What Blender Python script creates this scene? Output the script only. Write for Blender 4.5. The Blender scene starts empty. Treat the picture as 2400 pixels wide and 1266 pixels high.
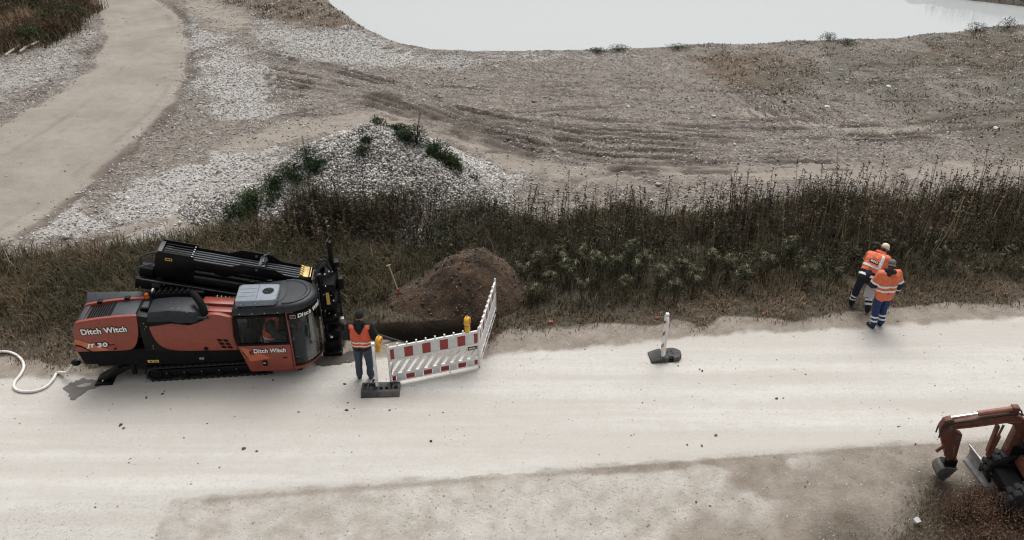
import bpy, bmesh, math, random
import numpy as np
from mathutils import Vector, Matrix, Euler
random.seed(7); RNG = np.random.default_rng(11)
SC = bpy.context.scene; COL = SC.collection
rad = math.radians

# ------------------------------------------------------------------ camera
CF, CP, CH = 2000.0, rad(31.5), 11.5          # focal length in photo pixels, pitch, height
cam_d = bpy.data.cameras.new('camera'); cam = bpy.data.objects.new('camera', cam_d); COL.objects.link(cam)
cam_d.sensor_width = 36.0; cam_d.lens = 36.0 * CF / 2400.0; cam_d.clip_start = 0.1; cam_d.clip_end = 6000.0
cam.location = (0, 0, CH); cam.rotation_euler = (rad(90) - CP, 0, 0); SC.camera = cam
# ------------------------------------------------------------------ sky and sun: bright overcast
SUN_EL, SUN_AZ = 62.0, 12.0                   # light comes from beyond the lake, a little to the right
w = bpy.data.worlds.new('World'); SC.world = w; w.use_nodes = True
nt = w.node_tree; nt.nodes.clear()
sky = nt.nodes.new('ShaderNodeTexSky'); sky.sky_type = 'NISHITA'; sky.sun_disc = False
sky.sun_elevation = rad(SUN_EL); sky.sun_rotation = rad(SUN_AZ); sky.air_density = 1.0; sky.dust_density = 6.0; sky.ozone_density = 1.0
hs = nt.nodes.new('ShaderNodeHueSaturation'); hs.inputs['Saturation'].default_value = 0.12
bg = nt.nodes.new('ShaderNodeBackground'); bg.inputs['Strength'].default_value = 0.145
wo = nt.nodes.new('ShaderNodeOutputWorld')
nt.links.new(sky.outputs[0], hs.inputs['Color']); nt.links.new(hs.outputs[0], bg.inputs['Color']); nt.links.new(bg.outputs[0], wo.inputs['Surface'])
sl = bpy.data.lights.new('sun', 'SUN'); sl.energy = 1.3; sl.angle = rad(45); sl.color = (1.0, 0.975, 0.94)
so = bpy.data.objects.new('sun', sl); COL.objects.link(so)
so.rotation_euler = (rad(90 - SUN_EL) , 0, rad(180 - SUN_AZ) )
so.location = (5, 30, 30)
SC.view_settings.view_transform = 'Standard'; SC.view_settings.look = 'None'
SC.cycles.use_denoising = True; SC.cycles.pixel_filter_type = 'BLACKMAN_HARRIS'; SC.cycles.filter_width = 1.2
SC.view_settings.exposure = 0.0; SC.view_settings.gamma = 1.0; SC.view_settings.use_curve_mapping = False

# ------------------------------------------------------------------ pixel -> ground helper (photo pixels, 2400 wide)
def at(px, py, z=0.0):
    a = (px - 1200) / CF; b = -(py - 633) / CF
    d = (a, math.cos(CP) + b * math.sin(CP), -math.sin(CP) + b * math.cos(CP))
    t = (z - CH) / d[2]
    return (d[0] * t, d[1] * t)
def atn(pts): return np.array([at(*p) for p in pts])
def proj(x, y, z=0.0):
    zz = z - CH; Y = y * math.sin(CP) + zz * math.cos(CP); Z = y * math.cos(CP) - zz * math.sin(CP)
    return 1200 + CF * x / Z, 633 - CF * Y / Z

# ------------------------------------------------------------------ numpy noise
def _hash(ix, iy, s):
    h = (ix.astype(np.int64) * 374761393 + iy.astype(np.int64) * 668265263 + s * 1442695041) & 0xffffffff
    h = ((h ^ (h >> 13)) * 1274126177) & 0xffffffff
    return ((h ^ (h >> 16)) & 0xffff) / 65535.0
def vnoise(x, y, s=0):
    ix = np.floor(x); iy = np.floor(y); fx = x - ix; fy = y - iy
    fx = fx * fx * (3 - 2 * fx); fy = fy * fy * (3 - 2 * fy)
    a = _hash(ix, iy, s); b = _hash(ix + 1, iy, s); c = _hash(ix, iy + 1, s); d = _hash(ix + 1, iy + 1, s)
    return (a * (1 - fx) + b * fx) * (1 - fy) + (c * (1 - fx) + d * fx) * fy
def fbm(x, y, s=0, o=4):
    v = 0; a = 0.5; t = 0
    for k in range(o):
        v = v + a * vnoise(x * 2 ** k, y * 2 ** k, s + k * 17); t += a; a *= 0.55
    return v / t
def sstep(a, b, x):
    t = np.clip((x - a) / (b - a), 0, 1); return t * t * (3 - 2 * t)
def seg_dist(x, y, poly, closed=False):
    best = np.full(x.shape, 1e9); n = len(poly)
    for i in range(n if closed else n - 1):
        p = poly[i]; q = poly[(i + 1) % n]; dx, dy = q[0] - p[0], q[1] - p[1]; L = dx * dx + dy * dy + 1e-12
        t = np.clip(((x - p[0]) * dx + (y - p[1]) * dy) / L, 0, 1)
        best = np.minimum(best, np.hypot(x - p[0] - t * dx, y - p[1] - t * dy))
    return best
def inside(x, y, poly):
    r = np.zeros(x.shape, bool); n = len(poly)
    for i in range(n):
        x1, y1 = poly[i]; x2, y2 = poly[(i + 1) % n]
        if y1 == y2: continue
        c = ((y1 > y) != (y2 > y)) & (x < (x2 - x1) * (y - y1) / (y2 - y1) + x1)
        r ^= c
    return r
def sdf(x, y, poly):                           # > 0 inside
    d = seg_dist(x, y, poly, True); return np.where(inside(x, y, poly), d, -d)
def smooth_poly(pts, k=4, closed=False):       # Catmull-Rom through the points
    P = [np.array(p, float) for p in pts]; n = len(P); out = []
    for i in range(n if closed else n - 1):
        g = (lambda j: P[j % n]) if closed else (lambda j: P[min(max(j, 0), n - 1)])
        p0, p1, p2, p3 = g(i - 1), g(i), g(i + 1), g(i + 2)
        for q in range(k):
            t = q / k
            out.append(0.5 * (2 * p1 + (p2 - p0) * t + (2 * p0 - 5 * p1 + 4 * p2 - p3) * t * t + (3 * p1 - p0 - 3 * p2 + p3) * t ** 3))
    if not closed: out.append(P[-1])
    return np.array(out)

# ------------------------------------------------------------------ materials
def new_mat(name):
    m = bpy.data.materials.new(name); m.use_nodes = True; t = m.node_tree
    return m, t, t.nodes['Principled BSDF'], t.nodes, t.links
def N(t, kind, **kw):
    n = t.nodes.new(kind)
    for k, v in kw.items():
        if k.startswith('i_'): n.inputs[k[2:].replace('_', ' ')].default_value = v
        else: setattr(n, k, v)
    return n
def mixc(t, fac, a, b):
    n = t.nodes.new('ShaderNodeMix'); n.data_type = 'RGBA'
    for sock, v in ((n.inputs[0], fac), (n.inputs[6], a), (n.inputs[7], b)):
        if isinstance(v, (int, float)): sock.default_value = v
        elif isinstance(v, tuple): sock.default_value = (*v, 1) if len(v) == 3 else v
        else: t.links.new(v, sock)
    return n.outputs[2]
def mth(t, op, a, b=0.0, c=0.0, clamp=False):
    n = t.nodes.new('ShaderNodeMath'); n.operation = op; n.use_clamp = clamp
    for s, v in zip(n.inputs, (a, b, c)):
        if isinstance(v, (int, float)): s.default_value = v
        else: t.links.new(v, s)
    return n.outputs[0]
def ramp(t, fac, a, b):
    n = t.nodes.new('ShaderNodeMapRange'); n.interpolation_type = 'SMOOTHSTEP'
    t.links.new(fac, n.inputs[0]); n.inputs[1].default_value = a; n.inputs[2].default_value = b
    return n.outputs[0]
def noise(t, co, scale, detail=4, rough=0.55):
    n = N(t, 'ShaderNodeTexNoise', i_Scale=scale, i_Detail=detail, i_Roughness=rough); t.links.new(co, n.inputs['Vector']); return n.outputs['Fac']

def mat_simple(name, col, rough=0.6, metal=0.0, dirt=0.25, dirt_col=(0.16, 0.13, 0.105), scale=9.0, bump=0.0, var=0.25, coat=0.0, spec=0.5):
    """base colour broken up by two noises, with dried splashes of dust"""
    m, t, b, nodes, L = new_mat(name)
    co = N(t, 'ShaderNodeTexCoord').outputs['Object']
    n1 = noise(t, co, scale, 5); n2 = noise(t, co, scale * 0.37, 4); n3 = noise(t, co, scale * 7, 3, 0.7)
    dark = tuple(c * (1 - var) for c in col); lite = tuple(min(1, c * (1 + var * 0.6)) for c in col)
    c0 = mixc(t, ramp(t, n1, 0.3, 0.7), dark, lite)
    if dirt > 0:
        f = mth(t, 'MULTIPLY', ramp(t, mth(t, 'ADD', mth(t, 'MULTIPLY', n2, 0.65), mth(t, 'MULTIPLY', n3, 0.35)), 0.46, 0.68), dirt)
        c0 = mixc(t, f, c0, dirt_col)
        L.new(mth(t, 'ADD', mth(t, 'MULTIPLY', f, 0.5), rough, clamp=True), b.inputs['Roughness'])
    else: b.inputs['Roughness'].default_value = rough
    L.new(c0, b.inputs['Base Color']); b.inputs['Metallic'].default_value = metal
    b.inputs['Specular IOR Level'].default_value = spec
    if coat: b.inputs['Coat Weight'].default_value = coat; b.inputs['Coat Roughness'].default_value = 0.12
    if bump:
        bp = N(t, 'ShaderNodeBump', i_Strength=bump, i_Distance=0.01); L.new(n3, bp.inputs['Height']); L.new(bp.outputs[0], b.inputs['Normal'])
    return m
def mat_rand(name, cols, rough=0.8, attr='tint', spec=0.3):
    """colour picked along a ramp by a per-piece random value stored on the mesh"""
    m, t, b, nodes, L = new_mat(name)
    a = N(t, 'ShaderNodeAttribute', attribute_name=attr)
    r = N(t, 'ShaderNodeValToRGB'); e = r.color_ramp.elements
    for i, c in enumerate(cols):
        p = i / (len(cols) - 1)
        if i == 0: e[0].color = (*c, 1)
        elif i == len(cols) - 1: e[len(e) - 1].color = (*c, 1)
        else: el = e.new(p); el.color = (*c, 1)
    L.new(a.outputs['Fac'], r.inputs[0]); L.new(r.outputs[0], b.inputs['Base Color'])
    b.inputs['Roughness'].default_value = rough; b.inputs['Specular IOR Level'].default_value = spec
    return m
MT = {}
MT['red'] = mat_simple('red_paint', (0.275, 0.047, 0.025), 0.40, dirt=0.16, coat=0.12, var=0.14)
MT['orange_decal'] = mat_simple('orange_decal', (0.55, 0.14, 0.06), 0.4, dirt=0.15, var=0.1)
MT['black'] = mat_simple('black_metal', (0.006, 0.006, 0.0065), 0.4, dirt=0.08, dirt_col=(0.04, 0.036, 0.03), spec=0.16)
MT['blackmatt'] = mat_simple('black_matt', (0.006, 0.006, 0.0065), 0.7, dirt=0.1, dirt_col=(0.03, 0.027, 0.024), spec=0.15)
MT['plastic'] = mat_simple('dark_plastic', (0.017, 0.020, 0.025), 0.45, dirt=0.12, dirt_col=(0.05, 0.05, 0.05), spec=0.35)
MT['panel'] = mat_simple('grey_panel', (0.040, 0.047, 0.058), 0.45, dirt=0.2, dirt_col=(0.10, 0.095, 0.09))
MT['ac'] = mat_simple('grey_housing', (0.21, 0.24, 0.275), 0.5, dirt=0.2, dirt_col=(0.2, 0.19, 0.18), var=0.1)
MT['rubber'] = mat_simple('rubber', (0.017, 0.017, 0.017), 0.75, dirt=0.35, dirt_col=(0.12, 0.105, 0.09), bump=0.3)
MT['steel'] = mat_simple('worn_steel', (0.33, 0.33, 0.33), 0.4, metal=0.8, dirt=0.4)
MT['chrome'] = mat_simple('chrome_rod', (0.75, 0.76, 0.77), 0.15, metal=1.0, dirt=0.05, var=0.05)
MT['rod'] = mat_simple('drill_rod_steel', (0.040, 0.044, 0.052), 0.4, metal=0.4, dirt=0.2, dirt_col=(0.06, 0.055, 0.05))
MT['yellow'] = mat_simple('yellow_paint', (0.62, 0.42, 0.07), 0.45, dirt=0.15, var=0.12)
MT['brass'] = mat_simple('brass_jaw', (0.55, 0.40, 0.14), 0.4, metal=0.3, dirt=0.2)
MT['lampyellow'] = mat_simple('lamp_yellow', (0.72, 0.40, 0.03), 0.35, dirt=0.12, var=0.12)
MT['amber'] = mat_simple('amber_lens', (0.65, 0.16, 0.02), 0.2, dirt=0.0, var=0.1)
MT['white'] = mat_simple('white_plastic', (0.78, 0.78, 0.76), 0.42, dirt=0.4, dirt_col=(0.42, 0.38, 0.33), var=0.06)
MT['barred'] = mat_simple('red_sheet', (0.30, 0.022, 0.022), 0.35, dirt=0.15, var=0.12)
MT['barwhite'] = mat_simple('white_sheet', (0.66, 0.68, 0.68), 0.3, dirt=0.15, dirt_col=(0.45, 0.43, 0.4), var=0.06)
MT['text'] = mat_simple('white_lettering', (0.85, 0.84, 0.80), 0.5, dirt=0.0, var=0.05)
MT['base'] = mat_simple('recycled_rubber', (0.060, 0.060, 0.062), 0.85, dirt=0.55, dirt_col=(0.22, 0.19, 0.16), bump=0.5)
MT['wood'] = mat_simple('ash_wood', (0.55, 0.40, 0.24), 0.6, dirt=0.3, scale=22)
MT['hose'] = mat_simple('white_hose', (0.74, 0.72, 0.68), 0.5, dirt=0.3, dirt_col=(0.4, 0.36, 0.31), var=0.06)
MT['rust'] = mat_simple('excavator_paint', (0.155, 0.052, 0.031), 0.6, dirt=0.5, dirt_col=(0.085, 0.062, 0.048), var=0.3)
MT['rustlight'] = mat_simple('faded_paint', (0.30, 0.115, 0.08), 0.5, dirt=0.3, dirt_col=(0.25, 0.16, 0.13))
MT['muddysteel'] = mat_simple('muddy_steel', (0.11, 0.105, 0.10), 0.55, metal=0.3, dirt=0.7, dirt_col=(0.16, 0.135, 0.115))
MT['bladesteel'] = mat_simple('dusty_blade_steel', (0.24, 0.235, 0.23), 0.5, metal=0.2, dirt=0.5, dirt_col=(0.17, 0.15, 0.13))
MT['tyre'] = mat_simple('dusty_tyre', (0.020, 0.020, 0.020), 0.85, dirt=0.75, dirt_col=(0.13, 0.12, 0.11), bump=0.4)
MT['skin'] = mat_simple('skin', (0.50, 0.27, 0.19), 0.55, dirt=0.0, var=0.12)
MT['hair'] = mat_simple('hair', (0.035, 0.025, 0.018), 0.7, dirt=0.0, scale=60)
MT['vest'] = mat_simple('orange_vest', (0.72, 0.125, 0.055), 0.75, dirt=0.12, dirt_col=(0.4, 0.1, 0.06), var=0.14, scale=14)
MT['jacket'] = mat_simple('orange_jacket', (0.74, 0.175, 0.075), 0.75, dirt=0.12, dirt_col=(0.45, 0.14, 0.08), var=0.14, scale=14)
MT['navy'] = mat_simple('navy_cloth', (0.014, 0.040, 0.130), 0.85, dirt=0.2, dirt_col=(0.03, 0.035, 0.06), scale=16)
MT['navydark'] = mat_simple('dark_navy_cloth', (0.008, 0.013, 0.036), 0.85, dirt=0.15, dirt_col=(0.03, 0.03, 0.04), scale=16)
MT['denim'] = mat_simple('grey_denim', (0.055, 0.075, 0.11), 0.9, dirt=0.3, dirt_col=(0.10, 0.10, 0.11), scale=16)
MT['blackcloth'] = mat_simple('black_cloth', (0.010, 0.010, 0.012), 0.9, dirt=0.1, dirt_col=(0.03, 0.03, 0.03))
MT['greycloth'] = mat_simple('grey_cloth', (0.14, 0.14, 0.15), 0.9, dirt=0.4, dirt_col=(0.05, 0.05, 0.055), scale=25)
MT['capwhite'] = mat_simple('cream_cap', (0.75, 0.66, 0.55), 0.85, dirt=0.1, var=0.08)
MT['reflect'] = mat_simple('reflective_tape', (0.80, 0.80, 0.79), 0.35, dirt=0.1, dirt_col=(0.5, 0.48, 0.46), var=0.06)
MT['paper'] = mat_simple('paper', (0.50, 0.50, 0.50), 0.7, dirt=0.0, var=0.05)
MT['boot'] = mat_simple('boot_leather', (0.02, 0.016, 0.014), 0.7, dirt=0.5, dirt_col=(0.1, 0.08, 0.065))
MT['redtool'] = mat_simple('red_blade', (0.34, 0.035, 0.02), 0.5, dirt=0.4, dirt_col=(0.09, 0.055, 0.035))
MT['bark'] = mat_simple('brown_twig', (0.07, 0.045, 0.03), 0.9, dirt=0.0)
MT['pole'] = mat_simple('bleached_wood', (0.48, 0.45, 0.40), 0.8, dirt=0.2)
def glass(name, tint, refl=1.0):
    m = bpy.data.materials.new(name); m.use_nodes = True; t = m.node_tree; t.nodes.clear()
    o = N(t, 'ShaderNodeOutputMaterial'); tr = N(t, 'ShaderNodeBsdfTransparent'); gl = N(t, 'ShaderNodeBsdfGlossy')
    tr.inputs[0].default_value = (*tint, 1); gl.inputs['Roughness'].default_value = 0.08; gl.inputs[0].default_value = (1, 1, 1, 1)
    fr = N(t, 'ShaderNodeFresnel', i_IOR=1.5); mx = N(t, 'ShaderNodeMixShader')
    t.links.new(mth(t, 'MULTIPLY', fr.outputs[0], refl), mx.inputs[0]); t.links.new(tr.outputs[0], mx.inputs[1]); t.links.new(gl.outputs[0], mx.inputs[2]); t.links.new(mx.outputs[0], o.inputs[0])
    return m
MT['glass'] = glass('tinted_glass', (0.92, 0.95, 0.95), 0.12)
MT['screen'] = glass('windscreen_glass', (0.74, 0.77, 0.78), 0.3)

# ------------------------------------------------------------------ mesh builder
def tag(o, label=None, cat=None, group=None, kind=None):
    if label: o['label'] = label
    if cat: o['category'] = cat
    if group: o['group'] = group
    if kind: o['kind'] = kind
    return o
def link(name, me, mat=None, parent=None):
    o = bpy.data.objects.new(name, me); COL.objects.link(o)
    if mat is not None and me is not None and not me.materials: me.materials.append(MT[mat] if isinstance(mat, str) else mat)
    if parent is not None: o.parent = parent
    return o
def empty(name, loc=(0, 0, 0), rz=0.0, parent=None):
    o = bpy.data.objects.new(name, None); COL.objects.link(o); o.location = loc; o.rotation_euler = (0, 0, rz); o.empty_display_size = 0.2
    if parent is not None: o.parent = parent
    return o
def copy_tree(o, parent=None):
    c = o.copy(); COL.objects.link(c); c.parent = parent
    for ch in [x for x in o.children]: copy_tree(ch, c)
    return c
class MB:
    def __init__(s): s.v = []; s.f = []
    def add(s, vs, fs, M=None):
        n = len(s.v)
        if M is not None: vs = [tuple(M @ Vector(v)) for v in vs]
        s.v += [tuple(v) for v in vs]; s.f += [tuple(i + n for i in f) for f in fs]; return s
    def box(s, a, b, M=None):
        (x0, y0, z0), (x1, y1, z1) = a, b
        return s.add([(x0, y0, z0), (x1, y0, z0), (x1, y1, z0), (x0, y1, z0), (x0, y0, z1), (x1, y0, z1), (x1, y1, z1), (x0, y1, z1)],
                     [(3, 2, 1, 0), (4, 5, 6, 7), (0, 1, 5, 4), (1, 2, 6, 5), (2, 3, 7, 6), (3, 0, 4, 7)], M)
    def prism(s, pts, ax, a, b, M=None):
        """polygon in the plane across axis ax, extruded from a to b"""
        def p3(p, c): return {0: (c, p[0], p[1]), 1: (p[0], c, p[1]), 2: (p[0], p[1], c)}[ax]
        n = len(pts); vs = [p3(p, a) for p in pts] + [p3(p, b) for p in pts]
        return s.add(vs, [tuple(range(n))[::-1], tuple(range(n, 2 * n))] + [(i, (i + 1) % n, n + (i + 1) % n, n + i) for i in range(n)], M)
    def tube(s, path, r, n=8, caps=True, M=None):
        P = [Vector(p) for p in path]; k = len(P); R = r if isinstance(r, (list, tuple)) else [r] * k
        vs = []; fs = []; prev = None
        for i in range(k):
            d = (P[min(i + 1, k - 1)] - P[max(i - 1, 0)]); d = d.normalized() if d.length > 1e-9 else Vector((0, 0, 1))
            if prev is None: u = d.orthogonal().normalized()
            else: u = (prev - d * prev.dot(d)); u = u.normalized() if u.length > 1e-6 else d.orthogonal().normalized()
            prev = u; v = d.cross(u)
            for j in range(n):
                a = 2 * math.pi * j / n; vs.append(P[i] + (u * math.cos(a) + v * math.sin(a)) * R[i])
        for i in range(k - 1):
            for j in range(n):
                fs.append((i * n + j, i * n + (j + 1) % n, (i + 1) * n + (j + 1) % n, (i + 1) * n + j))
        if caps: fs += [tuple(range(n))[::-1], tuple(range((k - 1) * n, k * n))]
        return s.add(vs, fs, M)
    def lathe(s, prof, n=20, axis=2, M=None):
        """profile of (radius, height) turned about an axis"""
        vs = []; fs = []; k = len(prof)
        for r, h in prof:
            for j in range(n):
                a = 2 * math.pi * j / n; c, d = r * math.cos(a), r * math.sin(a)
                vs.append({2: (c, d, h), 1: (c, h, d), 0: (h, c, d)}[axis])
        for i in range(k - 1):
            for j in range(n): fs.append((i * n + j, i * n + (j + 1) % n, (i + 1) * n + (j + 1) % n, (i + 1) * n + j))
        fs += [tuple(range(n))[::-1], tuple(range((k - 1) * n, k * n))]
        return s.add(vs, fs, M)
    def sphere(s, c, r, n=10, m=6, M=None):
        r = r if isinstance(r, (tuple, list)) else (r, r, r)
        vs = []; fs = []
        for i in range(m + 1):
            th = math.pi * i / m
            for j in range(n):
                a = 2 * math.pi * j / n; vs.append((c[0] + r[0] * math.sin(th) * math.cos(a), c[1] + r[1] * math.sin(th) * math.sin(a), c[2] - r[2] * math.cos(th)))
        for i in range(m):
            for j in range(n): fs.append((i * n + j, i * n + (j + 1) % n, (i + 1) * n + (j + 1) % n, (i + 1) * n + j))
        return s.add(vs, fs, M)
    def loft(s, rings, closed=True, cap=True, M=None):
        k = len(rings); n = len(rings[0]); vs = [p for r in rings for p in r]; fs = []
        for i in range(k - 1):
            for j in range(n if closed else n - 1): fs.append((i * n + j, i * n + (j + 1) % n, (i + 1) * n + (j + 1) % n, (i + 1) * n + j))
        if cap and closed: fs += [tuple(range(n))[::-1], tuple(range((k - 1) * n, k * n))]
        return s.add(vs, fs, M)
    def mesh(s, name, smooth=False, bevel=0.0, seg=2, ang=32):
        me = bpy.data.meshes.new(name); me.from_pydata(s.v, [], s.f)
        bm = bmesh.new(); bm.from_mesh(me); bmesh.ops.remove_doubles(bm, verts=bm.verts, dist=1e-6)
        bmesh.ops.recalc_face_normals(bm, faces=bm.faces)
        if bevel:
            es = [e for e in bm.edges if len(e.link_faces) == 2 and e.calc_face_angle(0) > rad(25)]
            bmesh.ops.bevel(bm, geom=es, offset=bevel, segments=seg, profile=0.5, affect='EDGES', clamp_overlap=True)
        if smooth or bevel:
            for f in bm.faces: f.smooth = True
            for e in bm.edges:
                if len(e.link_faces) == 2 and e.calc_face_angle(0) > rad(ang): e.smooth = False
        bm.to_mesh(me); bm.free(); return me
    def build(s, name, mat, parent=None, smooth=False, bevel=0.0, seg=2, ang=32):
        return link(name, s.mesh(name, smooth, bevel, seg, ang), mat, parent)
def raw_mesh(name, V, faces, tint=None, smooth=False):
    """fast mesh from numpy arrays; faces is an (n,3) or (n,4) array"""
    me = bpy.data.meshes.new(name); V = np.asarray(V, np.float32); F_ = np.asarray(faces, np.int32); k = F_.shape[1]
    me.vertices.add(len(V)); me.vertices.foreach_set('co', V.ravel())
    me.loops.add(F_.size); me.loops.foreach_set('vertex_index', F_.ravel())
    me.polygons.add(len(F_)); me.polygons.foreach_set('loop_start', np.arange(0, F_.size, k, dtype=np.int32))
    if smooth: me.polygons.foreach_set('use_smooth', np.ones(len(F_), bool))
    me.update(calc_edges=True)
    if tint is not None:
        a = me.attributes.new('tint', 'FLOAT', 'POINT'); a.data.foreach_set('value', np.asarray(tint, np.float32))
    return me
def text_mesh(txt, size, depth=0.004, offset=0.0, shear=0.0, align='CENTER', xs=1.0):
    c = bpy.data.curves.new('lettering', 'FONT'); c.body = txt; c.size = size; c.extrude = depth; c.offset = offset; c.shear = shear
    c.align_x = align; c.space_character = 1.06; c.align_y = 'CENTER'; c.resolution_u = 3
    o = bpy.data.objects.new('tmp', c); COL.objects.link(o)
    dg = bpy.context.evaluated_depsgraph_get(); me = bpy.data.meshes.new_from_object(o.evaluated_get(dg))
    bpy.data.objects.remove(o); bpy.data.curves.remove(c)
    if xs != 1.0: me.transform(Matrix.Diagonal((xs, 1, 1, 1)))
    return me
def lettering(name, txt, size, mat, parent, M, **kw):
    me = text_mesh(txt, size, **kw); me.transform(M); me.materials.clear(); return link(name, me, mat, parent)
def apply_mods(mb_or_me, mods, name):
    """evaluate modifiers on a temporary object and return the resulting mesh"""
    me = mb_or_me if isinstance(mb_or_me, bpy.types.Mesh) else mb_or_me.mesh(name)
    o = bpy.data.objects.new('tmp', me); COL.objects.link(o)
    for kind, kw in mods:
        m = o.modifiers.new(kind, kind)
        for k, v in kw.items(): setattr(m, k, v)
    dg = bpy.context.evaluated_depsgraph_get(); r = bpy.data.meshes.new_from_object(o.evaluated_get(dg)); r.name = name
    bpy.data.objects.remove(o); bpy.data.meshes.remove(me); return r
RX90 = Matrix.Rotation(rad(90), 4, 'X')
# ================================================================== TERRAIN
road_px = [(-900, 965), (0, 886), (200, 880), (500, 874), (740, 852), (900, 838), (1150, 842), (1300, 820), (1550, 797), (1800, 778), (2100, 764), (2400, 737), (3200, 670),
           (3200, 962), (2400, 1022), (2000, 1044), (1200, 1105), (400, 1165), (0, 1195), (-900, 1262)]
ROAD = atn(road_px)
light_px = [(-900, 1200), (110, 1190), (400, 1160), (375, 1200), (350, 1266), (330, 1500), (-900, 1600)]
LIGHT = atn(light_px)
croad_px = [(380, -6), (425, 50), (443, 110), (440, 165), (415, 225), (362, 292), (282, 362), (195, 436), (95, 515), (0, 575), (-300, 760), (-900, 700), (-400, 470), (0, 300), (110, 235), (205, 165), (250, 100), (240, 50), (205, -6)]
CROAD = atn(croad_px)
CROAD = np.vstack([[at(380, -6)[0] - 6, 60], CROAD, [at(205, -6)[0] - 6, 60]])
gravel_px = [[(440, 62), (520, 95), (600, 132), (655, 225), (650, 285), (520, 280), (452, 215)],
             [(640, 352), (605, 425), (420, 502), (240, 548), (105, 548), (200, 470), (350, 408), (520, 345)],
             [(245, 75), (225, 135), (150, 200), (0, 255), (-80, 250), (-80, 160), (100, 120), (210, 72)],
             [(540, 505), (640, 400), (1180, 390), (1210, 500), (1000, 570), (520, 600), (300, 570), (330, 535)],
             [(590, 45), (850, 78), (1000, 122), (1050, 140), (900, 165), (620, 140)],
             [(700, 120), (1450, 118), (1500, 140), (1000, 175), (760, 150)]]
GRAV = [atn(p) for p in gravel_px]; GRAVW = [0.9, 1.0, 0.55, 1.0, 0.85, 0.55]
bare_lines = [([(560, 345), (700, 300), (840, 280), (960, 275)], 0.9), ([(900, 285), (1060, 320), (1200, 372), (1400, 402), (1700, 402), (2100, 400), (2500, 395)], 0.75),
              ([(300, 545), (420, 505), (560, 450)], 0.5), ([(470, 10), (540, 60)], 1.2), ([(1700, 250), (2000, 300), (2400, 285)], 0.25)]
BARE = [(smooth_poly(atn(p)), w_) for p, w_ in bare_lines]
brown_px = [[(1640, 135), (1780, 118), (1910, 130), (1900, 190), (1800, 215), (1690, 195)], [(470, -30), (750, -10), (855, 66), (700, 62), (600, 30)],
            [(2150, 110), (2400, 85), (2600, 90), (2600, 170), (2200, 160)]]
BROWN = [atn(p) for p in brown_px]
shrubland_px = [(-700, 260), (-100, 150), (0, 132), (120, 100), (205, 45), (222, 10), (190, -30), (-900, -60)]
SHRUB = atn(shrubland_px)
tuft_px = [(1560, 100), (2000, 92), (2500, 60), (2700, 60), (2700, 380), (2150, 360), (1900, 290), (1750, 220)]
TUFT = atn(tuft_px)
verge_px = [(-700, 660), (0, 606), (300, 572), (520, 532), (760, 520), (1200, 508), (1800, 474), (2500, 450), (3200, 425), (3200, 640), (2500, 695), (2000, 730), (1800, 740), (1500, 764), (1250, 768), (1150, 790), (830, 765), (800, 812), (700, 845), (180, 856), (0, 832), (-700, 880)]
VERGE = atn(verge_px)
corner_px = [(2010, 1300), (2080, 1240), (2140, 1185), (2210, 1150), (2330, 1140), (2600, 1100), (2900, 1300), (2400, 1600), (1800, 1500)]
CORNER = atn(corner_px)
LAKE = np.vstack([[(-16, 62), (-11.6, 50), at(748, -5)], atn([(800, 28), (850, 66), (930, 96), (1000, 111), (1100, 118), (1250, 118), (1400, 113), (1600, 103), (1900, 95), (2100, 85), (2400, 58)]),
                  [(32, 42.8), (38, 45.5), (31.5, 48.6), (26.5, 51.3), (20, 58), (10, 74), (-6, 78)]])
PIT = np.array([(-3.45, 16.10), (-3.1, 15.85), (-2.4, 15.70), (-1.5, 15.64), (-0.95, 15.78), (-0.66, 16.15), (-0.75, 16.42), (-1.4, 16.46), (-2.2, 16.40), (-3.0, 16.32)])
RUTS = []                                     # (polyline, width, depth)
ga = np.array([(640, 118), (900, 185), (1150, 262), (1400, 298), (1700, 312)], float); gb = np.array([(600, 222), (850, 252), (1080, 330), (1300, 392), (1560, 415)], float)
for i in range(34):
    f = i / 33 + random.uniform(-0.03, 0.03); g = ga * (1 - f) + gb * f + np.array([random.uniform(-40, 40), 0])
    j0 = random.choice([0, 0, 1]); j1 = random.choice([5, 5, 4])
    RUTS.append((smooth_poly(atn([tuple(q + np.array([0, random.uniform(-5, 5)])) for q in g[j0:j1]])), random.uniform(0.055, 0.11), random.uniform(0.02, 0.065)))
cr_r = np.array([(415, 40), (443, 110), (440, 165), (415, 225), (362, 292), (282, 362), (195, 436), (95, 515), (0, 575)], float); cr_l = np.array([(235, 40), (250, 100), (205, 165), (110, 235), (40, 275), (-60, 330), (-160, 380), (-260, 420), (-380, 470)], float)
for f in (0.12, 0.2, 0.33, 0.42, 0.58, 0.68, 0.82): RUTS.append((smooth_poly(atn([tuple(q) for q in cr_r * (1 - f) + cr_l * f])), random.uniform(0.14, 0.24), random.uniform(0.008, 0.014)))
for i in range(40):
    y0 = random.uniform(130, 400); x0 = random.uniform(900, 2000); ln = random.uniform(200, 520); sl_ = random.uniform(-0.06, 0.16) if x0 < 1500 else random.uniform(-0.09, 0.05)
    RUTS.append((smooth_poly(atn([(x0, y0), (x0 + ln * 0.5, y0 + ln * 0.5 * sl_ + random.uniform(-4, 4)), (x0 + ln, y0 + ln * sl_)])), random.uniform(0.055, 0.085), random.uniform(0.02, 0.045)))
for i in range(9):
    x0 = 1640 + i * 26; RUTS.append((smooth_poly(atn([(x0, 195 + random.uniform(-8, 8)), (x0 + 90, 240), (x0 + 150, 288)])), 0.06, 0.03))
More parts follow.
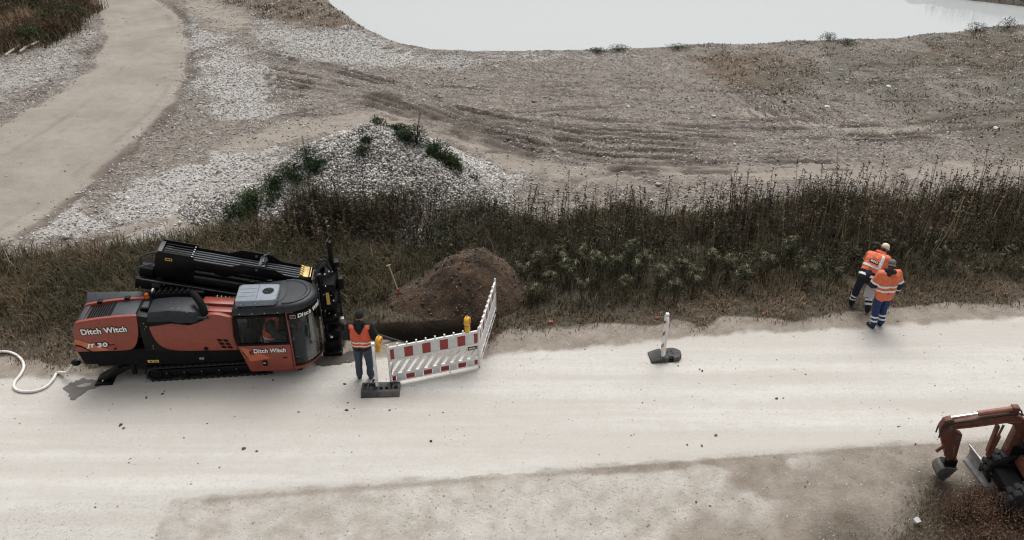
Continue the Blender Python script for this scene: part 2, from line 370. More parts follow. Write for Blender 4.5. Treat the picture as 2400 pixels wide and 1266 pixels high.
for p, w_, d in [([(1280, 268), (1500, 290), (1750, 298), (2050, 292), (2400, 262), (2700, 240)], 0.13, 0.05), ([(1300, 332), (1600, 326), (1900, 322), (2150, 312), (2400, 296), (2700, 280)], 0.13, 0.05),
                 ([(440, 60), (448, 150), (420, 225), (365, 295), (285, 365), (197, 440), (97, 519), (0, 580)], 0.28, 0.06), ([(60, 596), (200, 548), (330, 515), (450, 490)], 0.13, 0.06), ([(100, 606), (240, 558), (370, 522)], 0.13, 0.05),
                 ([(60, 235), (140, 180), (220, 110)], 0.25, 0.04), ([(370, -4), (420, 30), (450, 70)], 0.2, 0.06), ([(1350, 420), (1500, 392), (1750, 380), (1950, 372)], 0.2, 0.06), ([(1400, 395), (1600, 405), (1800, 400)], 0.15, 0.06),
                 ([(1800, 355), (1950, 345), (2100, 350)], 0.1, 0.05), ([(1780, 370), (1950, 362), (2050, 368)], 0.1, 0.05), ([(1850, 378), (2000, 376), (2100, 384)], 0.1, 0.05),
                 ([(660, 265), (780, 268), (880, 260)], 0.1, 0.03), ([(690, 262), (800, 245), (900, 250)], 0.1, 0.03), ([(1700, 200), (1800, 260), (1850, 290)], 0.1, 0.04), ([(1750, 190), (1850, 250), (1920, 285)], 0.1, 0.04)]:
    RUTS.append((smooth_poly(atn(p)), w_, d))
GH_C = (-4.0, 23.4); GH_R = (3.85, 3.5); GH_H = 2.2       # gravel heap
SH_C = (-0.90, 17.70); SH_H = 1.32                         # soil heap
def axis_pts(a, b, step, lim):
    m = np.arange(a, b + step / 2, step); out = []; d = step
    lo, hi = a, b; L = []; H_ = []
    while hi < lim: d *= 1.35; hi += d; H_.append(hi)
    d = step
    while lo > -lim: d *= 1.35; lo -= d; L.append(lo)
    return np.array(L[::-1] + list(m) + H_)
GX = axis_pts(-25.0, 29.0, 0.115, 3000.0); GY = axis_pts(8.0, 47.5, 0.08, 3000.0)
X, Y = np.meshgrid(GX, GY)
d_road = sdf(X, Y, ROAD); d_verge = sdf(X, Y, VERGE); d_lake = sdf(X, Y, LAKE); d_croad = sdf(X, Y, CROAD)
d_corner = sdf(X, Y, CORNER); d_shrub = sdf(X, Y, SHRUB)
n1 = fbm(X * 0.9, Y * 0.9, 1); n2 = fbm(X * 0.22, Y * 0.22, 5); n3 = fbm(X * 3.1, Y * 3.1, 9)
m_road = np.where(Y > 13, sstep(-0.4, 0.4, d_road + (n2 - 0.5) * 0.5 + (n3 - 0.5) * 0.35), sstep(-0.12, 0.12, d_road + (n3 - 0.5) * 0.22 + (n1 - 0.5) * 0.15))
m_light = sstep(-0.25, 0.1, sdf(X, Y, LIGHT))
m_verge = sstep(-0.35, 0.35, d_verge + (n1 - 0.5) * 1.1)
m_corner = sstep(-0.4, 0.4, d_corner + (n1 - 0.5) * 0.8); m_shrub = sstep(-0.8, 0.5, d_shrub + (n1 - 0.5) * 1.5)
m_croad = sstep(-0.5, 0.5, d_croad + (n1 - 0.5) * 0.7)
m_grav = np.zeros_like(X)
for p, k in zip(GRAV, GRAVW): m_grav = np.maximum(m_grav, k * sstep(-1.6, 1.8, sdf(X, Y, p) + (n1 - 0.5) * 3.6 + (n3 - 0.5) * 1.6))
m_bare = np.zeros_like(X)
for p, k in BARE: m_bare = np.maximum(m_bare, 0.62 * sstep(k * 2.0, k * 0.2, seg_dist(X, Y, p) + (n1 - 0.5) * 1.6 + (n3 - 0.5) * 0.6))
m_tuft = sstep(-4.0, 4.0, sdf(X, Y, TUFT) + (n2 - 0.5) * 14) * sstep(0.25, 0.6, n1 + 0.12)
m_brown = np.zeros_like(X)
for p in BROWN: m_brown = np.maximum(m_brown, sstep(-1.2, 1.0, sdf(X, Y, p) + (n1 - 0.5) * 2.0))
# damp soil: strip between road and verge, the near shoulder, old wet patches
strip = sstep(1.5, 0.3, np.abs(d_road + 0.3)) * (Y > 13.0) * (1 - sstep(-0.1, 0.3, d_road))
sh_n = fbm(X * 0.55 + 4, Y * 0.8, 31)
shoulder = (Y < 13.2) * (1 - sstep(-0.15, 0.05, d_road)) * (1 - m_light)
edge = sstep(0.40, 0.0, -d_road) * sstep(0.35, 0.6, fbm(X * 0.5, Y * 0.5, 77) + 0.12)
m_damp = np.clip(np.maximum(np.maximum(strip, (Y < 12.6) * 0.95 * sstep(2.0, 8.0, X + (12.5 - Y) * 1.3 - 1.0 + (n1 - 0.5) * 4) * (1 - sstep(-0.2, 0.1, d_road))), shoulder * np.clip(sstep(0.42, 0.70, sh_n + 0.030 * (X - 1.5)) * 0.85 + edge * 0.8, 0, 1)), 0, 1)
m_rut = np.zeros_like(X); Z = np.zeros_like(X)
dense = (np.abs(X) < 32) & (Y > 7) & (Y < 52)
for p, w_, d in RUTS:
    lo = p.min(0) - 1; hi = p.max(0) + 1; s = (X > lo[0]) & (X < hi[0]) & (Y > lo[1]) & (Y < hi[1])
    if not s.any(): continue
    dist = seg_dist(X[s], Y[s], p) + (n3[s] - 0.5) * 0.1
    g = np.exp(-(dist / w_) ** 2); amp = sstep(0.25, 0.5, vnoise(X[s] * 0.8, Y[s] * 0.8, 40))
    Z[s] += (-d * g + 0.5 * d * np.exp(-((dist - 2 * w_) / w_) ** 2)) * (0.35 + 0.65 * amp)
    m_rut[s] = np.maximum(m_rut[s], g * (0.3 + 0.7 * amp) * min(1.0, d / 0.03))
field = (1 - m_road) * (1 - m_light) * sstep(18.0, 20.0, Y)
Z += field * ((n2 - 0.5) * 0.35 + (n1 - 0.5) * 0.10 + (n3 - 0.5) * 0.09 * (1 - m_croad))
Z += m_verge * ((n1 - 0.5) * 0.16 + (n3 - 0.5) * 0.05)
Z += (Y < 14) * (1 - m_road) * (n1 - 0.5) * 0.03 + (n3 - 0.5) * 0.012
Z += -0.02 * (1 - sstep(-0.05, 0.05, d_road)) * (Y < 14) * (1 - m_light)
Z += -3.2 * sstep(-0.3, 3.2, d_lake)
d_pit = sdf(X, Y, PIT); Z += -0.85 * sstep(-0.05, 0.22, d_pit + (n3 - 0.5) * 0.12)
m_pit = sstep(-0.25, 0.1, d_pit)
hole = sdf(X, Y, np.array([at(560, 720)] * 1 + [at(760, 812), at(850, 800), at(850, 745)]))
Z = np.where(dense, Z, np.where(d_lake > 0, -3.2, 0.0))
def gidx(x, y):
    i = np.clip(np.searchsorted(GX, x), 1, len(GX) - 1); j = np.clip(np.searchsorted(GY, y), 1, len(GY) - 1)
    return j, i
def hgt(x, y):
    x = np.atleast_1d(np.asarray(x, float)); y = np.atleast_1d(np.asarray(y, float)); j, i = gidx(x, y)
    fx = (x - GX[i - 1]) / (GX[i] - GX[i - 1]); fy = (y - GY[j - 1]) / (GY[j] - GY[j - 1])
    return (Z[j - 1, i - 1] * (1 - fx) + Z[j - 1, i] * fx) * (1 - fy) + (Z[j, i - 1] * (1 - fx) + Z[j, i] * fx) * fy
def hz(x, y): return float(hgt(x, y)[0])
def look(A, x, y):
    j, i = gidx(x, y); return A[j, i]
ny, nx = X.shape; idx = np.arange(nx * ny).reshape(ny, nx)
faces = np.stack([idx[:-1, :-1], idx[:-1, 1:], idx[1:, 1:], idx[1:, :-1]], -1).reshape(-1, 4)
gme = raw_mesh('ground', np.stack([X, Y, Z], -1).reshape(-1, 3), faces, smooth=True)
def cattr(me, name, *ch):
    a = me.attributes.new(name, 'FLOAT_COLOR', 'POINT'); d = np.stack([np.asarray(c, np.float32).ravel() for c in ch], -1); a.data.foreach_set('color', d.ravel())
O1 = np.ones_like(X)
cattr(gme, 'zone_a', np.maximum(m_road, m_light * 0.9), m_damp, np.maximum.reduce([m_verge, m_corner * 0.9, 0.54 * sstep(-2.2, 0.0, d_corner + (n1 - 0.5) * 1.6), m_shrub, m_pit]), m_grav)
cattr(gme, 'zone_b', m_croad, m_tuft, m_brown, m_rut)
cattr(gme, 'zone_c', m_bare, m_road, m_pit, O1)
m, t, b, nodes, L = new_mat('ground_soil')
co = N(t, 'ShaderNodeNewGeometry').outputs['Position']
def zone(n):
    a = N(t, 'ShaderNodeAttribute', attribute_name=n); s = N(t, 'ShaderNodeSeparateColor'); L.new(a.outputs['Color'], s.inputs[0]); return list(s.outputs) + [a.outputs['Alpha']]
A_ = zone('zone_a'); B_ = zone('zone_b'); C_ = zone('zone_c')
road_m, damp_m, verge_m, grav_m = A_[0], A_[1], A_[2], A_[3]; croad_m, tuft_m, brown_m, rut_m = B_[0], B_[1], B_[2], B_[3]; bare_m, sroad_m, pit_m = C_[0], C_[1], C_[2]
nA = noise(t, co, 0.45, 6, 0.6); nB = noise(t, co, 2.6, 6, 0.62); nC = noise(t, co, 13.0, 5, 0.65); nD = noise(t, co, 55.0, 3, 0.7)
mp = N(t, 'ShaderNodeMapping'); mp.inputs['Rotation'].default_value = (0, 0, -rad(5.7)); mp.inputs['Scale'].default_value = (0.16, 1.9, 1.0); L.new(co, mp.inputs[0])
nS = noise(t, mp.outputs[0], 1.0, 5, 0.6)                       # streaks along the road
mp2 = N(t, 'ShaderNodeMapping'); mp2.inputs['Rotation'].default_value = (0, 0, -rad(5.7)); mp2.inputs['Scale'].default_value = (0.7, 5.0, 1.0); L.new(co, mp2.inputs[0])
nS2 = noise(t, mp2.outputs[0], 1.0, 5, 0.65)
mp3 = N(t, 'ShaderNodeMapping'); mp3.inputs['Rotation'].default_value = (0, 0, -rad(5.7)); mp3.inputs['Scale'].default_value = (0.045, 1.15, 1.0); mp3.inputs['Location'].default_value = (3.1, 0.4, 0); L.new(co, mp3.inputs[0])
nT = noise(t, mp3.outputs[0], 1.0, 3, 0.5); nF = noise(t, co, 130.0, 2, 0.7)
def soft(mask, amt=0.5, lo=0.35, hi=0.65):
    return ramp(t, mth(t, 'ADD', mask, mth(t, 'MULTIPLY', mth(t, 'SUBTRACT', mth(t, 'ADD', mth(t, 'MULTIPLY', nB, 0.5), mth(t, 'MULTIPLY', nC, 0.5)), 0.5), amt)), lo, hi)
field_c = mixc(t, ramp(t, nB, 0.3, 0.7), (0.17, 0.146, 0.125), (0.29, 0.257, 0.222))
field_c = mixc(t, mth(t, 'MULTIPLY', ramp(t, nC, 0.46, 0.62), 0.85), field_c, (0.060, 0.047, 0.038))
nE = noise(t, co, 6.0, 5, 0.75)
field_c = mixc(t, mth(t, 'MULTIPLY', ramp(t, nE, 0.52, 0.68), 0.6), field_c, (0.45, 0.415, 0.37))
field_c = mixc(t, soft(bare_m, 0.6), field_c, mixc(t, nB, (0.26, 0.222, 0.187), (0.35, 0.31, 0.265)))
field_c = mixc(t, mth(t, 'MULTIPLY', soft(brown_m, 1.2), 0.75), field_c, mixc(t, nC, (0.08, 0.052, 0.032), (0.17, 0.115, 0.075)))
field_c = mixc(t, mth(t, 'MULTIPLY', soft(tuft_m, 1.6, 0.4, 0.8), 0.6), field_c, mixc(t, nC, (0.05, 0.05, 0.036), (0.15, 0.135, 0.105)))
field_c = mixc(t, mth(t, 'MULTIPLY', soft(rut_m, 0.4, 0.1, 0.6), 0.7), field_c, (0.085, 0.068, 0.057))
grav_c = mixc(t, ramp(t, nC, 0.3, 0.7), (0.26, 0.24, 0.22), (0.58, 0.56, 0.54))
field_c = mixc(t, mth(t, 'MULTIPLY', soft(grav_m, 0.9), 0.85), field_c, grav_c)
cr_c = mixc(t, ramp(t, nA, 0.3, 0.7), (0.275, 0.243, 0.208), (0.345, 0.312, 0.272))
cr_c = mixc(t, mth(t, 'MULTIPLY', ramp(t, nC, 0.5, 0.7), 0.3), cr_c, (0.40, 0.365, 0.32))
cr_c = mixc(t, mth(t, 'MULTIPLY', ramp(t, nB, 0.45, 0.75), 0.35), cr_c, (0.225, 0.19, 0.16))
col = mixc(t, soft(croad_m, 0.35), field_c, cr_c)
col = mixc(t, mth(t, 'MULTIPLY', mth(t, 'MULTIPLY', soft(rut_m, 0.4, 0.2, 0.8), 0.8), soft(croad_m, 0.2, 0.02, 0.5)), col, (0.15, 0.12, 0.098))
sh_c = mixc(t, ramp(t, mth(t, 'ADD', mth(t, 'MULTIPLY', nB, 0.5), mth(t, 'MULTIPLY', nA, 0.5)), 0.36, 0.62), (0.36, 0.325, 0.28), (0.52, 0.49, 0.445))
near = N(t, 'ShaderNodeSeparateXYZ'); L.new(co, near.inputs[0]); nearf = ramp(t, near.outputs[1], 17.5, 16.0)
col = mixc(t, nearf, col, sh_c)
damp_c = mixc(t, ramp(t, nB, 0.25, 0.75), (0.215, 0.18, 0.146), (0.33, 0.288, 0.243))
col = mixc(t, soft(damp_m, 0.55, 0.25, 0.75), col, damp_c)
rd_c = mixc(t, ramp(t, nS, 0.25, 0.75), (0.505, 0.48, 0.44), (0.62, 0.605, 0.572))
rd_c = mixc(t, mth(t, 'MULTIPLY', ramp(t, nB, 0.4, 0.75), 0.35), rd_c, (0.51, 0.48, 0.425))
rd_c = mixc(t, mth(t, 'MULTIPLY', ramp(t, nS2, 0.5, 0.75), 0.28), rd_c, (0.46, 0.425, 0.385))
rd_c = mixc(t, mth(t, 'MULTIPLY', ramp(t, nC, 0.50, 0.68), 0.45), rd_c, (0.42, 0.385, 0.345))
rd_c = mixc(t, mth(t, 'MULTIPLY', ramp(t, mth(t, 'ADD', nT, mth(t, 'MULTIPLY', nB, 0.16)), 0.50, 0.68), 0.6), rd_c, (0.475, 0.443, 0.40))
rd_c = mixc(t, mth(t, 'MULTIPLY', ramp(t, nF, 0.5, 0.7), 0.3), rd_c, (0.40, 0.36, 0.32))
col = mixc(t, soft(road_m, 0.35, 0.3, 0.7), col, rd_c)
vg_c = mixc(t, ramp(t, nC, 0.3, 0.7), (0.045, 0.038, 0.028), (0.11, 0.088, 0.062))
col = mixc(t, soft(verge_m, 0.6), col, vg_c)
col = mixc(t, soft(pit_m, 0.3), col, mixc(t, nC, (0.018, 0.014, 0.010), (0.05, 0.038, 0.027)))
# pebbles embedded in the surface
vo = N(t, 'ShaderNodeTexVoronoi', i_Scale=26.0); L.new(co, vo.inputs['Vector'])
peb = mth(t, 'MULTIPLY', ramp(t, vo.outputs['Distance'], 0.30, 0.16), ramp(t, N(t, 'ShaderNodeSeparateColor').outputs[0], 0, 1))
sp = N(t, 'ShaderNodeSeparateColor'); L.new(vo.outputs['Color'], sp.inputs[0])
peb = mth(t, 'MULTIPLY', ramp(t, vo.outputs['Distance'], 0.34, 0.2), ramp(t, sp.outputs[0], 0.72, 0.78))
peb_c = mixc(t, sp.outputs[1], (0.18, 0.155, 0.13), (0.62, 0.60, 0.56))
notveg = mth(t, 'SUBTRACT', 1.0, verge_m, clamp=True)
col = mixc(t, mth(t, 'MULTIPLY', mth(t, 'MULTIPLY', peb, notveg), mth(t, 'SUBTRACT', 0.62, mth(t, 'MULTIPLY', road_m, 0.42))), col, peb_c)
# small dark clods and grit on the road
vo2 = N(t, 'ShaderNodeTexVoronoi', i_Scale=7.0); L.new(co, vo2.inputs['Vector']); sp2 = N(t, 'ShaderNodeSeparateColor'); L.new(vo2.outputs['Color'], sp2.inputs[0])
clod = mth(t, 'MULTIPLY', ramp(t, mth(t, 'ADD', vo2.outputs['Distance'], mth(t, 'MULTIPLY', nD, 0.12)), 0.19, 0.13), ramp(t, sp2.outputs[0], 0.90, 0.93))
col = mixc(t, mth(t, 'MULTIPLY', mth(t, 'MULTIPLY', clod, nearf), mth(t, 'MULTIPLY', notveg, 0.3)), col, (0.20, 0.16, 0.13))
col = mixc(t, mth(t, 'MULTIPLY', ramp(t, nD, 0.52, 0.75), 0.38), col, (0.17, 0.14, 0.115))
L.new(col, b.inputs['Base Color']); b.inputs['Roughness'].default_value = 0.93; b.inputs['Specular IOR Level'].default_value = 0.2
hsum = mth(t, 'ADD', mth(t, 'MULTIPLY', nC, 0.6), mth(t, 'ADD', mth(t, 'MULTIPLY', nD, 0.3), mth(t, 'MULTIPLY', peb, 0.4)))
bp = N(t, 'ShaderNodeBump', i_Distance=0.05); L.new(mth(t, 'SUBTRACT', 0.75, mth(t, 'MULTIPLY', sroad_m, 0.5)), bp.inputs['Strength']); L.new(hsum, bp.inputs['Height']); L.new(bp.outputs[0], b.inputs['Normal'])
ground = tag(link('ground', gme, m), kind='structure', label='gravel road, grassy verge and stony dirt field')
# ------------------------------------------------------------------ lake
m, t, b, nodes, L = new_mat('lake_water')
b.inputs['Base Color'].default_value = (0.45, 0.472, 0.468, 1); b.inputs['Roughness'].default_value = 0.03; b.inputs['IOR'].default_value = 1.33
co = N(t, 'ShaderNodeNewGeometry').outputs['Position']; nW = noise(t, co, 1.3, 3); bp = N(t, 'ShaderNodeBump', i_Strength=0.03, i_Distance=0.05); L.new(nW, bp.inputs['Height']); L.new(bp.outputs[0], b.inputs['Normal'])
wb = MB(); wb.add([(-30, 36, -1.0), (55, 36, -1.0), (55, 90, -1.0), (-30, 90, -1.0)], [(0, 1, 2, 3)])
tag(wb.build('lake', m), kind='structure', label='calm pale quarry lake behind the dirt field')
# ------------------------------------------------------------------ scattered stones
def ico():
    bm = bmesh.new(); bmesh.ops.create_icosphere(bm, subdivisions=1, radius=1.0)
    v = np.array([tuple(q.co) for q in bm.verts]); f = np.array([[q.index for q in p.verts] for p in bm.faces]); bm.free(); return v, f
OCT = (np.array([(1, 0, 0), (0, 1, 0), (-1, 0, 0), (0, -1, 0), (0, 0, 1), (0, 0, -1)], float), np.array([(0, 1, 4), (1, 2, 4), (2, 3, 4), (3, 0, 4), (1, 0, 5), (2, 1, 5), (3, 2, 5), (0, 3, 5)]))
ICO = ico()
def stones(name, P, size, base, tint, flat=0.65, jit=0.25, mat='stone', smooth=False):
    bv, bf = base; n = len(P); k = len(bv)
    V = bv[None] * (1 + RNG.uniform(-jit, jit, (n, k, 1))) * (size[:, None] * RNG.uniform(0.7, 1.3, (n, 3)) * np.array([1, 1, flat]))[:, None, :]
    a = RNG.uniform(0, 6.283, n); c, s = np.cos(a)[:, None], np.sin(a)[:, None]; tl = RNG.uniform(-0.6, 0.6, n); ct, st = np.cos(tl)[:, None], np.sin(tl)[:, None]
    y2 = V[..., 1] * ct - V[..., 2] * st; z2 = V[..., 1] * st + V[..., 2] * ct
    V = np.stack([V[..., 0] * c - y2 * s, V[..., 0] * s + y2 * c, z2], -1) + P[:, None, :]
    F_ = (bf[None] + (np.arange(n) * k)[:, None, None]).reshape(-1, 3)
    return link(name, raw_mesh(name, V.reshape(-1, 3), F_, np.repeat(tint, k), smooth), mat)
MT['stone'] = mat_rand('gravel_stone', [(0.07, 0.06, 0.05), (0.20, 0.175, 0.15), (0.36, 0.33, 0.30), (0.56, 0.54, 0.51), (0.74, 0.73, 0.71)], 0.85)
MT['clod'] = mat_rand('soil_clod', [(0.05, 0.038, 0.028), (0.12, 0.09, 0.07), (0.24, 0.19, 0.15)], 0.95)
def sample(n, x0, x1, y0, y1, dens):
    x = RNG.uniform(x0, x1, n); y = RNG.uniform(y0, y1, n); k = RNG.uniform(0, 1, n) < dens(x, y); return x[k], y[k]
def in_view(x, y, pad=60):
    Yc = y * math.sin(CP) - CH * math.cos(CP); Zc = y * math.cos(CP) + CH * math.sin(CP); px = 1200 + CF * x / Zc; py = 633 - CF * Yc / Zc
    return (px > -500) & (px < 2900) & (py < 1400) & (py > -pad - 200)
def field_dens(x, y):
    g = look(m_grav, x, y); c = look(m_croad, x, y); bb = look(m_bare, x, y); v = look(m_verge, x, y); l = look(d_lake, x, y)
    cl = fbm(x * 0.7, y * 0.7, 55); f2 = sstep(0.35, 0.7, cl)
    d = 0.22 + 0.36 * f2 + 0.9 * g
    return np.clip(d * (1 - 0.985 * c) * (1 - 0.85 * bb) * (1 - 0.9 * v) * (l < 0.4) * in_view(x, y), 0, 1)
x, y = sample(225000, -24, 28, 19.0, 46.5, field_dens)
g = look(m_grav, x, y)
sz = 0.020 + 0.034 * RNG.power(0.6, len(x)) * RNG.uniform(0.4, 1, len(x)) + 0.004 * g; sz *= np.where(RNG.uniform(0, 1, len(x)) < 0.012, 2.0, 1)
ti = np.clip(RNG.normal(0.56, 0.24, len(x)) + 0.10 * g, 0.08, 1)
tag(stones('field_stones', np.stack([x, y, hgt(x, y) + sz * 0.25], -1), sz, OCT, ti), 'loose pale stones scattered over the dirt field', 'stones', kind='stuff')
x, y = sample(30000, -14, 14, 8.5, 16.9, lambda x, y: np.clip((1 - look(m_road, x, y)) * (1 - 0.6 * look(m_light, x, y)) * 0.5 * (1 - look(m_verge, x, y)) + 0.05, 0, 1) * (look(d_pit, x, y) < -0.1))
sz = RNG.uniform(0.005, 0.018, len(x)); ti = np.clip(RNG.normal(0.66, 0.24, len(x)), 0.1, 1)
tag(stones('roadside_pebbles', np.stack([x, y, hgt(x, y) + sz * 0.2], -1), sz, OCT, ti), 'small pebbles strewn along the near road shoulder', 'pebbles', kind='stuff')
x, y = sample(700, -12, 13, 9.5, 16.5, lambda x, y: 0.35 * sstep(0.3, 0.7, fbm(x * 0.8, y * 0.8, 61)) * (look(d_pit, x, y) < -0.1))
sz = RNG.uniform(0.008, 0.022, len(x)); ti = RNG.uniform(0, 0.8, len(x))
tag(stones('soil_clods', np.stack([x, y, hgt(x, y) + sz * 0.2], -1), sz, ICO, ti, 0.5, 0.35, 'clod'), 'dark crumbs of soil dropped on the pale road', 'soil clods', kind='stuff')
x, y = sample(26000, -13, 17, 14.6, 24, lambda x, y: look(m_verge, x, y) * 0.16 * (look(d_pit, x, y) < 0.0))
sz = RNG.uniform(0.01, 0.026, len(x)); ti = RNG.uniform(0.0, 0.5, len(x))
tag(stones('verge_stones', np.stack([x, y, hgt(x, y) + sz * 0.3], -1), sz, OCT, ti), 'stones lying between the grass of the verge', 'stones', kind='stuff')

# ================================================================== HEAPS
def heap_mesh(name, cx, cy, rx, ry, fh, n=70, lim=1.25):
    u = np.linspace(-lim, lim, n); U, W = np.meshgrid(u, u); r = np.hypot(U, W)
    x = cx + U * rx; y = cy + W * ry; h = fh(x, y); g = hgt(x.ravel(), y.ravel()).reshape(x.shape)
    z = g - 0.12 + np.maximum(h, 0); idx = np.arange(n * n).reshape(n, n)
    F_ = np.stack([idx[:-1, :-1], idx[:-1, 1:], idx[1:, 1:], idx[1:, :-1]], -1).reshape(-1, 4)
    keep = (h.ravel()[F_] > 0.005).any(1)
    return raw_mesh(name, np.stack([x, y, z], -1).reshape(-1, 3), F_[keep], smooth=True)
def gheap(x, y):
    dx = (x - GH_C[0]) / GH_R[0]; dy = (y - GH_C[1]) / GH_R[1]
    dx = np.where(dx < 0, dx * 0.93, dx * 1.0); r = np.hypot(dx, dy) + (fbm(x * 0.8, y * 0.8, 71) - 0.5) * 0.18
    h = GH_H * (1.0 - np.sqrt(r * r + 0.006)) + 0.09
    # a lower shoulder running out to the left and one to the right
    h2 = 0.75 * (1 - np.hypot((x + 7.2) / 2.6, (y - 22.3) / 1.5)); h3 = 1.0 * (1 - np.hypot((x + 1.6) / 1.9, (y - 22.6) / 1.7))
    return np.maximum.reduce([h, h2, h3]) + (fbm(x * 2.2, y * 2.2, 73) - 0.5) * 0.10 + 0.1 * (np.maximum.reduce([h, h2, h3]) > 0)
def sheap(x, y):
    dx = x - SH_C[0]; dy = y - SH_C[1]
    r1 = np.hypot((dx - 0.15) / 1.12, (dy - 0.05) / 1.25); r2 = np.hypot((dx + 0.35) / 1.22, dy / 1.2); r3 = np.hypot((dx + 1.30) / 0.92, (dy + 0.30) / 0.8)
    bump = (fbm(x * 1.7, y * 1.7, 81) - 0.5) * 0.34 + (fbm(x * 6, y * 6, 83) - 0.5) * 0.17
    f = lambda r, k: k * (1.08 - np.sqrt(r * r + 0.05))
    hs_ = [f(r1, SH_H * 1.14), f(r2, SH_H * 1.02), f(r3, 0.55)]
    h = np.log(sum(np.exp(7 * q_) for q_ in hs_)) / 7 - 0.06
    return h + bump * sstep(-0.1, 0.3, h) + 0.1 * (h > 0)
def heap_h(fn, x, y): return hgt(x, y) - 0.12 + np.maximum(fn(np.asarray(x, float), np.asarray(y, float)), 0)
m, t, b, nodes, L = new_mat('gravel_heap_core')
co = N(t, 'ShaderNodeNewGeometry').outputs['Position']; vo = N(t, 'ShaderNodeTexVoronoi', i_Scale=17.0); L.new(co, vo.inputs['Vector']); s_ = N(t, 'ShaderNodeSeparateColor'); L.new(vo.outputs['Color'], s_.inputs[0])
c0 = mixc(t, s_.outputs[0], (0.16, 0.145, 0.13), (0.45, 0.43, 0.40)); c0 = mixc(t, ramp(t, vo.outputs['Distance'], 0.3, 0.6), c0, (0.06, 0.052, 0.045)); L.new(c0, b.inputs['Base Color']); b.inputs['Roughness'].default_value = 0.95
bp = N(t, 'ShaderNodeBump', i_Strength=1.0, i_Distance=0.04); bp.invert = True; L.new(vo.outputs['Distance'], bp.inputs['Height']); L.new(bp.outputs[0], b.inputs['Normal']); MT['heapcore'] = m
gh = link('gravel_heap', heap_mesh('gravel_heap', GH_C[0] - 1.2, GH_C[1] - 0.3, 6.0, 4.4, gheap, 110), 'heapcore')
tag(gh, 'tall pointed heap of pale washed gravel behind the weeds', 'gravel heap')
x = RNG.uniform(-10.5, 0.8, 90000); y = RNG.uniform(19.2, 27.2, 90000); h = gheap(x, y); k = h > 0.02
x, y, h = x[k], y[k], h[k]; k = RNG.uniform(0, 1, len(x)) < np.where(h > 0.16, 0.60, 0.40); x, y = x[k], y[k]
sz = 0.017 + 0.030 * RNG.power(0.7, len(x)) * RNG.uniform(0.4, 1, len(x)); sz *= np.where(RNG.random(len(x)) < 0.02, 1.7, 1); tb = fbm(x * 0.6, y * 0.6, 91)
ti = np.clip(RNG.normal(0.60, 0.25, len(x)) + 0.5 * (tb - 0.5), 0, 1)
gs = stones('gravel_stones', np.stack([x, y, heap_h(gheap, x, y) + sz * 0.25], -1), sz, ICO, ti, 0.72, 0.22); gs.parent = gh; gs['kind'] = 'stuff'
m, t, b, nodes, L = new_mat('dug_soil')
co = N(t, 'ShaderNodeNewGeometry').outputs['Position']; a1 = noise(t, co, 2.0, 6, 0.6); a2 = noise(t, co, 14, 6, 0.7); a3 = noise(t, co, 48, 3, 0.7)
c0 = mixc(t, ramp(t, a1, 0.3, 0.7), (0.044, 0.029, 0.018), (0.105, 0.063, 0.036)); c0 = mixc(t, mth(t, 'MULTIPLY', ramp(t, a2, 0.5, 0.75), 0.55), c0, (0.12, 0.085, 0.06)); c0 = mixc(t, mth(t, 'MULTIPLY', ramp(t, a3, 0.6, 0.72), 0.5), c0, (0.22, 0.19, 0.155))
L.new(c0, b.inputs['Base Color']); b.inputs['Roughness'].default_value = 0.95; bp = N(t, 'ShaderNodeBump', i_Strength=0.8, i_Distance=0.05); L.new(mth(t, 'ADD', a2, mth(t, 'MULTIPLY', a3, 0.4)), bp.inputs['Height']); L.new(bp.outputs[0], b.inputs['Normal']); MT['dug'] = m
sh = link('soil_heap', heap_mesh('soil_heap', SH_C[0] - 0.5, SH_C[1] - 0.1, 2.2, 1.7, sheap, 130), 'dug')
tag(sh, 'rounded mound of dark brown excavated soil beside the open pit', 'soil heap')
x = RNG.uniform(-3.7, 0.9, 9000); y = RNG.uniform(16.2, 19.2, 9000); h = sheap(x, y); k = (h > 0.02) & (RNG.uniform(0, 1, 9000) < sstep(0.25, 0.7, fbm(x * 1.3, y * 1.3, 95))); x, y = x[k], y[k]
k = RNG.uniform(0, 1, len(x)) < 0.4; x, y = x[k], y[k]; sz = RNG.uniform(0.006, 0.016, len(x)); ti = np.clip(RNG.normal(0.32, 0.2, len(x)), 0, 1)
ss = stones('soil_stones', np.stack([x, y, heap_h(sheap, x, y) + sz * 0.3], -1), sz, OCT, ti); ss.parent = sh; ss['kind'] = 'stuff'
x = RNG.uniform(-3.6, 0.9, 1700); y = RNG.uniform(16.2, 19.2, 1700); k = sheap(x, y) > -0.12; x, y = x[k], y[k]; sz = 0.010 + 0.04 * RNG.random(len(x)) ** 4
sc_ = stones('soil_crumbs', np.stack([x, y, heap_h(sheap, x, y) + sz * 0.2], -1), sz, ICO, RNG.uniform(0, 0.45, len(x)), 0.7, 0.4, 'clod'); sc_.parent = sh; sc_['kind'] = 'stuff'
# ================================================================== DRILL RIG
RIG_O = at(370, 895); RIG_R = rad(5.7)
rig = empty('drill_rig', (RIG_O[0], RIG_O[1], 0.0), RIG_R)
tag(rig, 'large red and black horizontal drilling rig on tracks parked at the road edge', 'drill rig')
def rbox(name, mat, a, b, parent, bevel=0.01, **kw): return MB().box(a, b).build(name, mat, parent, bevel=bevel, **kw)
def arc_pts(c, r, a0, a1, n): return [(c[0] + r * math.cos(rad(a0 + (a1 - a0) * i / n)), c[1] + r * math.sin(rad(a0 + (a1 - a0) * i / n))) for i in range(n + 1)]
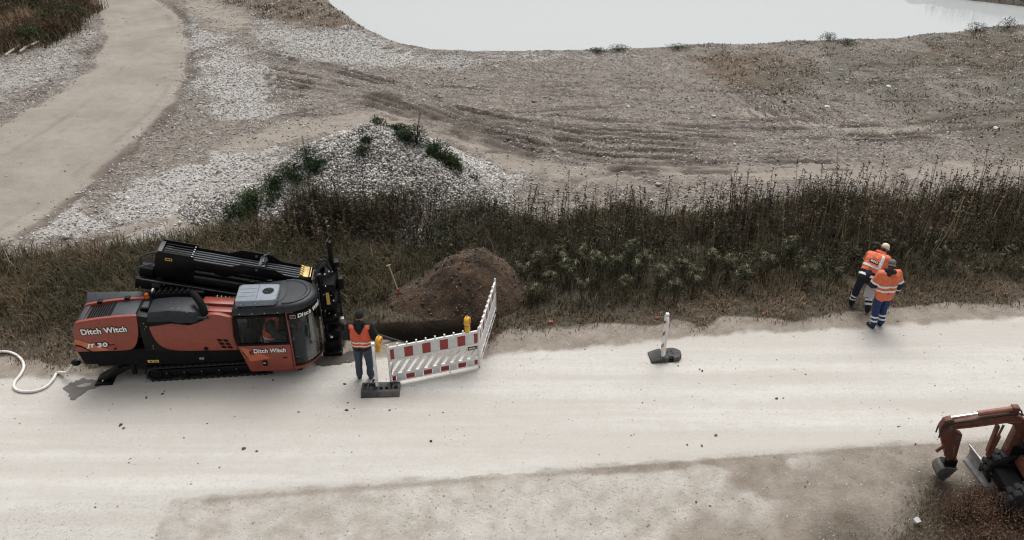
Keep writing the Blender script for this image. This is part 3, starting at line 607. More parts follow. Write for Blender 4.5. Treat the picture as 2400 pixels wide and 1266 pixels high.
# ---- tracks
TR_X0, TR_X1, TR_H = -0.20, 2.45, 0.37
def track_path(k):
    r = TR_H / 2 - 0.02; x0, x1 = TR_X0 + r, TR_X1 - r; straight = x1 - x0; per = 2 * straight + 2 * math.pi * r; s = (k % 1.0) * per
    if s < straight: return (x0 + s, TR_H / 2 + r), (1, 0)
    s -= straight
    if s < math.pi * r: a = math.pi / 2 - s / r; return (x1 + r * math.cos(a), TR_H / 2 + r * math.sin(a)), (math.sin(a), -math.cos(a))
    s -= math.pi * r
    if s < straight: return (x1 - s, TR_H / 2 - r), (-1, 0)
    s -= straight; a = -math.pi / 2 - s / r; return (x0 + r * math.cos(a), TR_H / 2 + r * math.sin(a)), (math.sin(a), -math.cos(a))
pad_me = MB().box((-0.035, 0.0, -0.008), (0.035, 0.30, 0.012)).box((-0.012, 0.004, 0.012), (0.012, 0.296, 0.034)).mesh('track_pad'); pad_me.materials.append(MT['rubber'])
def make_track(y0):
    out = [track_path(i / 72)[0] for i in range(72)]
    cx = (TR_X0 + TR_X1) / 2; inn = [(cx + (p[0] - cx) * 0.975, TR_H / 2 + (p[1] - TR_H / 2) * 0.86) for p in out]
    mb = MB(); n = len(out)
    vs = [(p[0], y0 + 0.01, p[1]) for p in out] + [(p[0], y0 + 0.29, p[1]) for p in out] + [(p[0], y0 + 0.01, p[1]) for p in inn] + [(p[0], y0 + 0.29, p[1]) for p in inn]
    fs = []
    for i in range(n):
        j = (i + 1) % n; fs += [(i, j, n + j, n + i), (2 * n + j, 2 * n + i, 3 * n + i, 3 * n + j), (j, i, 2 * n + i, 2 * n + j), (n + i, n + j, 3 * n + j, 3 * n + i)]
    mb.add(vs, fs); tr = mb.build('track', 'rubber', rig, smooth=True)
    for i in range(46):
        p, d = track_path((i + 0.3) / 46); o = link('track_pad', pad_me, None, tr); o.location = (p[0], y0, p[1]); o.rotation_euler = (0, -math.atan2(d[1], d[0]), 0)
    MB().prism([(TR_X0 + 0.20, 0.10), (TR_X1 - 0.2, 0.10), (TR_X1 - 0.25, 0.26), (TR_X0 + 0.25, 0.26)], 1, y0 + 0.05, y0 + 0.25).build('track_frame', 'black', tr, bevel=0.01)
    for i in range(6):
        x = TR_X0 + 0.42 + i * 0.36; MB().lathe([(0.02, y0 + 0.02), (0.075, y0 + 0.025), (0.075, y0 + 0.06), (0.05, y0 + 0.07)], 14, 1).build('roller', 'black', tr, smooth=True).location = (x, 0, 0.095)
        MB().lathe([(0.001, y0 + 0.008), (0.014, y0 + 0.010), (0.014, y0 + 0.03)], 8, 1).build('bolt', 'steel', tr).location = (x, 0, 0.2)
    for x in (TR_X0 + 0.19, TR_X1 - 0.19):
        MB().lathe([(0.02, y0 + 0.02), (0.05, y0 + 0.015), (0.06, y0 + 0.03), (0.125, y0 + 0.035), (0.14, y0 + 0.06), (0.14, y0 + 0.2)], 22, 1).build('idler_wheel', 'black', tr, smooth=True).location = (x, 0, TR_H / 2)
    return tr
make_track(0.0); make_track(1.35)
MB().box((0.1, 0.25, 0.16), (2.2, 1.40, 0.42)).box((-1.15, 0.1, 0.42), (2.0, 1.2, 0.60)).build('chassis', 'blackmatt', rig, bevel=0.015)
# ---- lower black skirt
MB().prism([(-1.37, 0.55), (-0.51, 0.46), (0.52, 0.40), (1.84, 0.40), (1.84, 0.72), (0.5, 0.80), (-0.2, 0.86), (-1.44, 0.90)], 1, 0.03, 0.80).build('skirt', 'blackmatt', rig, bevel=0.02)
rbox('steel_step', 'steel', (0.96, -0.01, 0.52), (1.06, 0.035, 0.57), rig, 0.004)
# ---- rear hood: a shell with a long side panel on either hand, open over the grille
def curve(pts, k=5): return [tuple(p) for p in smooth_poly(pts, k)]
side = [(-1.45, 0.895), (-1.42, 1.10), (-1.345, 1.50)] + curve([(-1.32, 1.55), (-1.25, 1.615), (-0.82, 1.675), (-0.39, 1.70), (-0.085, 1.70)], 4) + curve([(-0.07, 1.66), (-0.10, 1.40), (-0.15, 1.18), (-0.24, 0.97), (-0.36, 0.875), (-0.55, 0.86)], 4)
def panel_shell(name, side, y0, y1, mat, inset=0.055):
    """side panel with a rounded top shoulder: rings step inwards as they rise"""
    mb = MB(); mb.prism(side, 1, y0, y1); return mb.build(name, mat, rig, bevel=0.028, seg=3)
rh = panel_shell('side_panel', side, 0.0, 0.085, 'red')
rh2 = panel_shell('side_panel', [(x, z + 0.01) for x, z in side], 0.64, 0.715, 'red')
rear = [(-1.44, 0.90), (-1.41, 1.10), (-1.335, 1.50), (-1.27, 1.575), (-1.15, 1.575), (-1.2, 0.9)]
MB().prism(rear, 1, 0.085, 0.64).build('rear_panel', 'red', rig, bevel=0.02)
MB().prism([(-1.30, 1.57), (-1.245, 1.60), (-1.165, 1.612), (-1.165, 1.50), (-1.3, 1.48)], 1, 0.087, 0.638).build('hood_lip', 'panel', rig, bevel=0.006)
MB().box((-1.18, 0.09, 1.10), (-0.02, 0.635, 1.50)).build('engine_bay', 'blackmatt', rig)
slat_me = MB().prism([(0, 0), (0.016, 0.0), (0.05, 0.07), (0.034, 0.07)], 1, 0.09, 0.635).mesh('grille_slat'); slat_me.materials.append(MT['plastic'])
for i in range(9):
    o = link('grille_slat', slat_me, None, rig); o.location = (-1.155 + i * 0.052, 0, 1.525 + i * 0.0075)
MB().prism([(-0.62, 1.50), (-0.62, 1.655), (-0.12, 1.685), (-0.06, 1.50)], 1, 0.088, 0.637).build('hood_panel', 'panel', rig, bevel=0.008)
MB().prism([(-0.69, 1.50), (-0.69, 1.645), (-0.625, 1.65), (-0.625, 1.50)], 1, 0.089, 0.636).build('hood_strip', 'blackmatt', rig)
for x, z in ((-0.98, 1.66), (-0.42, 1.715)):
    MB().box((x - 0.05, 0.625, z - 0.02), (x + 0.05, 0.73, z + 0.03)).build('hood_catch', 'black', rig, bevel=0.006)
# decals and writing on the rear panel: raised a little off the paint
def decal(name, pts, mat, y, th=0.004, parent=rig): return MB().prism(pts, 1, y - th, y).build(name, mat, parent)
decal('decal_stripe', [(-1.405, 1.20), (-1.36, 1.215), (-0.74, 0.892), (-1.10, 0.892), (-1.30, 1.06), (-1.415, 1.10)], 'orange_decal', -0.002)
decal('decal_line', [(-1.412, 1.075), (-1.30, 1.035), (-1.13, 0.892), (-1.16, 0.892), (-1.31, 1.01), (-1.414, 1.05)], 'blackmatt', -0.003)
def side_text(name, txt, size, x, z, y, tilt=0.0, par=rig, **kw):
    M = Matrix.Translation((x, y, z)) @ Matrix.Rotation(-tilt, 4, 'Y') @ RX90
    o1 = lettering(name + '_outline', txt, size, 'blackmatt', par, M @ Matrix.Translation((0, 0, -0.004)), depth=0.002, offset=kw.pop('out', 0.022), **{k: v for k, v in kw.items() if k != 'offset'})
    return lettering(name, txt, size, 'text', par, M, depth=0.003, **kw)
side_text('lettering', 'Ditch Witch', 0.185, -0.775, 1.385, -0.006, rad(1.5), offset=0.0065, xs=0.92, out=0.022)
side_text('lettering', 'JT', 0.115, -1.12, 1.035, -0.007, rad(1), offset=0.006, shear=0.25, xs=1.3, out=0.018)
side_text('lettering', '30', 0.145, -0.895, 1.037, -0.007, rad(1), offset=0.006, shear=0.15, xs=1.4, out=0.022)
decal('decal_line', [(-0.78, 1.035), (-0.64, 1.03), (-0.65, 1.015), (-0.79, 1.02)], 'blackmatt', -0.002)
MB().lathe([(0.001, -0.02), (0.022, -0.018), (0.024, 0.0)], 12, 1).build('panel_latch', 'black', rig, smooth=True).location = (-0.655, 0, 0.925)
decal('warning_sticker', [(-0.10, 0.565), (0.125, 0.555), (0.125, 0.49), (-0.10, 0.50)], 'yellow', 0.026)
decal('warning_triangle', [(-0.06, 0.515), (-0.01, 0.513), (-0.035, 0.552)], 'blackmatt', 0.021, 0.002); decal('warning_mark', [(0.03, 0.515), (0.09, 0.513), (0.09, 0.522), (0.04, 0.524), (0.04, 0.548), (0.03, 0.548)], 'blackmatt', 0.021, 0.002)
# ---- black service column between the hoods
MB().prism([(-0.09, 0.80), (0.52, 0.74), (0.20, 1.0), (0.14, 1.30), (0.15, 1.63), (-0.08, 1.69)], 1, 0.02, 0.70).build('service_column', 'black', rig, bevel=0.012)
MB().box((-0.05, 0.22, 1.66), (0.12, 0.52, 1.735)).build('control_box', 'black', rig, bevel=0.01)
MB().box((-0.02, 0.26, 1.735), (0.09, 0.46, 1.739)).build('display', 'panel', rig)
MB().lathe([(0.05, 0), (0.05, 0.02), (0.042, 0.035), (0.042, 0.10), (0.02, 0.125), (0.001, 0.128)], 16).build('beacon_light', 'amber', rig, smooth=True).location = (-0.02, 0.66, 1.70)
for (x, z, r) in ((0.03, 1.50, 0.012), (0.06, 1.42, 0.012), (0.02, 1.36, 0.009), (0.10, 0.93, 0.012), (0.09, 0.87, 0.012)):
    MB().lathe([(0.001, 0.004), (r, 0.006), (r, 0.03)], 8, 1).build('bolt', 'steel', rig).location = (x, 0, z)
# ---- mid hood (red belly with curved leading edge) and black engine cover
belly = curve([(0.12, 1.60), (0.125, 1.28), (0.19, 1.02), (0.33, 0.86), (0.55, 0.78), (0.9, 0.745)], 4)[:-1] + [(1.80, 0.70), (1.76, 1.05), (1.80, 1.47)] + curve([(1.79, 1.52), (1.5, 1.63), (1.28, 1.62), (1.06, 1.53), (0.90, 1.49), (0.6, 1.55), (0.3, 1.60)], 3)
panel_shell('side_panel', belly, -0.01, 0.12, 'red')
MB().prism([(1.24, 1.50), (1.30, 1.66), (1.85, 1.58), (1.85, 1.40)], 1, 0.12, 0.30).build('top_panel', 'red', rig, bevel=0.02)
MB().prism([(1.10, 1.42), (1.16, 1.70), (1.80, 1.62), (1.85, 1.40)], 1, 0.36, 0.62).build('top_panel', 'red', rig, bevel=0.025)
MB().prism([(1.05, 1.40), (1.20, 1.625), (1.86, 1.555), (1.86, 1.40)], 1, 0.30, 0.36).build('top_strip', 'panel', rig)
def ring(x, hw, top, ysh=0.0): return [(x, -0.035 + ysh, 1.50), (x, 0.0 + ysh, 1.62 * 0 + top - 0.10), (x, 0.06 + ysh, top - 0.02), (x, 0.16 + ysh, top), (x, 0.5, top + 0.015), (x, 0.60, top - 0.03), (x, 0.64, 1.45)]
eng = [ring(0.14, 0, 1.73), ring(0.22, 0, 1.75), ring(0.55, 0, 1.765), ring(0.80, 0, 1.75, -0.02), ring(1.0, 0, 1.725, -0.03), ring(1.16, 0, 1.68, 0.0), ring(1.30, 0, 1.62, 0.05)]
MB().loft(eng).build('engine_cover', 'plastic', rig, bevel=0.006, ang=14)
MB().prism([(0.10, 1.44), (0.12, 1.545), (0.6, 1.535), (0.92, 1.465), (1.10, 1.515), (1.32, 1.615), (1.36, 1.60), (1.12, 1.48), (0.92, 1.425), (0.6, 1.495)], 1, -0.045, 0.03).build('cover_trim', 'blackmatt', rig, bevel=0.006)
for i in range(7):
    x = 0.12 + i * 0.115; MB().box((x, 0.615, 1.60), (x + 0.055, 0.76, 1.885 - abs(i - 3) * 0.008)).build('cooling_fin', 'black', rig, bevel=0.006)
MB().box((0.10, 0.60, 1.45), (0.95, 0.74, 1.82)).build('radiator_housing', 'blackmatt', rig, bevel=0.01)
MB().box((0.10, 0.645, 1.80), (0.135, 0.74, 1.885)).build('light_strip', 'reflect', rig)
ex = smooth_poly([(1.26, 0.06, 1.60), (1.24, 0.09, 1.72), (1.19, 0.16, 1.82), (1.10, 0.27, 1.90), (1.03, 0.36, 1.93)], 5)
MB().tube(ex, [0.075] * (len(ex) - 1) + [0.075], 14).build('exhaust_pipe', 'blackmatt', rig, smooth=True)
MB().tube([ex[-1] + np.array([0.01, -0.012, -0.004]), ex[-1] + np.array([-0.006, 0.009, 0.004])], 0.060, 14).build('exhaust_mouth', 'rubber', rig)
MB().box((1.12, -0.05, 1.56), (1.36, 0.16, 1.605)).build('exhaust_bracket', 'plastic', rig, bevel=0.012)
for (x, y, z) in ((0.62, 0.10, 1.755), (0.75, 0.12, 1.745), (0.92, 0.03, 1.70), (0.55, 0.3, 1.775), (1.45, -0.016, 1.58), (1.72, -0.016, 1.50)):
    MB().sphere((x, y, z), 0.012, 8, 5).build('rivet', 'steel', rig)
# side vents: two columns of three slots
for i in range(2):
    for j in range(3):
        x = 1.40 + i * 0.125 + j * 0.028; z = 1.03 - j * 0.088 - i * 0.018
        decal('vent_slot', [(x, z), (x + 0.095, z - 0.012), (x + 0.115, z - 0.075), (x + 0.02, z - 0.06)], 'blackmatt', -0.012, 0.003)
for j in range(5): decal('decal_line', [(1.0, 1.0 - j * 0.035), (1.36, 0.985 - j * 0.038), (1.36, 0.978 - j * 0.038), (1.0, 0.996 - j * 0.035)], 'orange_decal', -0.0115, 0.001)
MB().lathe([(0.001, -0.035), (0.03, -0.034), (0.045, -0.022), (0.045, -0.005)], 16, 1).build('panel_knob', 'black', rig, smooth=True).location = (1.15, 0, 0.80)
# ---- cab
CY = -0.13                                            # near face of the cab
cabw = 0.98
MB().box((1.98, CY + 0.04, 0.24), (2.95, CY + cabw - 0.04, 0.32)).build('cab_floor', 'blackmatt', rig, bevel=0.01)
rear_x = 1.88
MB().prism([(1.90, 0.95), (1.98, 0.35), (2.02, 0.35), (1.94, 0.95)], 1, CY + 0.02, CY + cabw).build('cab_rear_panel', 'black', rig)
# plan curve of the nose, from the near pillar round to the far pillar
nose = [(2.93, CY)] + [(2.93 + 0.53 * math.sin(rad(a)), CY + 0.50 - 0.50 * math.cos(rad(a))) for a in range(12, 169, 12)] + [(2.93, CY + cabw)]
door = [(1.845, 1.66), (1.83, 1.60), (1.81, 0.90), (1.99, 0.225), (2.90, 0.185), (2.90, 0.885), (1.865, 0.915), (1.895, 1.60), (2.845, 1.60), (2.845, 0.888), (2.905, 0.885), (2.905, 1.66)]
low = [(1.815, 0.915), (1.99, 0.23), (2.03, 0.215), (2.87, 0.185), (2.895, 0.21), (2.895, 0.885)]
MB().prism(low, 1, CY, CY + 0.045).build('door', 'red', rig, bevel=0.012)
dr = rig.children[-1]
def bar(name, mat, a, b, w, parent=rig, bevel=0.006):
    a = Vector(a); b = Vector(b); d = (b - a); L_ = d.length; q = d.to_track_quat('X', 'Z').to_matrix().to_4x4(); M = Matrix.Translation(a) @ q
    return MB().box((0, -w[0] / 2, -w[1] / 2), (L_, w[0] / 2, w[1] / 2), M).build(name, mat, parent, bevel=bevel)
bar('window_frame', 'blackmatt', (1.845, CY + 0.022, 0.93), (1.885, CY + 0.022, 1.61), (0.05, 0.07), dr); bar('window_frame', 'blackmatt', (1.86, CY + 0.022, 1.60), (2.88, CY + 0.022, 1.59), (0.05, 0.05), dr)
bar('window_frame', 'blackmatt', (1.83, CY + 0.02, 0.915), (2.89, CY + 0.02, 0.885), (0.052, 0.045), dr); bar('window_frame', 'blackmatt', (2.865, CY + 0.022, 0.88), (2.865, CY + 0.022, 1.62), (0.05, 0.055), dr)
bar('window_divider', 'blackmatt', (2.36, CY + 0.024, 0.90), (2.33, CY + 0.024, 1.60), (0.03, 0.02), dr)
MB().prism([(1.87, 0.935), (2.345, 0.92), (2.325, 1.58), (1.895, 1.58)], 1, CY + 0.026, CY + 0.030).build('window_pane', 'glass', dr)
MB().prism([(2.36, 0.92), (2.84, 0.905), (2.84, 1.57), (2.34, 1.58)], 1, CY + 0.018, CY + 0.022).build('window_pane', 'glass', dr)
bar('pillar', 'red', (2.925, CY + 0.02, 0.20), (2.925, CY + 0.02, 1.63), (0.05, 0.045)); bar('seal', 'blackmatt', (2.90, CY + 0.006, 0.215), (2.90, CY + 0.006, 1.62), (0.02, 0.02))
bar('pillar', 'blackmatt', (1.90, CY + cabw - 0.02, 0.9), (1.92, CY + cabw - 0.02, 1.66), (0.06, 0.06)); bar('pillar', 'blackmatt', (2.93, CY + cabw - 0.02, 0.2), (2.93, CY + cabw - 0.02, 1.66), (0.06, 0.06))
MB().prism([(1.93, 0.30), (2.93, 0.20), (2.93, 0.90), (1.86, 0.92)], 1, CY + cabw - 0.04, CY + cabw).build('far_panel', 'blackmatt', rig)
MB().prism([(1.88, 0.92), (2.92, 0.90), (2.92, 1.60), (1.90, 1.60)], 1, CY + cabw - 0.03, CY + cabw - 0.025).build('far_window', 'screen', rig)
MB().box((1.885, CY + 0.05, 0.95), (1.892, CY + cabw - 0.05, 1.60)).build('rear_window', 'screen', rig)
# nose: curved red sill, curved windscreen, black header band
def nose_band(name, mat, z0, z1, off0, off1, th=0.02, zc0=0.0):
    """band following the nose curve; offsets push it outwards; zc0 drops the lower edge towards the nose"""
    mb = MB(); r = []
    for i, (x, y) in enumerate(nose):
        cx, cy = 2.93, CY + cabw / 2; dx, dy = x - cx, y - cy; l = math.hypot(dx, dy) + 1e-9
        k = math.sin(math.pi * i / (len(nose) - 1))
        def p(o, z): return (x + dx / l * o, y + dy / l * o, z)
        r.append([p(off0, z0 + zc0 * k), p(off0 - th, z0 + zc0 * k), p(off1 - th, z1), p(off1, z1)])
    mb.loft(r); return mb.build(name, mat, rig, smooth=True, ang=50)
nose_band('nose_sill', 'red', 0.20, 0.30, 0.0, 0.01, 0.03, 0.10)
nose_band('windscreen', 'screen', 0.30, 1.52, 0.0, 0.03, 0.006, 0.10)
nose_band('windscreen_seal', 'blackmatt', 0.29, 0.345, 0.006, 0.006, 0.02, 0.10)
nose_band('windscreen_header', 'blackmatt', 1.50, 1.66, 0.032, 0.04, 0.02)
bar('seal', 'blackmatt', (2.955, CY - 0.004, 0.31), (2.955, CY - 0.006, 1.56), (0.02, 0.035))
# header lettering wraps round the nose, glyph by glyph
word = 'Ditch Witch'; s_pos = 0.19
def nose_at(s, off):
    acc = 0.0
    for i in range(len(nose) - 1):
        a = Vector(nose[i]); b_ = Vector(nose[i + 1]); l = (b_ - a).length
        if acc + l >= s:
            d = (b_ - a).normalized(); n_ = Vector((d.y, -d.x)); q = a + d * (s - acc) + n_ * off; return q, d
        acc += l
    return Vector(nose[-1]), Vector((0, 1))
hl = [ch for ch in rig.children if ch.name.startswith('windscreen_header')][0]
gw = {'D': .085, 'i': .036, 't': .045, 'c': .062, 'h': .068, ' ': .035, 'W': .115}
for ch in word:
    wd = gw.get(ch, .06)
    if ch != ' ':
        q, d = nose_at(s_pos + wd / 2, 0.047); M = Matrix.Translation((q.x, q.y, 1.575)) @ Matrix.Rotation(math.atan2(d.y, d.x), 4, 'Z') @ RX90
        lettering('lettering', ch, 0.125, 'text', hl, M, depth=0.003, offset=0.005, shear=0.12)
    s_pos += wd
q, d = nose_at(0.11, 0.045); M = Matrix.Translation((q.x, q.y, 1.575)) @ Matrix.Rotation(math.atan2(d.y, d.x), 4, 'Z') @ RX90
MB().box((-0.055, -0.042, -0.002), (0.055, 0.042, 0.002), M).build('emblem_border', 'text', hl); MB().box((-0.049, -0.036, 0.002), (0.049, 0.036, 0.004), M).build('emblem_field', 'blackmatt', hl)
MB().prism([(-0.035, -0.02), (0.03, -0.02), (0.012, 0.0), (0.035, 0.022), (-0.015, 0.022)], 2, 0.004, 0.006, M).build('emblem_mark', 'barred', hl)
# door decals
decal('decal_stripe', [(1.875, 0.87), (1.99, 0.83), (2.14, 0.715), (2.22, 0.715), (2.45, 0.55), (2.17, 0.50), (2.02, 0.50)], 'orange_decal', CY - 0.002, 0.003, dr)
decal('decal_line', [(1.90, 0.75), (2.02, 0.565), (2.0, 0.56), (1.895, 0.73)], 'blackmatt', CY - 0.002, 0.003, dr)
decal('emblem_field', [(2.04, 0.755), (2.14, 0.75), (2.145, 0.665), (2.045, 0.67)], 'blackmatt', CY - 0.004, 0.003, dr); decal('emblem_mark', [(2.06, 0.69), (2.12, 0.688), (2.10, 0.71), (2.125, 0.73), (2.08, 0.735)], 'barred', CY - 0.006, 0.003, dr)
side_text('lettering', 'Ditch Witch', 0.142, 2.455, 0.738, CY - 0.006, rad(-1.5), dr, offset=0.005, shear=0.12, xs=0.88, out=0.017)
MB().box((2.27, CY - 0.03, 0.37), (2.37, CY, 0.49)).build('door_lock', 'black', dr, bevel=0.008); MB().box((2.29, CY - 0.045, 0.44), (2.34, CY - 0.03, 0.465)).build('lock_lever', 'chrome', dr, bevel=0.004)
MB().box((2.71, CY - 0.012, 0.52), (2.80, CY, 0.55)).build('door_handle', 'black', dr, bevel=0.006)
# roof: rounded dark lid with a raised collar round the front
def roof_ring(s, z, dy=0.0):
    cx, cy = 2.62, CY + 0.50; base = [(1.84, CY - 0.02), (2.3, CY - 0.04), (2.9, CY - 0.045)] + [(2.93 + 0.585 * math.sin(rad(a)), CY + 0.50 - 0.55 * math.cos(rad(a))) for a in range(12, 169, 12)] + [(2.9, CY + 1.03), (2.3, CY + 1.02), (1.9, CY + 0.98), (1.82, CY + 0.5)]
    return [(cx + (x - cx) * s, cy + (y - cy) * s, z + (0.03 if x > 2.85 else 0.0)) for x, y in base]
MB().loft([roof_ring(0.965, 1.655), roof_ring(1.0, 1.67), roof_ring(1.0, 1.735), roof_ring(0.985, 1.775), roof_ring(0.93, 1.815), roof_ring(0.80, 1.835)]).build('roof', 'plastic', rig, smooth=True, ang=50)
rf = rig.children[-1]
MB().loft([[(2.62 + (x - 2.62) * k + 0.0, CY + 0.5 + (y - CY - 0.5) * k, z) for x, y, _ in roof_ring(1.0, 0) if x > 2.6] for k, z in ((0.88, 1.83), (0.86, 1.875), (0.80, 1.885), (0.74, 1.86), (0.72, 1.83))], closed=False).build('roof_collar', 'plastic', rf, smooth=True, ang=60)
MB().prism(curve([(2.05, CY + 0.02), (2.5, CY + 0.05), (2.75, CY + 0.12), (2.88, CY + 0.3), (2.88, CY + 0.62), (2.75, CY + 0.82), (2.3, CY + 0.88), (2.0, CY + 0.86)], 3), 2, 1.80, 1.865).build('roof_step', 'plastic', rf, bevel=0.02, seg=3)
acb = [(1.955, CY + 0.03), (2.70, CY + 0.01), (2.76, CY + 0.06), (2.77, CY + 0.58), (2.73, CY + 0.63), (2.0, CY + 0.68), (1.93, CY + 0.62), (1.93, CY + 0.08)]
ac = MB().prism(acb, 2, 1.845, 1.985).build('air_conditioner', 'ac', rf, bevel=0.028, seg=3)
MB().lathe([(0.118, 1.984), (0.118, 1.993), (0.105, 1.996)], 24).build('fan_ring', 'plastic', ac, smooth=True).location = (2.56, CY + 0.36, 0.0)
MB().lathe([(0.104, 1.985), (0.104, 1.994)], 24).build('fan_recess', 'blackmatt', ac).location = (2.56, CY + 0.36, 0.003)
for i in range(8):
    a = i * math.pi / 4; MB().tube([(2.56 + 0.02 * math.cos(a), CY + 0.36 + 0.02 * math.sin(a), 2.0), (2.56 + 0.112 * math.cos(a), CY + 0.36 + 0.112 * math.sin(a), 2.0)], 0.004, 5).build('fan_spoke', 'panel', ac)
MB().box((2.35, CY + 0.05, 1.984), (2.358, CY + 0.62, 1.990)).build('housing_seam', 'panel', ac)
for i in range(3): MB().box((1.99, CY + 0.2 + i * 0.14, 1.984), (2.32, CY + 0.206 + i * 0.14, 1.988)).build('housing_seam', 'panel', ac)
for x in (2.05, 2.33, 2.56): MB().box((x, CY - 0.012, 1.88), (x + 0.03, CY + 0.03, 1.93)).build('housing_clip', 'ac', ac, bevel=0.006)
for (x, y, z) in ((2.0, CY - 0.022, 1.71), (2.25, CY - 0.035, 1.71), (2.5, CY - 0.042, 1.71), (2.76, CY - 0.045, 1.71), (3.3, CY + 0.25, 1.845), (3.35, CY + 0.62, 1.84), (2.3, CY + 0.02, 1.82), (1.95, CY + 0.05, 1.815), (2.7, CY + 0.93, 1.84)):
    MB().sphere((x, y, z), 0.013, 8, 5).build('roof_bolt', 'chrome', rf)
for x in (2.05, 2.42): MB().box((x, CY + 0.93, 1.80), (x + 0.12, CY + 1.0, 1.88)).build('work_light', 'black', rf, bevel=0.015)
MB().box((2.90, CY - 0.015, 1.62), (3.06, CY + 0.03, 1.68)).build('pillar_cap', 'red', rig, bevel=0.01)
# cab interior
seat = empty('operator_seat', (2.30, 0.30, 0.32), 0, rig)
MB().box((-0.22, -0.24, 0.18), (0.24, 0.24, 0.30)).build('seat_cushion', 'blackmatt', seat, bevel=0.04, seg=3); MB().box((-0.30, -0.22, 0.28), (-0.18, 0.22, 0.86)).build('seat_back', 'blackmatt', seat, bevel=0.04, seg=3); MB().box((-0.12, -0.12, 0.0), (0.12, 0.12, 0.18)).build('seat_pedestal', 'black', seat)
con = MB().prism([(2.85, 0.32), (3.15, 0.32), (3.20, 0.85), (3.05, 0.98), (2.95, 0.9)], 1, 0.10, 0.62).build('control_console', 'panel', rig, bevel=0.015)
for y in (0.17, 0.52): MB().tube([(2.85, y, 0.72), (2.80, y, 0.92)], [0.014, 0.022], 8).build('joystick', 'black', con)
MB().box((3.02, 0.22, 0.98), (3.05, 0.50, 1.17)).build('monitor', 'black', con, bevel=0.008)
# ---- outrigger and rear hose connection
og = MB().prism([(-0.62, 0.42), (-0.35, 0.42), (-0.95, 0.10), (-1.22, 0.03), (-1.25, 0.08)], 1, 0.06, 0.30).build('outrigger', 'black', rig, bevel=0.01)
MB().prism([(-1.30, -0.0), (-0.92, -0.0), (-0.95, 0.05), (-1.12, 0.08), (-1.28, 0.04)], 1, -0.02, 0.34).build('outrigger_foot', 'black', og, bevel=0.008)
MB().tube([(-0.70, 0.03, 0.42), (-1.08, 0.03, 0.12)], 0.035, 10).build('outrigger_cylinder', 'black', og); MB().tube([(-1.0, 0.03, 0.185), (-1.12, 0.03, 0.09)], 0.018, 8).build('cylinder_rod', 'chrome', og)
MB().box((-0.48, 0.04, 0.20), (-0.40, 0.12, 0.46)).build('bracket', 'black', rig, bevel=0.006)
MB().tube([(-1.38, 0.30, 0.62), (-1.55, 0.30, 0.55), (-1.60, 0.30, 0.48)], 0.03, 10).build('hose_coupling', 'steel', rig, smooth=True)
MB().sphere((-1.66, 0.29, 0.42), (0.10, 0.08, 0.075), 14, 9).build('hose_valve', 'black', rig, smooth=True)
# ---- raised loading ramp plate behind the rear hood
MB().loft([[(x, 0.80 + k, z0), (x, 1.10 + k * 0.3, z0 + 0.20 - k), (x, 1.10 + k * 0.3, z0 + 0.165 - k), (x, 0.80 + k, z0 - 0.035)] for x, k, z0 in ((-1.37, 0.0, 1.45), (-0.6, 0.03, 1.44), (0.02, 0.06, 1.43))]).build('rear_guard', 'panel', rig, bevel=0.006)
MB().prism([(-1.25, 1.05), (-1.36, 1.44), (-1.34, 1.56), (0.02, 1.44), (0.02, 1.0)], 1, 1.10, 1.22).build('rear_beam', 'black', rig, bevel=0.01)
# ---- inclined drill frame: local x runs forward and down along the frame, z square to it
fr = empty('drill_frame', (3.5, 0, 0.35), 0, rig); fr.rotation_euler = (0, rad(15.0), 0)
def fbox(name, mat, a, b, bevel=0.008, par=fr): return MB().box(a, b).build(name, mat, par, bevel=bevel)
MB().box((-4.05, 0.86, 0.46), (0.05, 0.96, 0.70)).box((-4.05, 0.96, 0.50), (0.05, 1.40, 0.56)).box((-4.05, 1.40, 0.46), (0.05, 1.50, 0.70)).build('frame_rail', 'black', fr, bevel=0.01)
fbox('pipe', 'rod', (-3.95, 0.815, 0.70), (-0.6, 0.85, 0.735), 0.012)
fbox('rail_plate', 'panel', (-3.72, 0.852, 0.56), (-3.55, 0.858, 0.66), 0); fbox('serial_plate', 'ac', (-2.86, 0.850, 0.60), (-2.68, 0.857, 0.65), 0)
for i in range(9): MB().lathe([(0.001, 0.846), (0.016, 0.848), (0.016, 0.87)], 8, 1).build('bolt', 'steel', fr).location = (-3.95 + i * 0.42 + 0.05 * (i % 3), 0, 0.50 + 0.16 * (i % 2))
# rear carriage at the tail
fbox('carriage', 'blackmatt', (-4.00, 0.98, 0.68), (-3.74, 1.40, 0.90), 0.02); car = fr.children[-1]
for s in (0.9, 1.42): MB().tube([(-4.08, s, 0.66), (-4.10, s, 0.88), (-3.98, s, 0.98), (-3.73, s, 1.10)], 0.02, 8).build('carriage_rail', 'panel', car, smooth=True)
MB().tube([(-3.98, 1.15, 0.82), (-3.74, 1.15, 0.82)], 0.11, 14).build('drive_motor', 'black', car, smooth=True)
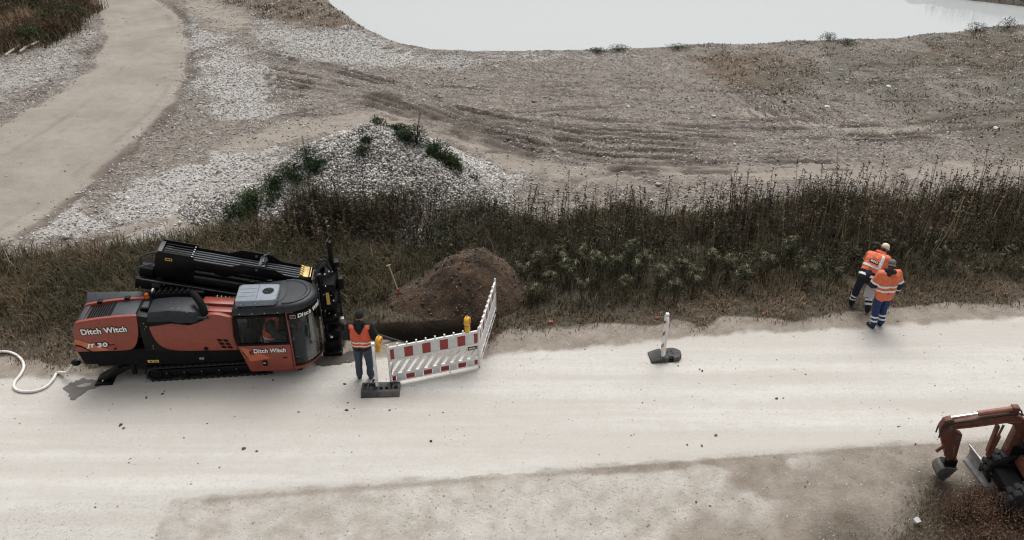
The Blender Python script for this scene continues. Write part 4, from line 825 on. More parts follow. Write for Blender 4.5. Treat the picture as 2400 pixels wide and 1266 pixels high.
# rod box
near_plate = [(-3.72, 0.75), (-3.72, 1.30), (-3.66, 1.36), (-2.98, 1.36), (-2.95, 1.28), (-2.20, 1.28), (-2.0, 1.37), (-1.30, 1.37), (-1.08, 1.28), (-0.55, 1.28), (-0.50, 1.22), (-0.50, 1.14), (-2.0, 1.14), (-2.3, 0.98), (-2.9, 1.14), (-2.95, 0.75)]
far_plate = [(-3.72, 0.75), (-3.72, 1.33), (-3.66, 1.39), (-2.98, 1.39), (-2.95, 1.33), (-2.30, 1.33), (-2.05, 1.45), (-1.45, 1.45), (-1.20, 1.33), (-0.55, 1.33), (-0.50, 1.28), (-0.50, 0.75)]
MB().prism(near_plate, 1, 0.995, 1.01).build('box_plate', 'black', fr, bevel=0.003); MB().prism(far_plate, 1, 1.45, 1.465).build('box_plate', 'black', fr, bevel=0.003)
fbox('box_floor', 'blackmatt', (-3.70, 1.01, 0.72), (-0.52, 1.45, 0.76), 0.004); fbox('box_end', 'black', (-3.72, 1.012, 0.76), (-3.69, 1.448, 1.30), 0.004); fbox('box_end', 'panel', (-0.53, 1.012, 0.9), (-0.50, 1.448, 1.28), 0.004)
fbox('box_lid', 'panel', (-3.69, 1.02, 1.345), (-3.60, 1.44, 1.365), 0.004)
for i in range(4): fbox('box_divider', 'black', (-3.58, 1.03 + i * 0.11, 1.335), (-3.02, 1.05 + i * 0.11, 1.355), 0.003)
for i in range(5): MB().sphere((-3.0, 1.02 + i * 0.10, 1.345), 0.016, 8, 5).build('bolt', 'chrome', fr)
rod_me = MB().lathe([(0.020, -3.02), (0.038, -3.0), (0.038, -2.86), (0.030, -2.83), (0.030, -0.24), (0.039, -0.21), (0.039, -0.02), (0.022, 0.0)], 12, 0).mesh('drill_rod', smooth=True); rod_me.materials.append(MT['rod'])
for col_ in range(5):
    for row in range(4):
        if row < 3 and 0 < col_ < 4: continue                # only the outer rods can be seen
        o = link('drill_rod', rod_me, None, fr); o.location = (-0.60, 1.055 + col_ * 0.088, 0.84 + row * 0.135)
for s, y, dz in ((-1.68, 1.01, 0.0), (-1.75, 1.45, 0.06)): MB().lathe([(0.001, y - 0.02), (0.03, y - 0.018), (0.03, y)], 10, 1).build('pivot_pin', 'steel', fr).location = (s, 0, 1.30 + dz)
MB().box((-1.66, 1.02, 1.37), (-1.52, 1.46, 1.40)).box((-1.60, 1.10, 1.40), (-1.56, 1.42, 1.47)).build('rod_lock_bar', 'rod', fr, bevel=0.008)
MB().tube([(-1.62, 1.05, 1.40), (-1.50, 1.2, 1.46), (-1.60, 1.3, 1.47), (-1.48, 1.42, 1.52)], 0.022, 8).build('lock_lever', 'panel', fr, smooth=True)
jb = fbox('rod_gripper', 'brass', (-0.72, 1.02, 1.29), (-0.60, 1.44, 1.33), 0.008)
for i in range(5): MB().prism([(-0.80, 1.30), (-0.72, 1.295), (-0.72, 1.345), (-0.78, 1.36)], 1, 1.035 + i * 0.085, 1.085 + i * 0.085).build('gripper_finger', 'brass', jb, bevel=0.006)
fbox('gripper_bar', 'brass', (-0.58, 1.03, 1.30), (-0.555, 1.43, 1.335), 0.004, jb)
fbox('warning_sticker', 'yellow', (-3.52, 0.9915, 1.17), (-3.38, 0.9945, 1.235), 0); fbox('sticker_text', 'blackmatt', (-3.50, 0.9905, 1.19), (-3.43, 0.9918, 1.215), 0); fbox('sticker_text', 'blackmatt', (-3.42, 0.9905, 1.185), (-3.40, 0.9918, 1.222), 0)
for x in (-3.3, -2.0, -0.7): fbox('frame_strut', 'black', (x, 1.0, 0.40), (x + 0.12, 1.36, 0.52), 0.01)
bar('lift_cylinder', 'black', (0.6, 1.15, 0.5), (1.3, 1.15, 1.25), (0.09, 0.09)); bar('lift_cylinder', 'black', (1.6, 1.2, 0.4), (2.3, 1.2, 0.95), (0.09, 0.09))
# hydraulic hoses between hood and frame
for i in range(7):
    x = 1.35 + i * 0.08; MB().tube(smooth_poly([(x, 0.55, 1.45), (x + 0.03, 0.66, 1.66 - 0.02 * i), (x + 0.1, 0.76, 1.52), (x + 0.25, 0.84, 1.25)], 4), 0.016, 7).build('hydraulic_hose', 'rubber', rig, smooth=True)
    MB().tube([(x + 0.02, 0.63, 1.62 - 0.02 * i), (x + 0.05, 0.69, 1.65 - 0.02 * i)], 0.022, 8).build('hose_fitting', 'chrome', rig, smooth=True)
# ---- front wrench and anchor assembly
wr = empty('wrench_assembly', (3.62, 0.95, 0.0), 0, rig)
def wbox(name, mat, a, b, bevel=0.008): return MB().box(a, b).build(name, mat, wr, bevel=bevel)
wbox('anchor_plate', 'black', (-0.20, -0.42, 0.0), (0.22, 0.62, 0.10), 0.02)
wbox('anchor_base', 'blackmatt', (-0.16, -0.34, 0.10), (0.20, 0.54, 0.34), 0.03)
MB().tube([(0.08, -0.26, 0.0), (0.08, -0.26, 0.16)], 0.15, 20).build('auger_foot', 'black', wr, smooth=True)
for (x, y, r, z1) in ((-0.07, -0.22, 0.055, 2.0), (0.13, -0.10, 0.05, 1.55), (-0.07, 0.30, 0.055, 2.05), (0.18, 0.34, 0.06, 1.95), (0.05, 0.12, 0.075, 1.30)):
    MB().tube([(x, y, 0.1), (x, y, z1)], r, 12).build('guide_column', 'black', wr, smooth=True)
    MB().tube([(x, y, z1), (x, y, z1 + 0.03)], r * 0.6, 10).build('column_cap', 'panel', wr)
MB().box((0.10, 0.22, 1.95), (0.19, 0.34, 2.52)).box((0.09, 0.20, 2.50), (0.13, 0.36, 2.56)).build('anchor_mast', 'black', wr, bevel=0.01)
for z in (0.42, 0.78, 1.18, 1.62): wbox('clamp_block', 'blackmatt', (-0.15, -0.30, z), (0.22, 0.46, z + 0.17), 0.02)
wbox('clamp_block', 'black', (0.16, 0.26, 1.30), (0.34, 0.44, 1.58), 0.02); wbox('top_bracket', 'black', (0.10, 0.24, 1.90), (0.30, 0.42, 2.02), 0.012)
bar('guard_post', 'panel', (-0.12, -0.36, 0.35), (-0.12, -0.36, 1.86), (0.025, 0.025), wr)
wbox('warning_sticker', 'yellow', (0.02, -0.305, 1.30), (0.09, -0.3015, 1.60), 0); MB().tube([(-0.05, -0.32, 0.8), (0.2, -0.32, 0.85), (0.24, -0.3, 1.1)], 0.02, 8).build('pressure_line', 'black', wr, smooth=True)
for i in range(8):
    y = -0.22 + i * 0.09; p = smooth_poly([(-0.05 + 0.03 * (i % 3), y, 1.55), (-0.18, y * 0.9, 1.85 + 0.05 * (i % 2)), (0.02, y * 0.5 + 0.1, 2.18 - 0.06 * i % 0.2), (0.15, 0.15, 1.86)], 5)
    MB().tube(p, 0.017, 7).build('hydraulic_hose', 'rubber', wr, smooth=True)
for i in range(11):
    MB().sphere((-0.12 + 0.31 * RNG.random(), -0.33 + 0.02 * RNG.random(), 0.5 + 1.3 * RNG.random()), 0.014, 7, 5).build('hose_fitting', 'chrome', wr)
for i, (x, y, z) in enumerate(((-0.1, -0.05, 1.82), (-0.02, 0.05, 1.83), (0.06, 0.14, 1.84), (0.12, 0.2, 1.80), (-0.13, 0.1, 1.80))): MB().tube([(x, y, z), (x + 0.03, y - 0.05, z + 0.05)], 0.02, 7).build('hose_fitting', 'chrome', wr)
wbox('yellow_tag', 'text', (0.0, -0.31, 0.42), (0.05, -0.302, 0.47), 0); wbox('rod_gland', 'steel', (0.20, -0.06, 0.62), (0.30, 0.06, 0.74), 0.02)
# the rod now being pushed: leaves the wrench and runs down into the pit
ra = Vector((RIG_O[0], RIG_O[1], 0)) + Matrix.Rotation(RIG_R, 3, 'Z') @ Vector((3.80, 0.92, 0.62)); rb = Vector((-1.55, 15.86, -0.55))
tag(MB().tube([ra, ra.lerp(rb, 0.5), rb], 0.032, 12).build('drill_string', 'rod', None, smooth=True), 'long dark drill rod running from the rig down into the pit', 'drill rod')
# ================================================================== VEGETATION
MT['grass'] = mat_rand('dry_grass', [(0.032, 0.033, 0.022), (0.064, 0.060, 0.034), (0.112, 0.089, 0.053), (0.198, 0.140, 0.090), (0.396, 0.279, 0.192)], 0.85, spec=0.08)
MT['weed'] = mat_rand('dead_weed', [(0.027, 0.022, 0.018), (0.058, 0.045, 0.033), (0.112, 0.086, 0.061), (0.214, 0.158, 0.108), (0.427, 0.326, 0.225)], 0.9, spec=0.06)
MT['leaf'] = mat_rand('grey_green_leaf', [(0.030, 0.030, 0.019), (0.064, 0.065, 0.040), (0.125, 0.124, 0.076), (0.266, 0.250, 0.166)], 0.75, spec=0.12)
MT['moss'] = mat_rand('green_plant', [(0.014, 0.027, 0.014), (0.030, 0.057, 0.025), (0.069, 0.104, 0.044), (0.138, 0.151, 0.069)], 0.85, spec=0.08)
MT['shrub'] = mat_rand('brown_shrub_leaf', [(0.03, 0.018, 0.013), (0.075, 0.042, 0.03), (0.13, 0.075, 0.053), (0.22, 0.145, 0.10), (0.11, 0.10, 0.055)], 0.85, spec=0.08)
def blades(P, h, w, bend, tint, az=None, up=1.0):
    """two-segment grass blades: 5 vertices, 3 triangles each"""
    n = len(P); az = RNG.uniform(0, 6.283, n) if az is None else az
    d = np.stack([np.cos(az), np.sin(az), np.zeros(n)], -1); s = np.stack([-np.sin(az), np.cos(az), np.zeros(n)], -1)
    b = (bend * h)[:, None] * d; z = np.array([0, 0, 1.0])
    mid = P + 0.35 * b + (h * 0.6)[:, None] * z; tip = P + b + (h * np.sqrt(np.clip(1 - bend ** 2 * 0.6, 0.1, 1)) * up)[:, None] * z
    sw = s * (w / 2)[:, None]
    V = np.stack([P - sw, P + sw, mid - sw * 0.8, mid + sw * 0.8, tip], 1); k = (np.arange(n) * 5)[:, None]
    F_ = np.concatenate([k + np.array([[0, 1, 3]]), k + np.array([[0, 3, 2]]), k + np.array([[2, 3, 4]])], 0)
    return V.reshape(-1, 3), F_, np.repeat(tint, 5)
def leaves(P, D, ln, w, tint, droop=0.25):
    """flat pointed leaves with a fold: 4 vertices, 2 triangles each; D is the leaf direction"""
    n = len(P); D = D / (np.linalg.norm(D, axis=1, keepdims=True) + 1e-9); z = np.array([0, 0, 1.0])
    s = np.cross(D, z + RNG.normal(0, 0.35, (n, 3))); s /= (np.linalg.norm(s, axis=1, keepdims=True) + 1e-9)
    mid = P + D * (ln * 0.45)[:, None]; tip = P + D * ln[:, None] - z * (ln * droop)[:, None]
    V = np.stack([P, mid + s * (w / 2)[:, None], tip, mid - s * (w / 2)[:, None]], 1); k = (np.arange(n) * 4)[:, None]
    F_ = np.concatenate([k + np.array([[0, 1, 2]]), k + np.array([[0, 2, 3]])], 0)
    return V.reshape(-1, 3), F_, np.repeat(tint, 4)
def stalks(P, T, r, tint):
    """thin three-sided stems from P to T with a slight kink"""
    n = len(P); M_ = (P + T) / 2 + RNG.normal(0, 0.02, (n, 3)); rings = []
    for Q, k in ((P, 1.0), (M_, 0.8), (T, 0.35)):
        for a in (0, 2.094, 4.189): rings.append(Q + np.stack([np.cos(a) * r * k, np.sin(a) * r * k, 0 * r], -1))
    V = np.stack(rings, 1); k = (np.arange(n) * 9)[:, None]; fl = []
    for s_ in (0, 3):
        for j in range(3):
            a, b_ = s_ + j, s_ + (j + 1) % 3; fl += [(a, b_, b_ + 3), (a, b_ + 3, a + 3)]
    F_ = np.concatenate([k + np.array([f]) for f in fl], 0)
    return V.reshape(-1, 3), F_, np.repeat(tint, 9)
def merge(parts):
    V = []; F_ = []; T_ = []; n = 0
    for v, f, t_ in parts: V.append(v); F_.append(f + n); T_.append(t_); n += len(v)
    return np.concatenate(V), np.concatenate(F_), np.concatenate(T_)
def veg(name, parts, mat, parent=None):
    V, F_, T_ = merge(parts); return link(name, raw_mesh(name, V, F_, np.clip(T_, 0, 1)), mat, parent)
def P3(x, y, dz=0.0): return np.stack([x, y, np.maximum(hgt(x, y), np.where(gheap(x, y) > 0.02, heap_h(gheap, x, y), -9)) + dz], -1)
TALL = atn([(600, 575), (700, 545), (800, 525), (900, 535), (1050, 530), (1200, 515), (1500, 505), (1800, 488), (2100, 474), (2600, 455), (3000, 440), (3000, 590), (2600, 600), (2200, 612), (1900, 620), (1600, 615), (1350, 605), (1200, 575), (1040, 585), (900, 605), (780, 610), (620, 600)])
RIGM = [np.array(RIG_O) + np.array([math.cos(RIG_R) * a - math.sin(RIG_R) * b_, math.sin(RIG_R) * a + math.cos(RIG_R) * b_]) for a, b_ in ((-1.5, -0.2), (4.0, -0.2), (4.0, 1.8), (-1.5, 1.8))]
def free(x, y): return (sdf(x, y, PIT) < -0.06) & (sheap(x, y) < 0.06) & (sdf(x, y, np.array(RIGM)) < 0.25) & (gheap(x, y) < 1.0)
def vdens(x, y): return look(m_verge, x, y) * free(x, y) * in_view(x, y)
# short matted grass of the whole verge
x, y = sample(230000, -17, 19, 14.3, 25.5, lambda x, y: vdens(x, y) * np.clip(0.25 + 1.1 * sstep(0.35, 0.6, fbm(x * 1.6, y * 1.6, 101)), 0, 1))
n = len(x); dist = look(d_road, x, y); near = sstep(-2.3, -0.4, dist)        # towards the road: shorter, drier
back = sstep(-1.2, -3.2, dist)
tn = fbm(x * 0.5, y * 0.5, 111); h = RNG.uniform(0.10, 0.30, n) * (1 - 0.35 * near) * (0.8 + 0.9 * back * (x < -3.0) + 0.35 * back)
ti = np.clip(RNG.normal(0.34, 0.2, n) + 0.36 * near + 0.9 * (tn - 0.5) - 0.20 * back * (x > -3), 0, 1)
veg('verge_grass', [blades(P3(x, y, -0.02), h, RNG.uniform(0.010, 0.022, n), RNG.uniform(0.5, 1.0, n), ti)], 'grass'); tag(bpy.data.objects['verge_grass'], 'matted short grass of the verge along the gravel road', 'grass', kind='stuff')
# long grass
x, y = sample(60000, -17, 19, 15.5, 25.5, lambda x, y: vdens(x, y) * sstep(-0.9, -2.2, look(d_road, x, y)) * np.clip(0.2 + sstep(0.4, 0.62, fbm(x * 0.9 + 3, y * 0.9, 103)), 0, 1))
n = len(x); h = RNG.uniform(0.25, 0.62, n); ti = np.clip(RNG.normal(0.30, 0.22, n) + 0.5 * (fbm(x * 0.4, y * 0.4, 113) - 0.5), 0, 1)
veg('long_grass', [blades(P3(x, y, -0.02), h, RNG.uniform(0.008, 0.018, n), RNG.uniform(0.2, 0.9, n), ti)], 'grass'); tag(bpy.data.objects['long_grass'], 'long tangled dark grass at the back of the verge', 'grass', kind='stuff')
# field tufts on the right and brown grass on the spit
x, y = sample(130000, -16, 28, 22, 46.3, lambda x, y: np.clip(look(m_tuft, x, y) * 0.8 + look(m_brown, x, y) * 0.9, 0, 1) * (look(d_lake, x, y) < 0.3) * sstep(0.42, 0.6, fbm(x * 1.9, y * 1.9, 105)))
n = len(x); h = RNG.uniform(0.03, 0.10, n) + 0.10 * look(m_brown, x, y) * (x < 0) * RNG.uniform(0, 1, n)
veg('field_tufts', [blades(P3(x, y, -0.01), h, RNG.uniform(0.02, 0.045, n), RNG.uniform(0.3, 1.0, n), np.clip(RNG.normal(0.36, 0.22, n), 0, 1))], 'grass'); tag(bpy.data.objects['field_tufts'], 'low sparse grass tufts across the stony field', 'grass', kind='stuff')
# tall dead weeds with seed heads
x, y = sample(15000, -8, 19, 17.5, 25.5, lambda x, y: (sdf(x, y, TALL) > 0) * free(x, y) * np.clip(0.25 + sstep(0.3, 0.6, fbm(x * 1.3, y * 1.3, 121)), 0, 1) * np.where(x < -0.5, 0.40, 0.36) * (0.35 + 0.65 * sstep(0.0, 0.7, sdf(x, y, TALL))))
n = len(x); B0 = P3(x, y, -0.05); hh = RNG.triangular(0.55, 1.05, 1.65, n) * np.where(x > 6, 1.08, 0.95) * np.where(x < -0.5, 0.9, 1.05); lean = RNG.normal(0, 0.09, (n, 2))
T0 = B0 + np.stack([lean[:, 0] * hh, lean[:, 1] * hh, hh], -1); tw = np.clip(RNG.normal(0.44, 0.26, n) + 0.9 * (fbm(x * 0.5, y * 0.5, 123) - 0.5), 0, 1); parts = [stalks(B0, T0, RNG.uniform(0.007, 0.013, n), tw)]
for k in range(11):                                   # seed head: tufts crowded in the top quarter
    f = RNG.uniform(0.78, 1.02, n)[:, None]; Q = B0 + (T0 - B0) * f; D = np.stack([RNG.normal(0, 0.7, n), RNG.normal(0, 0.7, n), RNG.uniform(0.2, 1.4, n)], -1)
    parts.append(leaves(Q, D, RNG.uniform(0.04, 0.12, n), RNG.uniform(0.022, 0.050, n), np.clip(tw * 0.7 + RNG.normal(0.0, 0.12, n), 0, 1)))
for k in range(4):                                    # withered leaves on the stem
    f = RNG.uniform(0.12, 0.8, n)[:, None]; Q = B0 + (T0 - B0) * f; D = np.stack([RNG.normal(0, 1, n), RNG.normal(0, 1, n), RNG.uniform(-0.5, 0.5, n)], -1)
    parts.append(leaves(Q, D, RNG.uniform(0.06, 0.17, n), RNG.uniform(0.010, 0.026, n), np.clip(tw + RNG.normal(-0.05, 0.15, n), 0, 1), 0.5))
veg('tall_weeds', parts, 'weed'); tag(bpy.data.objects['tall_weeds'], 'dense band of tall dark dead weed stalks with seed heads', 'weeds', kind='stuff')
# leafy undergrowth filling the foot of the band
x, y = sample(24000, -8, 19, 16.6, 25, lambda x, y: ((sdf(x, y, TALL) > -0.75) | ((x < -3) & (look(d_road, x, y) < -2.2))) * vdens(x, y) * sstep(0.36, 0.6, fbm(x * 1.5, y * 1.5, 131)) * np.where(x < -2, 0.12, 0.36))
n = len(x); B0 = P3(x, y); parts = []
hb = RNG.uniform(0.25, 0.65, n)
for k in range(16):
    Q = B0 + np.stack([RNG.normal(0, 0.07, n), RNG.normal(0, 0.07, n), hb * RNG.uniform(0.1, 1, n)], -1); D = np.stack([RNG.normal(0, 1, n), RNG.normal(0, 1, n), RNG.uniform(-0.2, 0.9, n)], -1)
    parts.append(leaves(Q, D, RNG.uniform(0.05, 0.13, n), RNG.uniform(0.015, 0.035, n), np.clip(RNG.normal(0.36, 0.22, n) + 0.6 * (fbm(x * 0.8, y * 0.8, 133) - 0.5), 0, 1), 0.35))
veg('undergrowth', parts, 'leaf'); tag(bpy.data.objects['undergrowth'], 'dark leafy undergrowth at the foot of the tall weeds', 'undergrowth', kind='stuff')
# single leafy weeds with star-like whorls: things one can pick out in the band
def whorl_plant(k, shoots, height):
    rs = np.random.default_rng(500 + k); root = empty('leafy_weed'); mb = MB(); parts = []
    for s_ in range(shoots):
        a = rs.uniform(0, 6.28); r = rs.uniform(0.02, 0.22); top = np.array([math.cos(a) * r, math.sin(a) * r, height * rs.uniform(0.65, 1.0)]); foot = top * np.array([0.25, 0.25, 0])
        mb.tube([foot, (foot + top) / 2 + rs.normal(0, 0.02, 3), top], [0.008, 0.006, 0.004], 5)
        for lvl in (1.0, 0.82, 0.62):
            m_ = 9 if lvl == 1.0 else 7; q = foot + (top - foot) * lvl; az = rs.uniform(0, 6.28) + np.arange(m_) * 6.283 / m_; el = rs.uniform(0.15, 0.7) if lvl == 1.0 else rs.uniform(-0.2, 0.4)
            D = np.stack([np.cos(az), np.sin(az), np.full(m_, el)], -1); parts.append(leaves(np.repeat(q[None], m_, 0), D, rs.uniform(0.09, 0.19, m_), rs.uniform(0.020, 0.034, m_), np.clip(rs.normal(0.62 if lvl == 1 else 0.4, 0.16, m_), 0, 1), 0.35))
    mb.build('stem', 'bark', root); veg('foliage', parts, 'leaf', root); return root
protos = [whorl_plant(k, sh_, hh_) for k, (sh_, hh_) in enumerate([(6, 0.8), (8, 0.95), (5, 0.65), (7, 0.7)])]
wp_px = [(1225, 655), (1265, 640), (1290, 675), (1330, 650), (1365, 690), (1400, 660), (1440, 640), (1465, 680), (1500, 650), (1535, 690), (1562, 655), (1600, 640), (1625, 680), (1660, 650), (1700, 640), (1735, 665), (1790, 640), (1850, 620), (2000, 600), (2045, 590), (2075, 585), (2110, 600), (1960, 650), (1245, 700), (1310, 615), (1480, 615), (1575, 700), (1370, 620), (1890, 660), (2200, 620), (2290, 640), (2360, 600), (2390, 640)]
_u = ['first', 'second', 'third', 'fourth', 'fifth', 'sixth', 'seventh', 'eighth', 'ninth']
ORD = _u + ['tenth', 'eleventh', 'twelfth', 'thirteenth', 'fourteenth', 'fifteenth', 'sixteenth', 'seventeenth', 'eighteenth', 'nineteenth', 'twentieth'] + ['twenty-' + k for k in _u] + ['thirtieth'] + ['thirty-' + k for k in _u]
WORD = {i: r for r, i in enumerate(sorted(range(len(wp_px)), key=lambda i: wp_px[i][0]))}
for i, (px, py) in enumerate(wp_px):
    o = protos[i] if i < len(protos) else copy_tree(protos[i % len(protos)])
    q = at(px, py + 12); o.location = (q[0], q[1], hz(*q)); o.rotation_euler = (0, 0, random.uniform(0, 6.28)); s_ = random.uniform(0.75, 1.1) * (0.7 if px > 1900 else 1.0); o.scale = (s_, s_, s_)
    tag(o, 'grey-green weed with star-shaped leaf whorls, %s from the left among its kind' % ORD[WORD[i]], 'weed', 'leafy weeds in the verge')
# plants growing on the gravel heap and elsewhere
def bush(name, label, cat, x, y, z, rx, ry, h, count, mat, leafl=(0.05, 0.12), leafw=(0.014, 0.03), spikes=0, tmean=0.45, group=None, seed=0):
    rs = np.random.default_rng(900 + seed); root = empty(name, (x, y, z)); u = rs.normal(0, 0.42, (count, 3)); u[:, 2] = rs.uniform(0.02, 1, count)
    rr = np.hypot(u[:, 0], u[:, 1]); lim = np.sqrt(np.clip(1 - (u[:, 2]) ** 2 * 0.85, 0.05, 1)); k = rr < lim; u = u[k]; n = len(u)
    Q = u * np.array([rx, ry, h]); D = np.stack([u[:, 0] + rs.normal(0, .5, n), u[:, 1] + rs.normal(0, .5, n), rs.uniform(0.1, 1.3, n)], -1)
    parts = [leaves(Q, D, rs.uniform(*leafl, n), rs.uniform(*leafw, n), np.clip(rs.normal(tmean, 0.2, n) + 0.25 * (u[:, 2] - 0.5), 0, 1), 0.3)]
    mb = MB()
    for i in range(6 + spikes):
        a = rs.uniform(0, 6.28); t_ = rs.uniform(0.2, 0.8); sp_ = i >= 6; top = (math.cos(a) * rx * t_ * 0.6, math.sin(a) * ry * t_ * 0.6, h * (rs.uniform(1.2, 1.7) if sp_ else rs.uniform(0.5, 0.9))); mb.tube([(0, 0, -0.05), (top[0] * 0.4, top[1] * 0.4, top[2] * 0.5), top], [0.012, 0.008, 0.004], 5)
        if sp_:
            m_ = 14; f = rs.uniform(0.7, 1.02, m_)[:, None]; Qs = np.array(top)[None] * f; parts.append(leaves(Qs, rs.normal(0, 1, (m_, 3)), rs.uniform(0.02, 0.06, m_), rs.uniform(0.01, 0.02, m_), rs.uniform(0.0, 0.5, m_)))
    mb.build('stem', 'bark', root); veg('foliage', parts, mat, root); tag(root, label, cat, group); return root
def heap_pt(px, py):
    """first point of the gravel heap's surface along a photo pixel's ray"""
    zs = np.arange(2.4, -0.1, -0.02); q = np.array([at(px, py, z_) for z_ in zs]); hit = np.nonzero(heap_h(gheap, q[:, 0], q[:, 1]) >= zs)[0]
    i = hit[0] if len(hit) else len(zs) - 1; return q[i][0], q[i][1], max(zs[i] - 0.03, 0.0)
hb_ = [(886, 285, 0.22, 0.18, 0.20, 'tiny green tuft on the very tip of the gravel heap', 0), (722, 378, 0.36, 0.3, 0.55, 'dark green upright bush on the left slope of the gravel heap', 2), (742, 392, 0.30, 0.3, 0.32, 'rounded dark green clump just right of the upright bush on the heap', 0),
       (680, 405, 0.50, 0.35, 0.38, 'long dark green clump on the left flank of the gravel heap', 1), (650, 428, 0.40, 0.3, 0.30, 'lower green clump at the left flank of the gravel heap', 3), (852, 353, 0.24, 0.2, 0.24, 'small dark tuft alone in the middle of the gravel slope', 0), (859, 324, 0.15, 0.12, 0.14, 'smallest green tuft high on the gravel slope', 0),
       (930, 300, 0.40, 0.25, 0.22, 'flat green mat just right of the heap tip', 0), (975, 330, 0.36, 0.3, 0.60, 'tall dark green bush on the right shoulder of the gravel heap', 2), (945, 322, 0.34, 0.3, 0.30, 'dark green clump left of the tall bush on the right shoulder', 0), (1020, 352, 0.45, 0.3, 0.35, 'loose grassy clump with stalks on the right slope of the heap', 5), (1050, 372, 0.36, 0.3, 0.28, 'pale green clump low on the right slope of the heap', 3),
       (590, 462, 0.40, 0.3, 0.30, 'yellow-green sprawling plant at the left foot of the gravel heap', 3), (560, 495, 0.45, 0.35, 0.32, 'mossy green mat where the gravel heap runs out left', 0), (700, 418, 0.22, 0.2, 0.2, 'small dark tuft below the left flank clumps on the heap', 0),
       (800, 500, 0.65, 0.5, 0.75, 'dark tangled bush at the front foot of the gravel heap', 6), (870, 520, 0.6, 0.5, 0.65, 'second dark tangled bush in front of the gravel heap, right of the first', 6), (760, 530, 0.55, 0.5, 0.55, 'low dark bush left of the tangled bushes below the heap', 4)]
for i, (px, py, rx, ry, h, lb, sp_) in enumerate(hb_):
    x, y, z = heap_pt(px, py + 8); bush('heap_plant', lb, 'plant', x, y, z, rx * 1.25, ry * 1.2, h, 500 if rx < 0.3 else 1150, 'moss' if i < 15 else 'leaf', spikes=sp_, tmean=0.62 if 'yellow' in lb or 'pale' in lb else (0.3 if i < 15 else 0.2), group='plants on the gravel heap', seed=i)
# green growth rooted along the two ridges of the heap
rg = []
for pa, pb, m_ in (((765, 350), (545, 505), 900), ((895, 288), (1110, 400), 900), ((620, 450), (520, 545), 400)):
    for k in range(m_):
        f = RNG.random(); w_ = RNG.normal(0, 1); rg.append((pa[0] + (pb[0] - pa[0]) * f + w_ * 9, pa[1] + (pb[1] - pa[1]) * f + 10 + w_ * 9 + abs(RNG.normal(0, 8))))
rg = [q for q in rg if fbm(np.array([q[0] / 28.0]), np.array([q[1] / 28.0]), 161)[0] > 0.53]
rp = np.array([heap_pt(*q) for q in rg]); rp = np.repeat(rp, 6, 0) + RNG.normal(0, 0.05, (len(rp) * 6, 3)) * np.array([1, 1, 0]); n = len(rp)
hr = veg('heap_grass', [blades(rp, RNG.uniform(0.06, 0.26, n), RNG.uniform(0.010, 0.022, n), RNG.uniform(0.2, 0.9, n), np.clip(RNG.normal(0.4, 0.25, n), 0, 1))], 'moss'); tag(hr, 'green weeds and grass rooted along the ridges of the gravel heap', 'grass', kind='stuff')
sb_ = [(1940, 97, 0.5, 0.35, 'small dark bush on the lake shore, leftmost of the shore bushes'), (1985, 105, 0.55, 0.25, 'flat green patch of plants on the shore beside the small dark bush'), (2285, 78, 0.6, 0.4, 'grey-green bush on the lake shore near the right'), (2360, 72, 0.5, 0.5, 'darkest bush on the lake shore at the far right'), (1400, 121, 0.5, 0.18, 'first low green tuft on the crest of the lake shore'), (1450, 117, 0.7, 0.22, 'low green hedge-like tuft in the middle of the shore crest'), (1590, 112, 0.8, 0.2, 'low green tuft on the shore crest where the grey gravel ends')]
for i, (px, py, rx, h, lb) in enumerate(sb_):
    q = at(px, py); bush('shore_bush', lb, 'bush', q[0], q[1], hz(*q), rx, rx * 0.7, h, 500, 'moss', tmean=0.35, group='bushes along the lake shore', seed=40 + i)
# bank shrubs, upper left
x, y = sample(60000, -30, -17.5, 35, 50, lambda x, y: look(m_shrub, x, y) * np.clip(0.3 + sstep(0.35, 0.6, fbm(x * 0.8, y * 0.8, 141)), 0, 1) * 0.8)
n = len(x); h = RNG.uniform(0.15, 0.6, n) * (0.6 + fbm(x * 0.6, y * 0.6, 143)); tz = fbm(x * 0.5, y * 0.5, 145)
veg('bank_grass', [blades(P3(x, y), h, RNG.uniform(0.015, 0.04, n), RNG.uniform(0.2, 0.9, n), np.clip(RNG.normal(0.5, 0.22, n) + 1.3 * (tz - 0.5), 0, 1))], 'grass'); tag(bpy.data.objects['bank_grass'], 'rough brown and green grass in the upper left corner', 'grass', kind='stuff')
BX = [20, 60, 110, 150, 190, 90, 40, 130, 170, 200, 10, 70, 120]
for i in range(13):
    q = at([20, 60, 110, 150, 190, 90, 40, 130, 170, 200, 10, 70, 120][i], [40, 75, 55, 60, 25, 20, 95, 80, 40, 12, 110, 100, 30][i]); gr = i % 3
    bush('bank_shrub', ['dark leafless shrub', 'rusty brown shrub', 'green shrub'][gr] + ' in the upper left rough, %s one from the left' % ORD[sum(1 for k_ in range(13) if k_ % 3 == gr and BX[k_] < BX[i])], 'shrub', q[0], q[1], hz(*q), 0.9, 0.8, 0.75, 800, ['weed', 'shrub', 'moss'][gr], (0.07, 0.18), (0.02, 0.05), 5, 0.4, ['dark leafless shrubs of the upper left rough', 'rusty brown shrubs of the upper left rough', 'green shrubs of the upper left rough'][gr], 60 + i)
